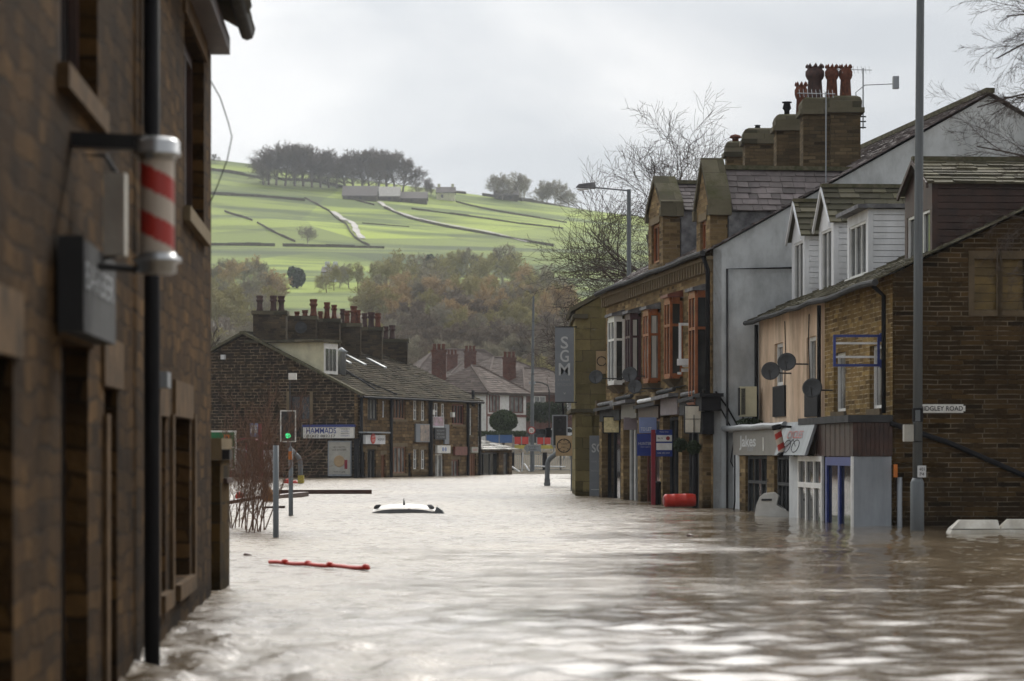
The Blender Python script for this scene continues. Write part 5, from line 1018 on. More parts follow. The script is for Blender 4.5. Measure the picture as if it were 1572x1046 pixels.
for k, s_ in enumerate(('FRESH', 'GROCERIES', 'NEWSPAPERS', 'DRINKS')): text(s_, fg4.p(a + ln_ * .24, c + hh * (.76 - .2 * k), .3), gl, Z3, ln_ * .17, hh * .12, K['bluesign' if k % 2 else 'ink'], rt)
q = MB(); q.box(fg4, a - .25, a - .06, -1.2, c - .02, .02, .3); q.build('dark_post', K['blackpl'], rt)
rt, a, b, c, d = gboard(fg4, 'poster_board', 'white advertising poster with a flat bread picture on the gable', 'poster', 505, 541, 677, 731, 'galv', .05, .15)
q = MB(); q.box(fg4, a + .08, b - .08, c + .1, d - .08, .152, .165); q.build('paper', K['concrete'], rt); ln_, hh = b - a, d - c
text('WELCOME TO', fg4.p(b - ln_ * .22, c + hh * .80, .166), gl, Z3, ln_ * .5, .08, K['ink'], rt); text('OUR KITCHEN', fg4.p(b - ln_ * .18, c + hh * .72, .166), gl, Z3, ln_ * .6, .1, K['ink'], rt); text('TASTE IT HERE', fg4.p(b - ln_ * .25, c + hh * .10, .166), gl, Z3, ln_ * .5, .07, K['ink'], rt)
q = MB(); q.lathe(fg4.p((a + b) / 2 - .0, c + hh * .42, .17), [(.02, 0), (.3, .01), (.34, .02), (.3, .03), (.02, .03)], 16, V((*fg4.n, 0))); q.build('bread_picture', K['buff'], rt)
q = MB(); q.box(fg4, a + ln_ * .16, a + ln_ * .28, c + hh * .2, c + hh * .46, .17, .18); q.build('bottle_picture', K['darkred'], rt)
rt, a, b, c, d = gboard(fr4, 'shop_sign', 'small white shop sign with a round red badge on the cottage front', 'shop sign', 553, 583, 668, 682, 'clad', .1, .35)
q = MB(); cc = fr4.p(a + (b - a) * .35, (c + d) / 2 + .05, .36); q.lathe(cc, [(.3, 0), (.3, .03), (.01, .03)], 18, V((*fr4.n, 0))); q.build('round_badge', K['red'], rt); text('JUST', cc - fl * .2 + V((*fr4.n * .04, .03)), fl, Z3, .4, .13, K['white'], rt); text('EAT', cc - fl * .14 + V((*fr4.n * .04, -.16)), fl, Z3, .3, .13, K['white'], rt)
q = MB(); q.box(fr4, a - .2, b + .3, d + .1, d + .18, .0, .55); q.build('canopy', K['galv'], rt); text('TAKEAWAY', fr4.p(a + (b - a) * .58, c + .2, .35), fl, Z3, (b - a) * .38, .14, K['ink'], rt)
K['picture'] = plain('mottled_picture', (.34, .26, .20), .5, .5, 2.5, dirt=(.07, .10, .12)); K['flower'] = plain('flower_picture', (.46, .30, .42), .5, .3, 3, dirt=(.16, .17, .08))
rt, a, b, c, d = gboard(fr4, 'picture_sign', 'colourful picture board below the first pair of white sash windows', 'sign', 636, 657, 651, 679, 'signgrey'); q = MB(); q.box(fr4, a + (b - a) * .3, b - .1, c + .05, d - .05, .122, .135); q.build('picture', K['picture'], rt)
rt, a, b, c, d = gboard(fr4, 'picture_sign', 'board with pink flowers above the black menu board', 'sign', 661, 679, 640, 656.5, 'clad'); q = MB(); q.box(fr4, a + .1, b - .1, c + .1, d - .02, .122, .135); q.build('flower_picture', K['flower'], rt)
rt, a, b, c, d = gboard(fr4, 'menu_board', 'black board with rows of small white writing between the cottage windows', 'sign', 661, 678, 657, 675, 'black', .2, .3)
for k, s_ in enumerate(('RESTAURANT', 'OPEN DAILY', '5 - 10 PM')): text(s_, fr4.p(a + .25, d - .22 - .2 * k, .3), fl, Z3, (b - a) - .5, .1, K['dimtxt'], rt)
gboard(fr4, 'sign', 'dark grey panel right of the black menu board', 'sign', 680, 687, 652, 682, 'signgrey')
rt, a, b, c, d = gboard(fr4, 'shop_sign', 'white shop sign with two blue roundels over the white door', 'shop sign', 667, 687, 684, 696, 'white', .05, .2)
for k in (.42, .62): q = MB(); q.lathe(fr4.p(a + (b - a) * k, (c + d) / 2, .2), [(.13, 0), (.13, .02), (.01, .02)], 12, V((*fr4.n, 0))); q.build('roundel', K['paleblue'], rt)
gboard(fr4, 'shop_sign', 'blank brown shop sign over the curtained door', 'shop sign', 694.5, 713, 686, 699, 'redwood', .05, .2)
rt, a, b, c, d = gboard(fr4, 'shop_sign', 'small cream sign with red letters at the far end of the cottages', 'shop sign', 721, 731, 686.5, 695, 'concrete', .05, .15); text('CAFE', fr4.p(a + .2, c + .1, .15), fl, Z3, b - a - .4, .13, K['barred'], rt)
for px_, py_ in ((660, 633), (690.5, 637)): q = MB(); u = fr4.u(px_); z_ = fr4.z(px_, py_); q.box(fr4, u, u + .35, z_ - .15, z_ + .15, .02, .2); q.build('alarm_box', K['white'], ct)
q = MB(); u = fg4.u(347); q.box(fg4, u, u + .25, fg4.z(347, 552), fg4.z(347, 545), .02, .2); q.build('alarm_box', K['clad'], ct)
# stone roofed outhouse
sh = thing('stone_shed', 'low dark shed with a pale stone slate roof at the end of the cottages', 'shed', (-1.9, 168, 0)); fs = Fr((cx(731, 166), 166), (cx(786, 172), 172), flip=True); Ls = fs.len; zt_ = zz(690, 168)
m1 = MB(); m1.panel(fs, [(0, -1.2), (Ls, -1.2), (Ls, zt_), (0, zt_)], [(.5, 4.6, -1.1, zt_ - .25), (5.9, 7.4, -1.1, zt_ - .2)] if Ls > 7.6 else [(Ls * .08, Ls * .62, -1.1, zt_ - .2), (Ls * .76, Ls * .92, -1.1, zt_ - .2)], thick=.3); m1.build('wall', K['hamfront'], sh)
window(fs, Ls * .08, Ls * .62, -1.1, zt_ - .22, sh, 'black', 3, 1, .2, .08, 'glassd', name='door'); window(fs, Ls * .76, Ls * .92, -1.1, zt_ - .22, sh, 'gutter', 1, 1, .2, .08, 'glassw', name='door')
m1 = MB(); m1.slates(fs.p(-.3, zt_ - .05, .5), fs.p(Ls + .2, zt_ - .05, .5), fs.p(Ls * .42, zz(664, 170), -3.0), fs.p(-.3, zz(661, 170), -3.0), ch=.35, wd=.55, th=.05, rnd=rs, jit=.03); m1.slates(fs.p(Ls + .2, zt_ - .05, -6), fs.p(Ls + .2, zt_ - .05, .5), fs.p(Ls * .42, zz(664, 170), -3.0), fs.p(Ls * .42, zz(664, 170), -6), ch=.35, wd=.55, th=.05, rnd=rs); m1.build('roof', K['paleslate'], sh)
# ================================================================ houses behind
def hip_house(label, px, D, ang, w_, d_, ze, zr, wallm, roofm, ridge=.35, chim=(), wins=(), cat='house', group=None, chm='redbrick'):
    """nearest corner at photo column px; first face runs to the right"""
    c = V((cx(px, D), D)); a = R(ang); e1 = V((math.cos(a), math.sin(a))); e2 = V((-math.sin(a), math.cos(a))); g0 = terr(c.x, c.y)
    root = thing('house', label, cat, (c.x, c.y, g0), group); p = lambda u, v, z: V(((c + e1 * u + e2 * v).x, (c + e1 * u + e2 * v).y, z))
    m1 = MB(); cs = [p(0, 0, g0 - 1.5), p(w_, 0, g0 - 1.5), p(w_, d_, g0 - 1.5), p(0, d_, g0 - 1.5)]; m1.hexa(cs + [V((q.x, q.y, ze)) for q in cs]); m1.build('wall', K[wallm], root)
    o = .4; E = [p(-o, -o, ze), p(w_ + o, -o, ze), p(w_ + o, d_ + o, ze), p(-o, d_ + o, ze)]; m2 = MB()
    if w_ >= d_: r0, r1 = p(w_ * (.5 - ridge / 2), d_ / 2, zr), p(w_ * (.5 + ridge / 2), d_ / 2, zr); F4 = [(E[0], E[1], r1, r0), (E[1], E[2], r1, r1), (E[2], E[3], r0, r1), (E[3], E[0], r0, r0)]
    else: r0, r1 = p(w_ / 2, d_ * (.5 - ridge / 2), zr), p(w_ / 2, d_ * (.5 + ridge / 2), zr); F4 = [(E[0], E[1], r0, r0), (E[1], E[2], r1, r0), (E[2], E[3], r1, r1), (E[3], E[0], r0, r1)]
    for f in F4: m2.slates(*f, ch=.4, wd=.6, th=.03, rnd=rs)
    m2.hexa([V((q.x, q.y, ze - .15)) for q in E] + [V((q.x, q.y, ze - .01)) for q in E]); ro = m2.build('roof', K[roofm], root)
    q = MB(); q.tube([E[0] + V((0, 0, .05)), r0 + V((0, 0, .06))], .1, 5); q.tube([E[1] + V((0, 0, .05)), (r1 if w_ >= d_ else r0) + V((0, 0, .06))], .1, 5); q.tube([r0 + V((0, 0, .06)), r1 + V((0, 0, .06))], .11, 5); q.build('ridge', K['pinkslate'], ro)
    for (u, v, zt) in chim:
        b_ = p(u, v, 0); q = MB(); q.ab(b_.x - .6, b_.x + .6, b_.y - .4, b_.y + .4, ze, zt); q.ab(b_.x - .68, b_.x + .68, b_.y - .48, b_.y + .48, zt + .002, zt + .15); ch = q.build('chimney', K[chm], ro)
        for k in (-.38, 0, .38): t_ = MB(); t_.lathe((b_.x + k, b_.y, zt + .14), [(.15, 0), (.12, .4), (.16, .45), (.13, .55)], 8); t_.build('chimney_pot', K['pot'], ch)
    f = Fr(tuple(p(0, 0, 0).xy), tuple(p(w_, 0, 0).xy), flip=True)
    for (u0, u1, z0, z1, fm, cols) in wins: window(f.off(.06), u0, u1, z0, z1, root, fm, cols, 1, .05, .08, 'glassw')
    return root, f
z1_ = zz(603, 215)
rt, f = hip_house('white rendered house with red brown timbering behind the round bush', 747, 215, 62, 7.0, 6.0, z1_, zz(562, 218), 'white', 'pinkslate', .2, [(1.2, 5.2, zz(543, 222))], [(.4, 2.2, z1_ - 1.6, z1_ - .2, 'redwood', 3), (4.0, 6.4, z1_ - 1.6, z1_ - .2, 'redwood', 3)])
q = MB(); q.box(f, 0, 7, z1_ - 1.95, z1_ - 1.75, .002, .06); q.box(f, -.06, .06, -1, z1_ - .2, .002, .07); q.build('timber_band', K['redwood'], rt)
z2_ = zz(603, 235)
hip_house('brown brick house with a wet slate roof right of the white house', 806, 235, 40, 9, 8, z2_, zz(566, 240), 'redbrick', 'pinkslate', .3, [(1.5, 4, zz(551, 238))], [(1, 2.4, z2_ - 1.7, z2_ - .3, 'white', 2), (5, 6.4, z2_ - 1.7, z2_ - .3, 'white', 2)])
hip_house('middle house of which only the roof and red chimney show above the white house', 752, 262, 35, 8, 8, zz(578, 262), zz(549, 266), 'redbrick', 'pinkslate', .2, [(1.0, 5, zz(541, 266))])
hip_house('far left roof of pinkish slates just above the cottage roof', 640, 300, 15, 12, 8, zz(575, 300), zz(537, 304), 'redbrick', 'pinkslate', .5)
hip_house('pale slated roof between the cottage roof and the first brick chimney', 690, 285, 20, 7, 7, zz(580, 285), zz(556, 289), 'redbrick', 'pinkslate', .2, [(1.5, 3.5, zz(546, 288))])
hip_house('small slated house far right behind the tall pole', 835, 290, 30, 9, 8, zz(600, 290), zz(572, 294), 'redbrick', 'pinkslate', .3)
# round bush and hedge
c_ = P(773, 645, 205); rt = thing('round_bush', 'large round clipped green bush in front of the white house', 'bush', (c_.x, 205, terr(c_.x, 205))); q = MB(); leafclump(q, r5, c_ + V((0, 0, -.08)), 1.2, 1.2, .95, 6500, .10, 0); q.build('foliage', K['leafbush'], rt); q = MB(); q.tube([(c_.x, 205, terr(c_.x, 205) - .3), c_], .12, 6); q.build('trunk', K['bark'], rt)
q = MB(); 
for k in range(9): leafclump(q, r5, P(738 + k * 8, 666, 201), .35, .3, .25, 330, .07, 0)
tag(q.build('hedge', K['leafbush']), 'low green hedge under the round bush', 'hedge')
q = MB()
for k in range(14): leafclump(q, r5, P(815 + (k % 7) * 8, 640 - (k // 7) * 14, 222), .6, .5, .55, 300, .1, 0)
tag(q.build('shrubs', K['leafdark']), 'dark ivy covered shrubs in front of the brown brick house', 'shrubs')
# barriers, hoardings, railing
def bb(name, label, cat, x0, x1, y0, y1, D, mat, th_=.3, group=None):
    a, b = P(x0, y1, D), P(x1, y0, D); rt = thing(name, label, cat, (a.x, D, a.z), group); q = MB(); q.hexa([(a.x, D, a.z), (b.x, D, a.z), (b.x, D + th_, a.z), (a.x, D + th_, a.z), (a.x, D + th_ * .3, b.z), (b.x, D + th_ * .3, b.z), (b.x, D + th_ * .7, b.z), (a.x, D + th_ * .7, b.z)]); q.build('panel', K[mat], rt)
    n_ = max(2, int((b.x - a.x) / .8)); q = MB()
    for k in range(n_ + 1): xx = a.x + (b.x - a.x) * k / n_; q.ab(xx - .04, xx + .04, D - .06, D + .02, terr(a.x, D) - .3, b.z + .05)
    q.build('post', K['galv'], rt); return rt
K['hoard'] = plain('blue_hoarding', (.05, .13, .32), .6, .1, 1)
bb('hoarding', 'blue painted hoarding panel left of the red barriers', 'hoarding', 746, 787, 668, 680, 199, 'hoard', .1)
bb('plastic_barrier', 'left red plastic road barrier beyond the flood edge', 'barrier', 789, 812, 671, 682, 198, 'red', group='red road barriers'); bb('plastic_barrier', 'right red plastic road barrier beyond the flood edge', 'barrier', 824, 846, 672, 682, 198, 'red', group='red road barriers')
bb('plastic_barrier', 'yellowish low barrier strip under the red barriers', 'barrier', 789, 850, 683.5, 689, 196, 'yellow'); bb('plastic_barrier', 'white and orange barrier board beside the mossy building', 'barrier', 866, 884, 672, 690, 190, 'orangepl')
rt = thing('railing', 'grey metal railing on a stone kerb at the far edge of the flood', 'railing', P(786, 727, 178)); q = MB(); x0, x1 = cx(733, 178), cx(890, 178)
zb0, zb1 = zz(724, 178), zz(697, 178); q.ab(x0, x1, 177.97, 178.03, zb1 - .05, zb1); q.ab(x0, x1, 177.97, 178.03, zb0 + .1, zb0 + .14)
k = x0
while k < x1: q.ab(k, k + .025, 177.99, 178.01, zb0 + .141, zb1 - .051); k += .13
q.build('bars', K['galv'], rt); q = MB()
for px_ in (743, 768, 783, 800, 833, 860): q.ab(cx(px_, 178), cx(px_, 178) + (.3 if px_ in (783, 833) else .06), 177.8, 178.1, -.3, zb1 + .1)
q.build('post', K['blackpl'], rt); q = MB(); q.ab(x0, x1, 177.6, 178.4, -.6, .22); q.build('kerb_wall', K['drystone'], rt)
rt = thing('fallen_rail', 'white broken handrail leaning by the grey railing', 'handrail', P(792, 727, 176)); q = MB(); q.tube([P(783, 715, 176.5), P(801, 727, 176)], .06, 6); q.tube([P(801, 727, 176.2), P(803, 694, 176.2)], .05, 6); q.tube([P(812, 716, 176.4), P(868, 717, 176.4)], .05, 6); q.tube([P(805, 712, 176.6), P(813, 724, 176)], .05, 6); q.build('rail', K['clad'], rt)
# parked car, mostly hidden behind the barriers
def small_car(label, px, D, matk, w_=4.1):
    c = P(px, 700, D); gz = terr(c.x, D + 1); rt = thing('parked_car', label, 'car', (c.x, D, gz)); q = MB(); s_ = [(0, .35), (0, .75), (.25, .95), (1.0, 1.0), (1.5, 1.42), (2.9, 1.45), (3.6, 1.05), (4.1, .95), (4.1, .35)]
    q.prism([V((c.x - 2 + x, D, gz + z)) for x, z in s_], (0, 1.7, 0)); q.build('body', K[matk], rt); q = MB(); q.prism([V((c.x - 2 + x, D - .012, gz + z)) for x, z in ((1.15, 1.02), (1.58, 1.36), (2.85, 1.38), (3.4, 1.05))], (0, .01, 0)); q.build('window', K['glassd'], rt)
    for x in (.8, 3.3): q = MB(); q.lathe((c.x - 2 + x, D - .02, gz + .32), [(.32, 0), (.32, .2)], 16, (0, 1, 0)); q.build('wheel', K['blackpl'], rt)
small_car('dark car parked beyond the red barriers', 826, 203, 'gutter'); small_car('pale car parked behind the right red barrier', 858, 207, 'clad')
# ================================================================ near left building (out of focus)
fL = Fr((-1.61 - .054 * 2, 2), (-1.61 - .054 * 26, 26), flip=True); UL = fL.len
lb = thing('near_stone_house', 'large brown stone building close on the left with a barber pole', 'building', fL.p(UL / 2, 0, 0)); EL = 5.75
def hL(x0, x1, y0, y1, z0=None, z1=None):
    a, b = fL.u(x0), fL.u(x1); m_ = (x0 + x1) / 2; return (a, b, fL.z(m_, y1) if z0 is None else z0, fL.z(m_, y0) if z1 is None else z1)
zs = fL.z(284, 318)      # sill height upstairs
HL = [(fL.u(92), fL.u(150), fL.z(94, 101), 5.2), (fL.u(283), fL.u(313), zs, 5.2), (-0.0 + fL.u(-120), fL.u(20), -1.1, fL.z(20, 550)), (fL.u(94), fL.u(135), -1.1, fL.z(110, 525)), (fL.u(160), fL.u(180), -1.1, fL.z(170, 596)),
      (fL.u(244), fL.u(254), 0.35, fL.z(250, 640)), (fL.u(268), fL.u(291), .35, fL.z(280, 642))]
m1 = MB(); m1.panel(fL, [(0, -1.2), (UL, -1.2), (UL, EL), (0, EL)], HL, thick=.3); m1.build('front_wall', K['left'], lb)
m1 = MB(); e0 = fL.p(UL, 0, -.0); f6 = Fr(tuple(fL.p(UL, 0).xy), tuple(fL.p(UL, 0, -9).xy)); m1.panel(f6, [(0, -1.2), (9, -1.2), (9, EL), (4.5, 8.2), (0, EL)], thick=.2); m1.quad(fL.p(0, -1.2, -9), fL.p(UL, -1.2, -9), fL.p(UL, EL, -9), fL.p(0, EL, -9)); f7 = Fr(tuple(fL.p(0, 0).xy), tuple(fL.p(0, 0, -9).xy), flip=True); m1.panel(f7, [(0, -1.2), (9, -1.2), (9, EL), (4.5, 8.2), (0, EL)], thick=.2); m1.build('end_wall', K['left'], lb)
r_ = MB(); half_roof(r_, fL, -.2, UL + .25, .42, EL - .12, -4.5, 8.3, ch=.4, wd=.5, rnd=rs, th=.04); half_roof(r_, fL, -.2, UL + .25, -9.4, EL - .12, -4.5, 8.3, ch=.4, wd=.5, rnd=rs, th=.04); r_.build('roof', K['hamslate'], lb)
g = MB(); g.smooth = True; g.tube([fL.p(u, EL - .1, .36) for u in np.linspace(-.1, UL + .2, 12)], .075, 8); g.build('gutter', K['gutter'], lb)
q = MB(); q.box(fL, 0, UL, EL - .35, EL - .18, .003, .2); q.build('eaves_board', K['browntimber'], lb)
for i, (a, b, c, d) in enumerate(HL):
    if i in (0, 1): window(fL, a, b, c, d, lb, 'browntimber', 2 if i == 0 else 3, 1, .16, .1, 'glass', 'sandstone' if i else 'sandleft')
    else: window(fL, a, b, c, d, lb, ('black', 'black', 'gutter', 'browntimber', 'browntimber')[i - 2], 1, 1, .18, .12, 'glassd', 'sandleft' if c > 0 else None, name='door' if c < 0 else 'window')
for (a, b, c, d) in HL:
    q = MB(); q.box(fL, a - .18, b + .18, d + .003, d + .3, -.02, .025); q.build('lintel', K['sandleft'], lb)
for x in (160, 240, 262, 296): q = MB(); u = fL.u(x); q.box(fL, u - .09, u + .09, .2 if x > 200 else -1.1, fL.z(x, 636) + .0, .003, .03); q.build('stone_jamb', K['sandleft'], lb)
up = fL.u(211); pipe([fL.p(up, EL - .15, .1), fL.p(up, -1.2, .1)], .055, lb, n=12); pipe([fL.p(up + .35, EL - .15, .06), fL.p(up + .35, fL.z(225, 210), .06)], .05, lb, m='gutter', n=12)
q = MB(); q.box(fL, fL.u(236), fL.u(242), fL.z(240, 596), fL.z(240, 572), .01, .1); q.build('alarm_box', K['galv'], lb)
# hanging cable off the gutter end
def catenary(name, label, A_, B_, sag, r, n=14):
    pts = [V(A_).lerp(V(B_), i / n) - V((0, 0, 4 * sag * (i / n) * (1 - i / n))) for i in range(n + 1)]; q = MB(); q.smooth = True; q.tube(pts, r, 5); tag(q.build(name, K['gutter']), label, 'cable')
q = MB(); q.smooth = True; q.tube([P(322, 122, 25.8), P(338, 150, 26.1), P(351, 190, 26.3), P(356, 210, 26.4), P(349, 245, 26.3), P(334, 285, 26.1), P(319, 320, 25.9)], .006, 6); tag(q.build('loose_cable', K['gutter']), 'thin cable hanging loose in a loop from the near stone building', 'cable')
# barber pole
c_ = P(241, 318, 14.0); wpt = fL.p(fL.u(120), c_.z, 0)
bp_ = barber_pole('barber_pole', 'large blurred red and white barber pole with chrome caps on the near stone building', c_, .092, .50, wpt, 0, 'chrome', 2.0)
q = MB(); aY = 14.0; wx_ = -1.61 - .054 * aY; q.hexa([(wx_, aY - .06, c_.z + .32), (c_.x + .02, aY - .06, c_.z + .30), (c_.x + .02, aY + .06, c_.z + .30), (wx_, aY + .06, c_.z + .32), (wx_, aY - .06, c_.z + .40), (c_.x - .06, aY - .06, c_.z + .38), (c_.x - .06, aY + .06, c_.z + .38), (wx_, aY + .06, c_.z + .40)]); q.build('top_bracket', K['black'], bp_); q = MB(); q.tube([(c_.x, aY, c_.z - .34), (wx_, aY, c_.z - .31)], .02, 6); q.build('bracket', K['black'], bp_)
a, b = P(155, 390, 14.2), P(187, 262, 14.2); rt = thing('light_box', 'cream weathered box lamp on the wall behind the large barber pole', 'wall lamp', (a.x, 14.3, a.z)); q = MB(); q.ab(a.x, b.x, 14.3, 14.42, a.z, b.z); q.build('box', K['concrete'], rt); q = MB(); q.tube([(a.x + .06, 14.36, b.z), (a.x + .0, 14.36, b.z + .1), (-1.61 - .054 * 14.36, 14.36, b.z + .1)], .014, 6); q.tube([(a.x + .06, 14.36, a.z), (-1.61 - .054 * 14.36, 14.36, a.z - .03)], .014, 6); q.build('bracket', K['black'], rt)
ua, ub_ = fL.u(84), fL.u(140); rt = thing('hanging_sign', 'dark grey board sign on the near stone wall below the barber pole', 'sign', fL.p(ua, 2, 0)); q = MB(); q.box(fL, ua, ub_, fL.z(84, 508), fL.z(84, 365), .03, .14); q.build('board', K['signgrey'], rt)
K['slateboard'] = plain('slate_grey_board', (.028, .03, .033), .8, .3, 4); rt.children[0].data.materials[0] = K['slateboard']
q = MB(); q.box(fL, ua - .03, ua - .002, fL.z(84, 510), fL.z(84, 362), .02, .15); q.build('edge', K['black'], rt)
text('BARBER', fL.p(ub_ - .1, fL.z(84, 430), .14) if False else fL.p(ua + .12, fL.z(84, 440), .14), V((fL.d.x, fL.d.y, 0)), Z3, ub_ - ua - .3, .14, K['dimtxt'], rt)
# gate pier and wall beyond
pr = thing('gate_pier', 'mossy stone gate pier with a pale cap at the end of the near building', 'gate pier', P(328, 905, 27.2)); q = MB(); x0, x1 = cx(309, 27), cx(338, 27)
q.ab(x0, x1, 27.0, 27.9, -1.2, zz(707, 27)); q.build('shaft', K['pier'], pr); q = MB(); q.ab(x0 - .02, x1 + .02, 26.95, 27.95, zz(706.5, 27), zz(673, 27)); q.build('cap', K['sandstone'], pr)
q = MB(); q.ab(x1 + .022, x1 + .1, 26.97, 27.2, zz(706, 27), zz(690, 27)); q.build('hinge_block', K['black'], pr)
q = MB(); q.ab(cx(339, 27.6), cx(348, 27.6), 27.35, 27.8, -1.2, zz(742, 27.6)); pw = q.build('gate_post', K['pier'], pr); q = MB(); q.ab(cx(336, 27.6), cx(354, 27.6), 27.3, 27.85, zz(741.5, 27.6), zz(734, 27.6)); q.build('post_top', K['browntimber'], pr)
# green road sign
D_ = 62; a, b = P(297, 722, D_), P(363, 661, D_); rt = thing('road_sign', 'green direction road sign with a white border half hidden by the gate pier', 'road sign', (a.x, D_, 0)); q = MB(); q.ab(a.x - .8, b.x, D_, D_ + .03, a.z, b.z); q.build('plate', K['white'], rt)
q = MB(); q.ab(a.x - .76, b.x - .045, D_ - .008, D_ - .001, a.z + .045, P(0, 687, D_).z - .02); q.ab(a.x - .76, b.x - .045, D_ - .008, D_ - .001, P(0, 687, D_).z + .02, b.z - .045); q.build('green_field', K['green'], rt)
q = MB(); q.ab(cx(325, D_), cx(358, D_), D_ - .014, D_ - .009, P(0, 718, D_).z, P(0, 691, D_).z); q.build('symbol_panel', K['concrete'], rt); q = MB(); q.lathe(P(349, 711, D_ - .015), [(.07, 0), (.07, .004), (.045, .004), (.045, 0)], 14, (0, -1, 0)); q.build('cycle_symbol', K['ink'], rt)
q = MB(); c = P(348, 672, D_); q.ab(c.x - .07, c.x + .07, D_ - .014, D_ - .009, c.z - .07, c.z + .07); q.build('brown_patch', K['orangepl'], rt); q = MB(); q.lathe(P(348, 672, D_ - .015), [(.035, 0), (.035, .004), (.01, .004)], 8, (0, -1, 0)); q.build('emblem', K['ink'], rt)
q = MB(); q.tube([(a.x, D_ + .06, -1.2), (a.x, D_ + .06, b.z)], .04, 8); q.build('post', K['greypole'], rt)
# bus shelter on the left
D_ = 132; rt = thing('bus_shelter', 'small bus shelter with a curved red roof in front of the dark gable', 'bus shelter', (cx(385, D_), D_, 0)); q = MB()
pts = [P(352 + i * 5.3, 682 - 8 * math.sin(math.pi * i / 10), D_) for i in range(11)]
for a, b in zip(pts[:-1], pts[1:]): q.hexa([a, b, b + V((0, 2, 0)), a + V((0, 2, 0)), a + V((0, 0, .06)), b + V((0, 0, .06)), b + V((0, 2, .06)), a + V((0, 2, .06))])
q.build('roof', K['darkred'], rt); q = MB()
for px_ in (354, 378, 403): q.tube([P(px_, 750, D_ + .2), P(px_, 680, D_ + .2)], .06, 6)
q.build('frame_post', K['darkred'], rt); q = MB(); a, b = P(403, 725, D_), P(424, 691, D_); q.ab(a.x, b.x, D_ + .5, D_ + .6, a.z, b.z); q.build('panel', K['clad'], rt)
q = MB(); a, b = P(356, 728, D_), P(376, 688, D_); q.ab(a.x, b.x, D_ + 1.8, D_ + 1.85, a.z, b.z); q.build('back_glass', K['glassw'], rt)
rt = thing('bus_stop', 'far red bus stop post with a small blue and white flag on the left', 'bus stop', (cx(399, 128), 128, 0)); q = MB(); q.tube([P(399, 745, 128), P(399, 651, 128)], .085, 8); q.build('post', K['darkred'], rt); a, b = P(384, 671, 128), P(396, 650, 128); q = MB(); q.ab(a.x, b.x, 127.95, 128.0, a.z, b.z); fl_ = q.build('flag', K['paleblue'], rt); q = MB(); q.ab(a.x + .03, b.x - .03, 127.93, 127.945, a.z + .18, a.z + .42); q.ab(a.x + .03, b.x - .03, 127.93, 127.945, a.z + .46, a.z + .58); q.build('timetable', K['white'], fl_)
rt = thing('lamp_post', 'thin silver street lamp with a bowed arm behind the bare shrub', 'street lamp', P(388, 740, 120)); q = MB(); q.smooth = True; q.tube([P(388, 745, 120), P(387, 705, 120), P(383, 696, 120), P(374, 691, 120), P(364, 690, 120)], .05, 6); q.build('pole', K['galv'], rt)
# traffic signals
def signal(label, D, box, pole, boot, green, visor=1):
    rt = thing('traffic_light', label, 'traffic light', (P(pole[0][0], 0, D).x, D, 0)); x0, x1, y0, y1 = box; a, b = P(x0, y1, D), P(x1, y0, D); q = MB(); t_ = .055
    q.ab(a.x, a.x + t_, D, D + .04, a.z, b.z); q.ab(b.x - t_, b.x, D, D + .04, a.z, b.z); q.ab(a.x + t_, b.x - t_, D, D + .04, a.z, a.z + t_); q.ab(a.x + t_, b.x - t_, D, D + .04, b.z - t_, b.z); q.build('backing_border', K['white'] if green else K['galv'], rt)
    q = MB(); q.ab(a.x + t_, b.x - t_, D + .01, D + .04, a.z + t_, b.z - t_); m_ = (a.x + b.x) / 2; w2 = (b.x - a.x) * .27; q.ab(m_ - w2, m_ + w2, D + .04, D + .3, a.z + .1, b.z - .08); bd = q.build('head', K['black'], rt)
    hgt = b.z - a.z; 
    for k in range(3):
        c = V((m_, D - .0, a.z + hgt * (.2 + .3 * k))); q = MB(); q.lathe(c, [(w2 * .62, 0), (w2 * .62, .03), (.01, .05)], 18, (0, -1, 0)); q.build('lens', K['lampgreen'] if (green and k == 0) else K['black'], rt)
        q = MB(); q.tube([c + V((math.cos(t) * w2 * .72, -.02, math.sin(t) * w2 * .72)) for t in np.linspace(0, math.pi, 9)], .02, 4); q.build('hood', K['blackpl'], rt)
    q = MB(); q.smooth = True; q.tube([P(x, y, D + .2) for x, y in pole], .11, 10); q.build('cranked_pole', K['greypole'], rt)
    (bx0, bx1, by0, by1, mk_) = boot; a2, b2 = P(bx0, by1, D), P(bx1, by0, D); q = MB(); q.ab(a2.x, b2.x, D + .05, D + .4, a2.z, b2.z); q.build('base_collar', K[mk_], rt); return rt
def smooth(p, n=6):
    out_ = []; p = [p[0]] + p + [p[-1]]
    for i in range(1, len(p) - 2):
        for k in range(n):
            t = k / n; out_.append(tuple(.5 * ((2 * p[i][j]) + (-p[i - 1][j] + p[i + 1][j]) * t + (2 * p[i - 1][j] - 5 * p[i][j] + 4 * p[i + 1][j] - p[i + 2][j]) * t * t + (-p[i - 1][j] + 3 * p[i][j] - 3 * p[i + 1][j] + p[i + 2][j]) * t ** 3) for j in range(2)))
    return out_ + [p[-2]]
rt = signal('traffic light showing green with a white bordered board, left of the road', 120, (430, 454.5, 630, 679), smooth([(443, 679), (444, 687), (452, 696), (459, 704), (461, 714), (461.5, 755)]), (457, 466, 730, 742, 'yellow'), True)
q = MB(); a, b = P(455, 671, 120.2), P(463, 648, 120.2); q.ab(a.x, b.x, 120.2, 120.6, a.z, b.z); q.build('side_head', K['blackpl'], rt); q = MB(); q.tube([P(445, 630, 120.3), P(445, 585, 120.3)], .035, 6); q.build('mast', K['gutter'], rt); q = MB(); a, b = P(443, 583, 120.2), P(455, 573, 120.2); q.ab(a.x, b.x, 120.1, 120.45, a.z, b.z); q.build('detector', K['white'], rt)
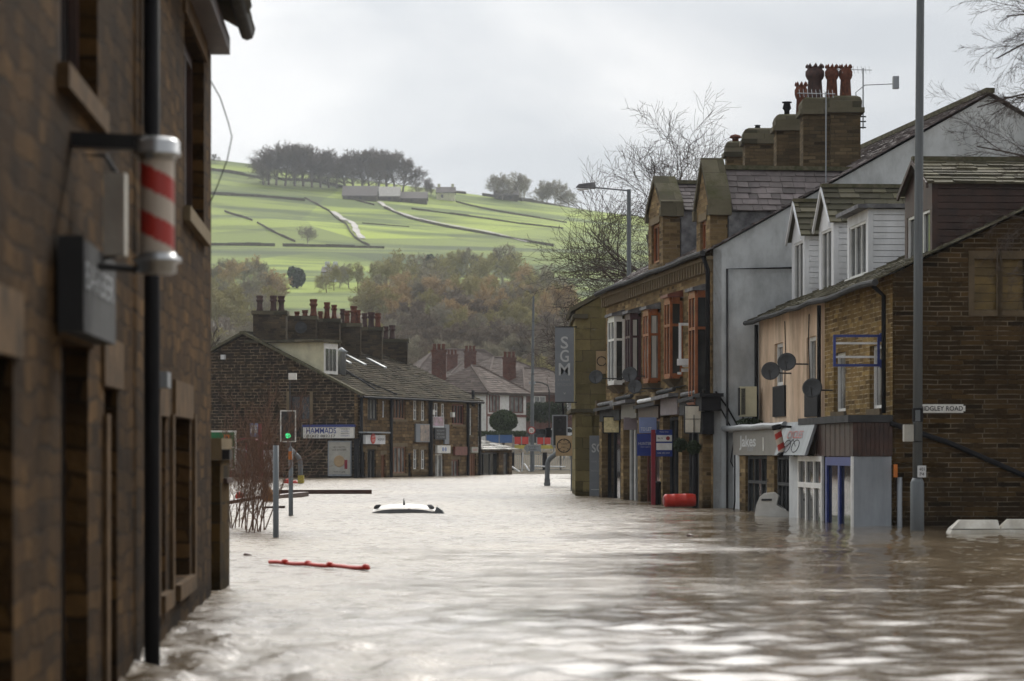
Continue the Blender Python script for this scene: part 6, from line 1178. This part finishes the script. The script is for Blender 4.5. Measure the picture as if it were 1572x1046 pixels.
rt = signal('unlit traffic light on a cranked grey pole beside the mossy building', 112, (847.5, 871.5, 637, 686), smooth([(862, 684), (859, 692), (852, 698), (843, 706), (840.5, 716), (840, 745)]), (836, 844.5, 735, 747, 'greypole'), False)
q = MB(); a, b = P(838, 672, 112.3), P(846, 657, 112.3); q.ab(a.x, b.x, 112.3, 112.7, a.z, b.z); q.build('side_head', K['blackpl'], rt); q = MB(); q.lathe(P(840, 752, 112.2), [(.02, 0), (.12, .15), (.16, .3)], 10); q.build('base_cone', K['greypole'], rt)
# brown round sign on its pole
rt = thing('round_board', 'square buff board with a round black emblem on a grey pole by the mossy building', 'sign', (cx(877.5, 98), 98, 0)); a, b = P(853, 700, 98), P(878.5, 669, 98); q = MB(); q.ab(a.x, b.x, 97.94, 97.98, a.z, b.z); q.build('board', K['buff'], rt)
q = MB(); c = V(((a.x + b.x) / 2, 97.935, (a.z + b.z) / 2)); q.tube([c + V((math.cos(t) * .25, 0, math.sin(t) * .25)) for t in np.linspace(0, 6.283, 21)], .02, 4)
for t in (.6, 1.57, 2.5, 3.8, 4.7, 5.6): q.ab(c.x + math.cos(t) * .19 - .02, c.x + math.cos(t) * .19 + .02, 97.925, 97.935, c.z + math.sin(t) * .19 - .02, c.z + math.sin(t) * .19 + .02)
q.build('emblem_ring', K['ink'], rt); text('TOWN', c + V((-.12, -.002, .02)), X3, Z3, .24, .08, K['ink'], rt); text('HALL', c + V((-.1, -.002, -.09)), X3, Z3, .2, .07, K['ink'], rt)
q = MB(); q.tube([P(877.5, 757, 98), P(877.5, 668, 98)], .038, 8); q.build('pole', K['greypole'], rt)
# a second buff plate on the wall above the dishes
rt, a, b = board('round_board', 'buff board with a round emblem high on the mossy wall', 'sign', (915, 539), (932, 574), 85.9, 'buff', .04); c = (a + b) / 2; q = MB(); q.tube([V((c.x + math.cos(t) * .15, 85.89, a.z + (b.z - a.z) * .55 + math.sin(t) * .15)) for t in np.linspace(0, 6.283, 17)], .014, 4); q.build('emblem_ring', K['ink'], rt)
# tall far pole with signs
D_ = 176; rt = thing('lamp_post', 'tall thin grey pole with a round 20 sign at the far edge of the flood', 'street lamp', (cx(818, D_), D_, 0)); q = MB(); q.tube([P(817, 732, D_), P(817, 620, D_), P(819, 455, D_)], [.15, .12, .07], 8); q.build('pole', K['greypole'], rt)
c = P(816, 661, D_ - .2); q = MB(); q.lathe(c, [(.26, 0), (.26, .03), (.01, .03)], 20, (0, -1, 0)); sg_ = q.build('speed_sign', K['barred'], rt); q = MB(); q.lathe(c + V((0, -.032, 0)), [(.19, 0), (.19, .01), (.01, .01)], 20, (0, -1, 0)); q.build('sign_face', K['white'], sg_); text('20', c + V((-.11, -.045, -.09)), X3, Z3, .22, .18, K['ink'], sg_)
a, b = P(804, 693, D_), P(829, 683, D_); q = MB(); q.prism([(a.x, D_ - .3, (a.z + b.z) / 2), (a.x + .15, D_ - .3, a.z), (b.x, D_ - .3, a.z), (b.x, D_ - .3, b.z), (a.x + .15, D_ - .3, b.z)], (0, .04, 0)); sg_ = q.build('direction_sign', K['galv'], rt); text('Superstore', V((a.x + .3, D_ - .3, a.z + .24)), X3, Z3, .7, .11, K['ink'], sg_); text('Station', V((a.x + .35, D_ - .3, a.z + .08)), X3, Z3, .5, .1, K['ink'], sg_)
# second far lamp
rt = thing('lamp_post', 'small far street lamp with one curved arm in front of the brown brick house', 'street lamp', P(842, 668, 214)); q = MB(); q.smooth = True; q.tube([P(843, 676, 214), P(843, 600, 214), P(841, 592, 214), P(832, 588, 214), P(820, 587, 214)], .06, 6); q.build('pole', K['gutter'], rt); q = MB(); a, b = P(812, 590, 214), P(822, 586, 214); q.ab(a.x, b.x, 213.9, 214.2, a.z, b.z); q.build('lamp_head', K['galv'], rt)
# street lamp behind the terrace
D_ = 95; rt = thing('lamp_post', 'grey street lamp with an angled head rising behind the bay window terrace', 'street lamp', (cx(965, D_), D_, 0)); q = MB(); q.tube([P(965.5, 760, D_), P(965.5, 291, D_)], [.12, .075], 10); q.build('pole', K['greypole'], rt); q = MB(); q.tube([P(966, 293, D_), P(913, 288, D_)], .03, 6); q.build('arm', K['greypole'], rt)
q = MB(); a, b = P(884, 290, D_), P(914, 280, D_); q.hexa([(a.x, D_ - .15, a.z + .05), (b.x, D_ - .15, a.z), (b.x, D_ + .15, a.z), (a.x, D_ + .15, a.z + .05), (a.x + .1, D_ - .12, b.z - .08), (b.x, D_ - .12, b.z), (b.x, D_ + .12, b.z), (a.x + .1, D_ + .12, b.z - .08)]); q.build('lamp_head', K['lead'], rt); q = MB(); q.ab(a.x + .05, b.x - .25, D_ - .12, D_ + .12, a.z - .04, a.z + .0); q.build('lamp_glass', K['clad'], rt)
# near lamp post on the right
D_ = 47.7; px_ = cx(1408, D_); rt = thing('lamp_post', 'thick grey lamp post in the flood by the side street corner', 'street lamp', (px_, D_, 0)); q = MB(); q.smooth = True; q.tube([(px_, D_, -1.2), (px_, D_, .88), (px_ + .005, D_, .96)], [.128, .125, .09], 16); q.build('base_sleeve', K['greypole'], rt)
q = MB(); q.smooth = True; q.tube([(px_ + .005, D_, .95), (px_ + .02, D_, 5), (px_ + .06, D_, 9.8), (px_ + .07, D_, 10.6), (px_ - .2, D_ - .1, 10.9), (px_ - 1.2, D_ - .3, 11.0)], [.088, .082, .072, .06, .05, .045], 16); q.build('pole', K['greypole'], rt); q = MB(); q.ab(px_ - 1.8, px_ - 1.15, D_ - .45, D_ - .15, 10.93, 11.1); q.build('lamp_head', K['lead'], rt)
q = MB(); q.lathe((px_ + .01, D_, zz(648, D_)), [(.1, 0), (.1, .25)], 14); q.build('clamp', K['blackpl'], rt); q = MB(); q.lathe((px_ + .01, D_, zz(679, D_)), [(.095, 0), (.095, .02)], 14); q.build('band', K['blackpl'], rt); q = MB(); q.ab(px_ - .045, px_ + .035, D_ - .13, D_ - .085, zz(647, D_), zz(630, D_)); q.build('cable_box', K['greypole'], rt)
a, b = P(1389, 678, D_), P(1402, 652, D_); q = MB(); q.ab(a.x - .02, b.x, D_ - .06, D_ + .12, a.z, b.z); q.build('control_box', K['concrete'], rt)
a, b = P(1407, 733, D_), P(1420, 715, D_); q = MB(); q.ab(a.x, b.x, D_ - .125, D_ - .11, a.z, b.z); sg_ = q.build('number_plate', K['clad'], rt); text('401', V((a.x + .03, D_ - .125, a.z + .12)), X3, Z3, .1, .06, K['ink'], sg_); text('P4', V((a.x + .04, D_ - .125, a.z + .03)), X3, Z3, .08, .06, K['ink'], sg_)
# red bus stop
D_ = 71.5; rt = thing('bus_stop', 'near red bus stop post with a blue and white flag outside the shops', 'bus stop', (cx(1002.5, D_), D_, 0)); q = MB(); a, b = P(999.5, 800, D_), P(1006, 660, D_); q.ab(a.x, b.x, D_ - .05, D_ + .05, -1.2, b.z); q.build('post', K['darkred'], rt)
a, b = P(1007, 701, D_), P(1032, 660, D_); q = MB(); q.ab(a.x, b.x, D_ - .02, D_ + .02, a.z, b.z); fl_ = q.build('flag', K['bluesign'], rt); h_ = b.z - a.z; q = MB(); q.ab(a.x + .01, b.x - .01, D_ - .028, D_ - .021, a.z + h_ * .56, a.z + h_ * .80); q.ab(a.x + .01, b.x - .01, D_ - .028, D_ - .021, a.z + h_ * .24, a.z + h_ * .50); q.build('white_panel', K['upvc'], fl_)
q = MB(); c = V((b.x - .12, D_ - .03, a.z + h_ * .68)); q.lathe(c, [(.055, 0), (.055, .003), (.03, .003), (.03, 0)], 14, (0, -1, 0)); q.build('red_roundel', K['barred'], fl_); text('BUS', V((a.x + .05, D_ - .03, a.z + h_ * .65)), X3, Z3, .14, .045, K['ink'], fl_); text('Market Street', V((a.x + .1, D_ - .022, a.z + h_ * .9)), X3, Z3, .24, .035, K['sgmtxt'], fl_); text('590 592 597', V((a.x + .04, D_ - .022, a.z + h_ * .1)), X3, Z3, .34, .04, K['sgmtxt'], fl_)
rt = thing('litter_bin', 'dark slim litter bin standing in the water beside the near red bus stop', 'bin', (cx(1009.5, 71.8), 71.9, 0)); q = MB(); q.smooth = True; q.lathe((cx(1010, 71.9), 71.9, -1.0), [(.085, 0), (.085, 1.55), (.095, 1.56), (.095, 1.6), (.07, 1.64)], 14); q.build('body', K['blackpl'], rt)
# red barrel floating
rt = thing('red_barrel', 'red plastic barrel floating on its side outside the shops', 'barrel', P(1042, 775, 67)); c = P(1019, 769, 67); q = MB(); q.smooth = True; ax_ = V((1, .12, .02)); q.lathe(c, [(.02, 0), (.10, 0), (.14, .015), (.165, .03), (.172, .08), (.165, .1), (.17, .25), (.178, .27), (.17, .29), (.17, .55), (.178, .57), (.17, .59), (.168, .75), (.15, .82), (.02, .84)], 24, ax_); q.build('shell', K['red'], rt); q = MB(); q.lathe(c - ax_.normalized() * .012, [(.12, 0), (.125, .01), (.10, .012)], 20, ax_); q.build('lid', K['darkred'], rt)
# white barriers
def white_barrier(label, x0, n, D, L_=.62, rz=0, h=.28):
    rt = thing('plastic_barrier', label, 'barrier', (x0, D, 0)); q = MB(); q.hexa([(x0 - .2, D - .25, -.3), (x0 + n * L_, D - .25, -.3), (x0 + n * L_, D + .25, -.3), (x0 - .2, D + .25, -.3), (x0 - .02, D - .22, .06), (x0 + n * L_, D - .22, .075), (x0 + n * L_, D + .22, .075), (x0 - .02, D + .22, .075)])
    q.build('base', K['plastic'], rt)
    for k in range(n):
        q = MB(); a, b = x0 + k * L_ + (.01 if k else -.02), x0 + (k + 1) * L_ - .01; s_ = .16
        q.hexa([(a, D - .2, .078), (b, D - .2, .078), (b, D + .2, .078), (a, D + .2, .078), (a + s_ * (1 if k == 0 else .8), D - .12, h + .012 * k), (b - .02, D - .12, h + .012 * k), (b - .02, D + .12, h + .012 * k), (a + s_, D + .12, h + .012 * k)]); q.build('block', K['plastic'], rt)
white_barrier('row of white plastic barrier blocks lying in the water at the right edge', 7.82, 3, 46.4, .84, 0, .23)
rt = thing('plastic_barrier', 'single tipped white barrier block outside the taupe shop front', 'barrier', P(1184, 785, 58.6)); q = MB(); pf = [P(x - 3, y + 5, 58.4) for x, y in ((1160, 794), (1164, 770), (1169, 758), (1175, 753), (1191, 751), (1198, 757), (1195, 770), (1206, 777), (1217, 783), (1218, 794))]; q.prism(pf, (0.08, .55, .0)); q.build('block', K['white'], rt); q = MB(); a, b = P(1169, 769, 58.38), P(1185, 766, 58.38); q.ab(a.x, b.x, 58.37, 58.395, a.z, b.z); q.build('slot', K['gutter'], rt)
K['carwhite'] = plain('muddy_white_car_paint', (.50, .50, .48), .35, .15, 3, dirt=(.30, .28, .24), grime=.2)
# car roof in the flood
D_ = 61.5; c = V((cx(620, D_), D_ + .0, 0)); rt = thing('drowned_car', 'white car sunk to its roof in the flood water', 'car', c); q = MB(); q.smooth = True; nu, nv = 14, 10; vs_ = []
for j in range(nv + 1):
    for i in range(nu + 1):
        s_, t_ = i / nu * 2 - 1, j / nv; wv = .74 + .03 * math.sin(t_ * 3.14); zc = .24 * (1 - abs(s_) ** 3.2 * .62) * (.52 + .48 * math.sin(min(1, t_ * 2.2) * 1.57)) - .0 - .06 * t_; vs_.append((c.x + s_ * wv, D_ + t_ * 1.7, zc))
q.add(vs_, [(j * (nu + 1) + i, j * (nu + 1) + i + 1, (j + 1) * (nu + 1) + i + 1, (j + 1) * (nu + 1) + i) for j in range(nv) for i in range(nu)]); q.build('roof', K['carwhite'], rt)
q = MB(); q.smooth = True; top = [V(vs_[i]) for i in range(nu + 1)]; bot = [V((c.x + (p.x - c.x) * 1.13, D_ - .22, -.12)) for p in top]
q.add([p + V((0, -.002, -.03)) for p in top] + bot, [(i, i + 1, nu + 2 + i, nu + 1 + i) for i in range(nu)]); q.build('rear_window', K['black'], rt)
q = MB(); q.tube([(c.x - .0, D_ + .12, .2), (c.x - .01, D_ + .22, .34)], [.03, .008], 6); q.build('aerial', K['blackpl'], rt)
for s_, nm in ((-1, 'left'), (1, 'right')):
    q = MB(); q.smooth = True; x_ = c.x + s_ * .63
    q.lathe((x_ + s_ * .0, D_ + .1, .15), [(.02, -.09), (.04, -.06), (.055, 0), (.03, .06), (.01, .09)], 7, (-s_ * .9, .2, .45)); q.build('rail_end', K['lead'] if s_ > 0 else K['gutter'], rt)
q = MB(); q.prism([(c.x + .70, D_ - .3, -.05), (c.x + .98, D_ - .3, -.05), (c.x + .90, D_ - .3, .08), (c.x + .78, D_ - .3, .16)], (0, .5, 0)); q.build('torn_trim', K['greypole'], rt)
# posts and timber on the left
def post(label, px, y0, D, r, extra=None):
    rt = thing('metal_post', label, 'post', (cx(px, D), D, 0)); q = MB(); q.smooth = True; q.tube([(cx(px, D), D, -1.2), (cx(px, D), D, zz(y0, D))], r, 10); q.build('shaft', K['greypole'], rt); return rt
post('thick grey metal post nearest in the flood on the left', 423.5, 684, 43.7, .05)
rt = post('thin grey metal post with an orange tag behind the nearest post', 446.5, 688, 59, .052); q = MB(); a, b = P(443, 706, 58.9), P(448, 693, 58.9); q.ab(a.x, b.x, 58.85, 58.93, a.z, b.z); q.build('orange_tag', K['orangepl'], rt)
def beam(label, A_, B_, w_, h_, mk_='timber', name='timber_beam'):
    A_, B_ = V(A_), V(B_); d = (B_ - A_).normalized(); s_ = V((-d.y, d.x, 0)).normalized() * w_; up2 = V((0, 0, h_)); q = MB(); q.hexa([A_, B_, B_ + s_, A_ + s_, A_ + up2, B_ + up2, B_ + s_ + up2, A_ + s_ + up2]); tag(q.build(name, K[mk_]), label, 'timber')
beam('long straight brown timber beam floating on the left', (cx(400, 90), 90, -.03), (cx(570, 90), 90.3, -.03), .3, .17)
beam('shorter brown timber beam lying at an angle below the long beam', (cx(412, 80), 80, -.05), (cx(474, 84), 84, .02), .3, .14); beam('short dark plank floating nearest on the left', (cx(405, 67), 67, -.02), (cx(437, 67), 67, -.0), .2, .06, 'browntimber')
q = MB(); q.prism([P(403, 775, 76), P(403, 738, 76), P(412, 748, 76), P(420, 762, 76), P(421, 772, 76)], (.05, .08, 0)); tag(q.build('broken_board', K['ply']), 'jagged orange brown broken board standing in the water', 'board')
beam('dark red brown beam sloping out of the bare shrub', (cx(352, 66), 66, .12), (cx(402, 68), 68, .22), .15, .09, 'timber')
for i, (px_, w_, h_, lb_) in enumerate(((441, 12, 7.5, 'left of the two red marker lumps beside the yellow collar'), (453, 9, 5, 'right of the two red marker lumps beside the yellow collar'))):
    rt = thing('red_marker', lb_, 'marker', P(px_, 742, 121)); q = MB(); q.smooth = True; s_ = 121 / F; q.lathe(P(px_, 743, 121), [(w_ * s_ * .5, -.1), (w_ * s_ * .5, h_ * s_ * .5), (w_ * s_ * .3, h_ * s_), (.02, h_ * s_ * 1.05)], 12); q.build('body', K['red'], rt)
rt = thing('red_marker', 'red plastic lump caught behind the bare shrub', 'marker', P(368, 762, 75)); q = MB(); q.smooth = True; q.lathe(P(368, 764, 75), [(.12, -.1), (.13, .05), (.09, .14), (.02, .17)], 12); q.build('body', K['red'], rt)
# red barrier section floating near
D_ = 32.2; rt = thing('floating_barrier', 'long thin red plastic barrier floating in the foreground', 'barrier', P(490, 872, D_)); q = MB(); q.smooth = True; A_, B_ = P(414, 864, 33.2), P(566, 878, 31.4); A_.z, B_.z = .036, .036; q.tube([A_.lerp(B_, i / 12) + V((0, .02 * math.sin(i), .005 * math.sin(i * 1.7))) for i in range(13)], .026, 8); q.build('rail', K['red'], rt)
for k in (.16, .4, .62, .97): q = MB(); q.smooth = True; p = A_.lerp(B_, k); q.lathe(p, [(.02, -.02), (.045, 0), (.045, .035), (.02, .05)], 10); q.build('foot', K['red'], rt)
# floating litter
rl = random.Random(31)
for i, (px_, py_) in enumerate(((629, 783), (380, 853), (1059, 823))):
    c = P(px_, py_, 5720 / (py_ - 695)); rt = thing('floating_debris', ('small dark scrap floating left of the sunken car', 'tiny dark scrap floating near the gate post', 'small brown scrap floating in the middle of the road')[i], 'debris', c); q = MB(); q.lathe((c.x, c.y, -.01), [(.07, 0), (.06, .03), (.01, .045)], 6, (.2, .1, 1)); q.build('scrap', K['timber'], rt)
# ================================================================ trees in the town
tree('bare_tree', 'tall bare spreading tree behind the bay window terrace', 'tree', V((cx(1062, 104), 104, .9)), 12, 9.6, .20, (12, 8, 7, 6), 4, .0075, 'bark', 'twig', up=.05, ang=(28, 62), lf=(.55, .8), t0=.35, wig=.17)
tree('bare_tree', 'lower bushy bare tree beside the street lamp behind the terrace', 'tree', V((cx(962, 118), 118, .0)), 23, 7.0, .22, (13, 9, 7, 5), 4, .009, 'bark', 'twig', up=.03, ang=(35, 70), lf=(.6, .85), t0=.3, wig=.17)
tree('bare_tree', 'bare tree at the far left behind the dark gable', 'tree', V((cx(338, 185), 185, .5)), 14, 6.0, .16, (8, 7, 6, 4), 4, .014, 'bark', 'twig', up=.12, ang=(22, 50))
def shrub(label, px0, px1, n, D, top, seed, name='bare_shrub'):
    r_ = random.Random(seed); rt = thing(name, label, 'shrub', (cx((px0 + px1) / 2, D), D, 0)); a_, b_ = MB(), MB()
    for i in range(n):
        x = cx(r_.uniform(px0, px1), D); base = (x, D + r_.uniform(-1.2, 1.2), -.4); h = r_.uniform(.55, 1.0) * top
        grow(r_, a_, b_, base, (r_.uniform(-.25, .35), r_.uniform(-.2, .2), 1), h + .4, .015, 0, 3, (6, 5, 4), .0028, .10, (18, 42), (.5, .75), .3, .12)
    a_.build('stems', K['rusttwig'], rt); b_.build('twigs', K['rusttwig'], rt)
shrub('leafless shrub standing in the flood beside the gate pier', 368, 404, 12, 47.5, 2.0, 5); shrub('thin leafless saplings with rusty twigs left of the leafless shrub', 350, 372, 9, 50, 1.7, 9)
# birch just outside the right edge, branches hanging in
r7 = random.Random(44); bt = thing('birch_tree', 'bare birch whose drooping twigs reach in at the top right corner', 'tree', (11.6, 45, -1.2)); ta, tb = MB(), MB(); ta.smooth = True
ta.tube([(11.6, 45, -1.4), (11.5, 45, 3), (11.7, 45.2, 8), (11.6, 45, 13)], [.24, .2, .13, .05], 9)
def limb(z, px1, py1, sd, n=9, r=.026, drop=.0):
    A_ = V((11.55, 45, z)); B_ = P(px1, py1, 45 + sd); pts = [A_.lerp(B_, i / 8) + V((0, 0, .35 * math.sin(math.pi * i / 8))) for i in range(9)]; ta.tube(pts, [r * (1 - .8 * i / 8) + .006 for i in range(9)], 6)
    for k in range(n):
        t = .35 + .65 * k / n; j = int(t * 8); p = pts[min(j, 8)]; d = (B_ - A_).normalized() + V((r7.uniform(-.3, .1), r7.uniform(-.4, .4), r7.uniform(-.5, .35)))
        grow(r7, tb, tb, p, d, r7.uniform(.7, 1.15), .008, 1, 4, (0, 5, 5, 3), .0024, -.03, (18, 45), (.5, .75), .15, .13, (7, 4, 3, 3, 3, 3), drop)
limb(8.2, 1545, 25, 0); limb(7.4, 1500, 165, .5, 9); limb(8.9, 1530, 90, -.6); limb(5.0, 1500, 225, .3, 9); limb(6.6, 1560, 150, -.4, 7); limb(3.9, 1540, 330, 0, 7, .03, .1); limb(3.2, 1545, 420, .5, 5, .02, .1)
ta.build('trunk', K['bark'], bt); tb.build('crown', K['twig'], bt)
# ================================================================ haze
hz = MB(); hz.ab(-2600, 2600, -60, 4100, -4, 240); ho = hz.build('haze', []); m = bpy.data.materials.new('valley_haze'); m.use_nodes = True; t = m.node_tree; t.nodes.clear()
o_ = N(t, 'ShaderNodeOutputMaterial'); v_ = N(t, 'ShaderNodeVolumePrincipled'); v_.inputs['Color'].default_value = (.90, .94, 1, 1); v_.inputs['Density'].default_value = .00019; v_.inputs['Anisotropy'].default_value = 0.0; L(t, v_.outputs[0], o_.inputs['Volume'])
ho.data.materials.append(m); tag(ho, 'thin pale haze filling the valley', None, None, 'stuff')
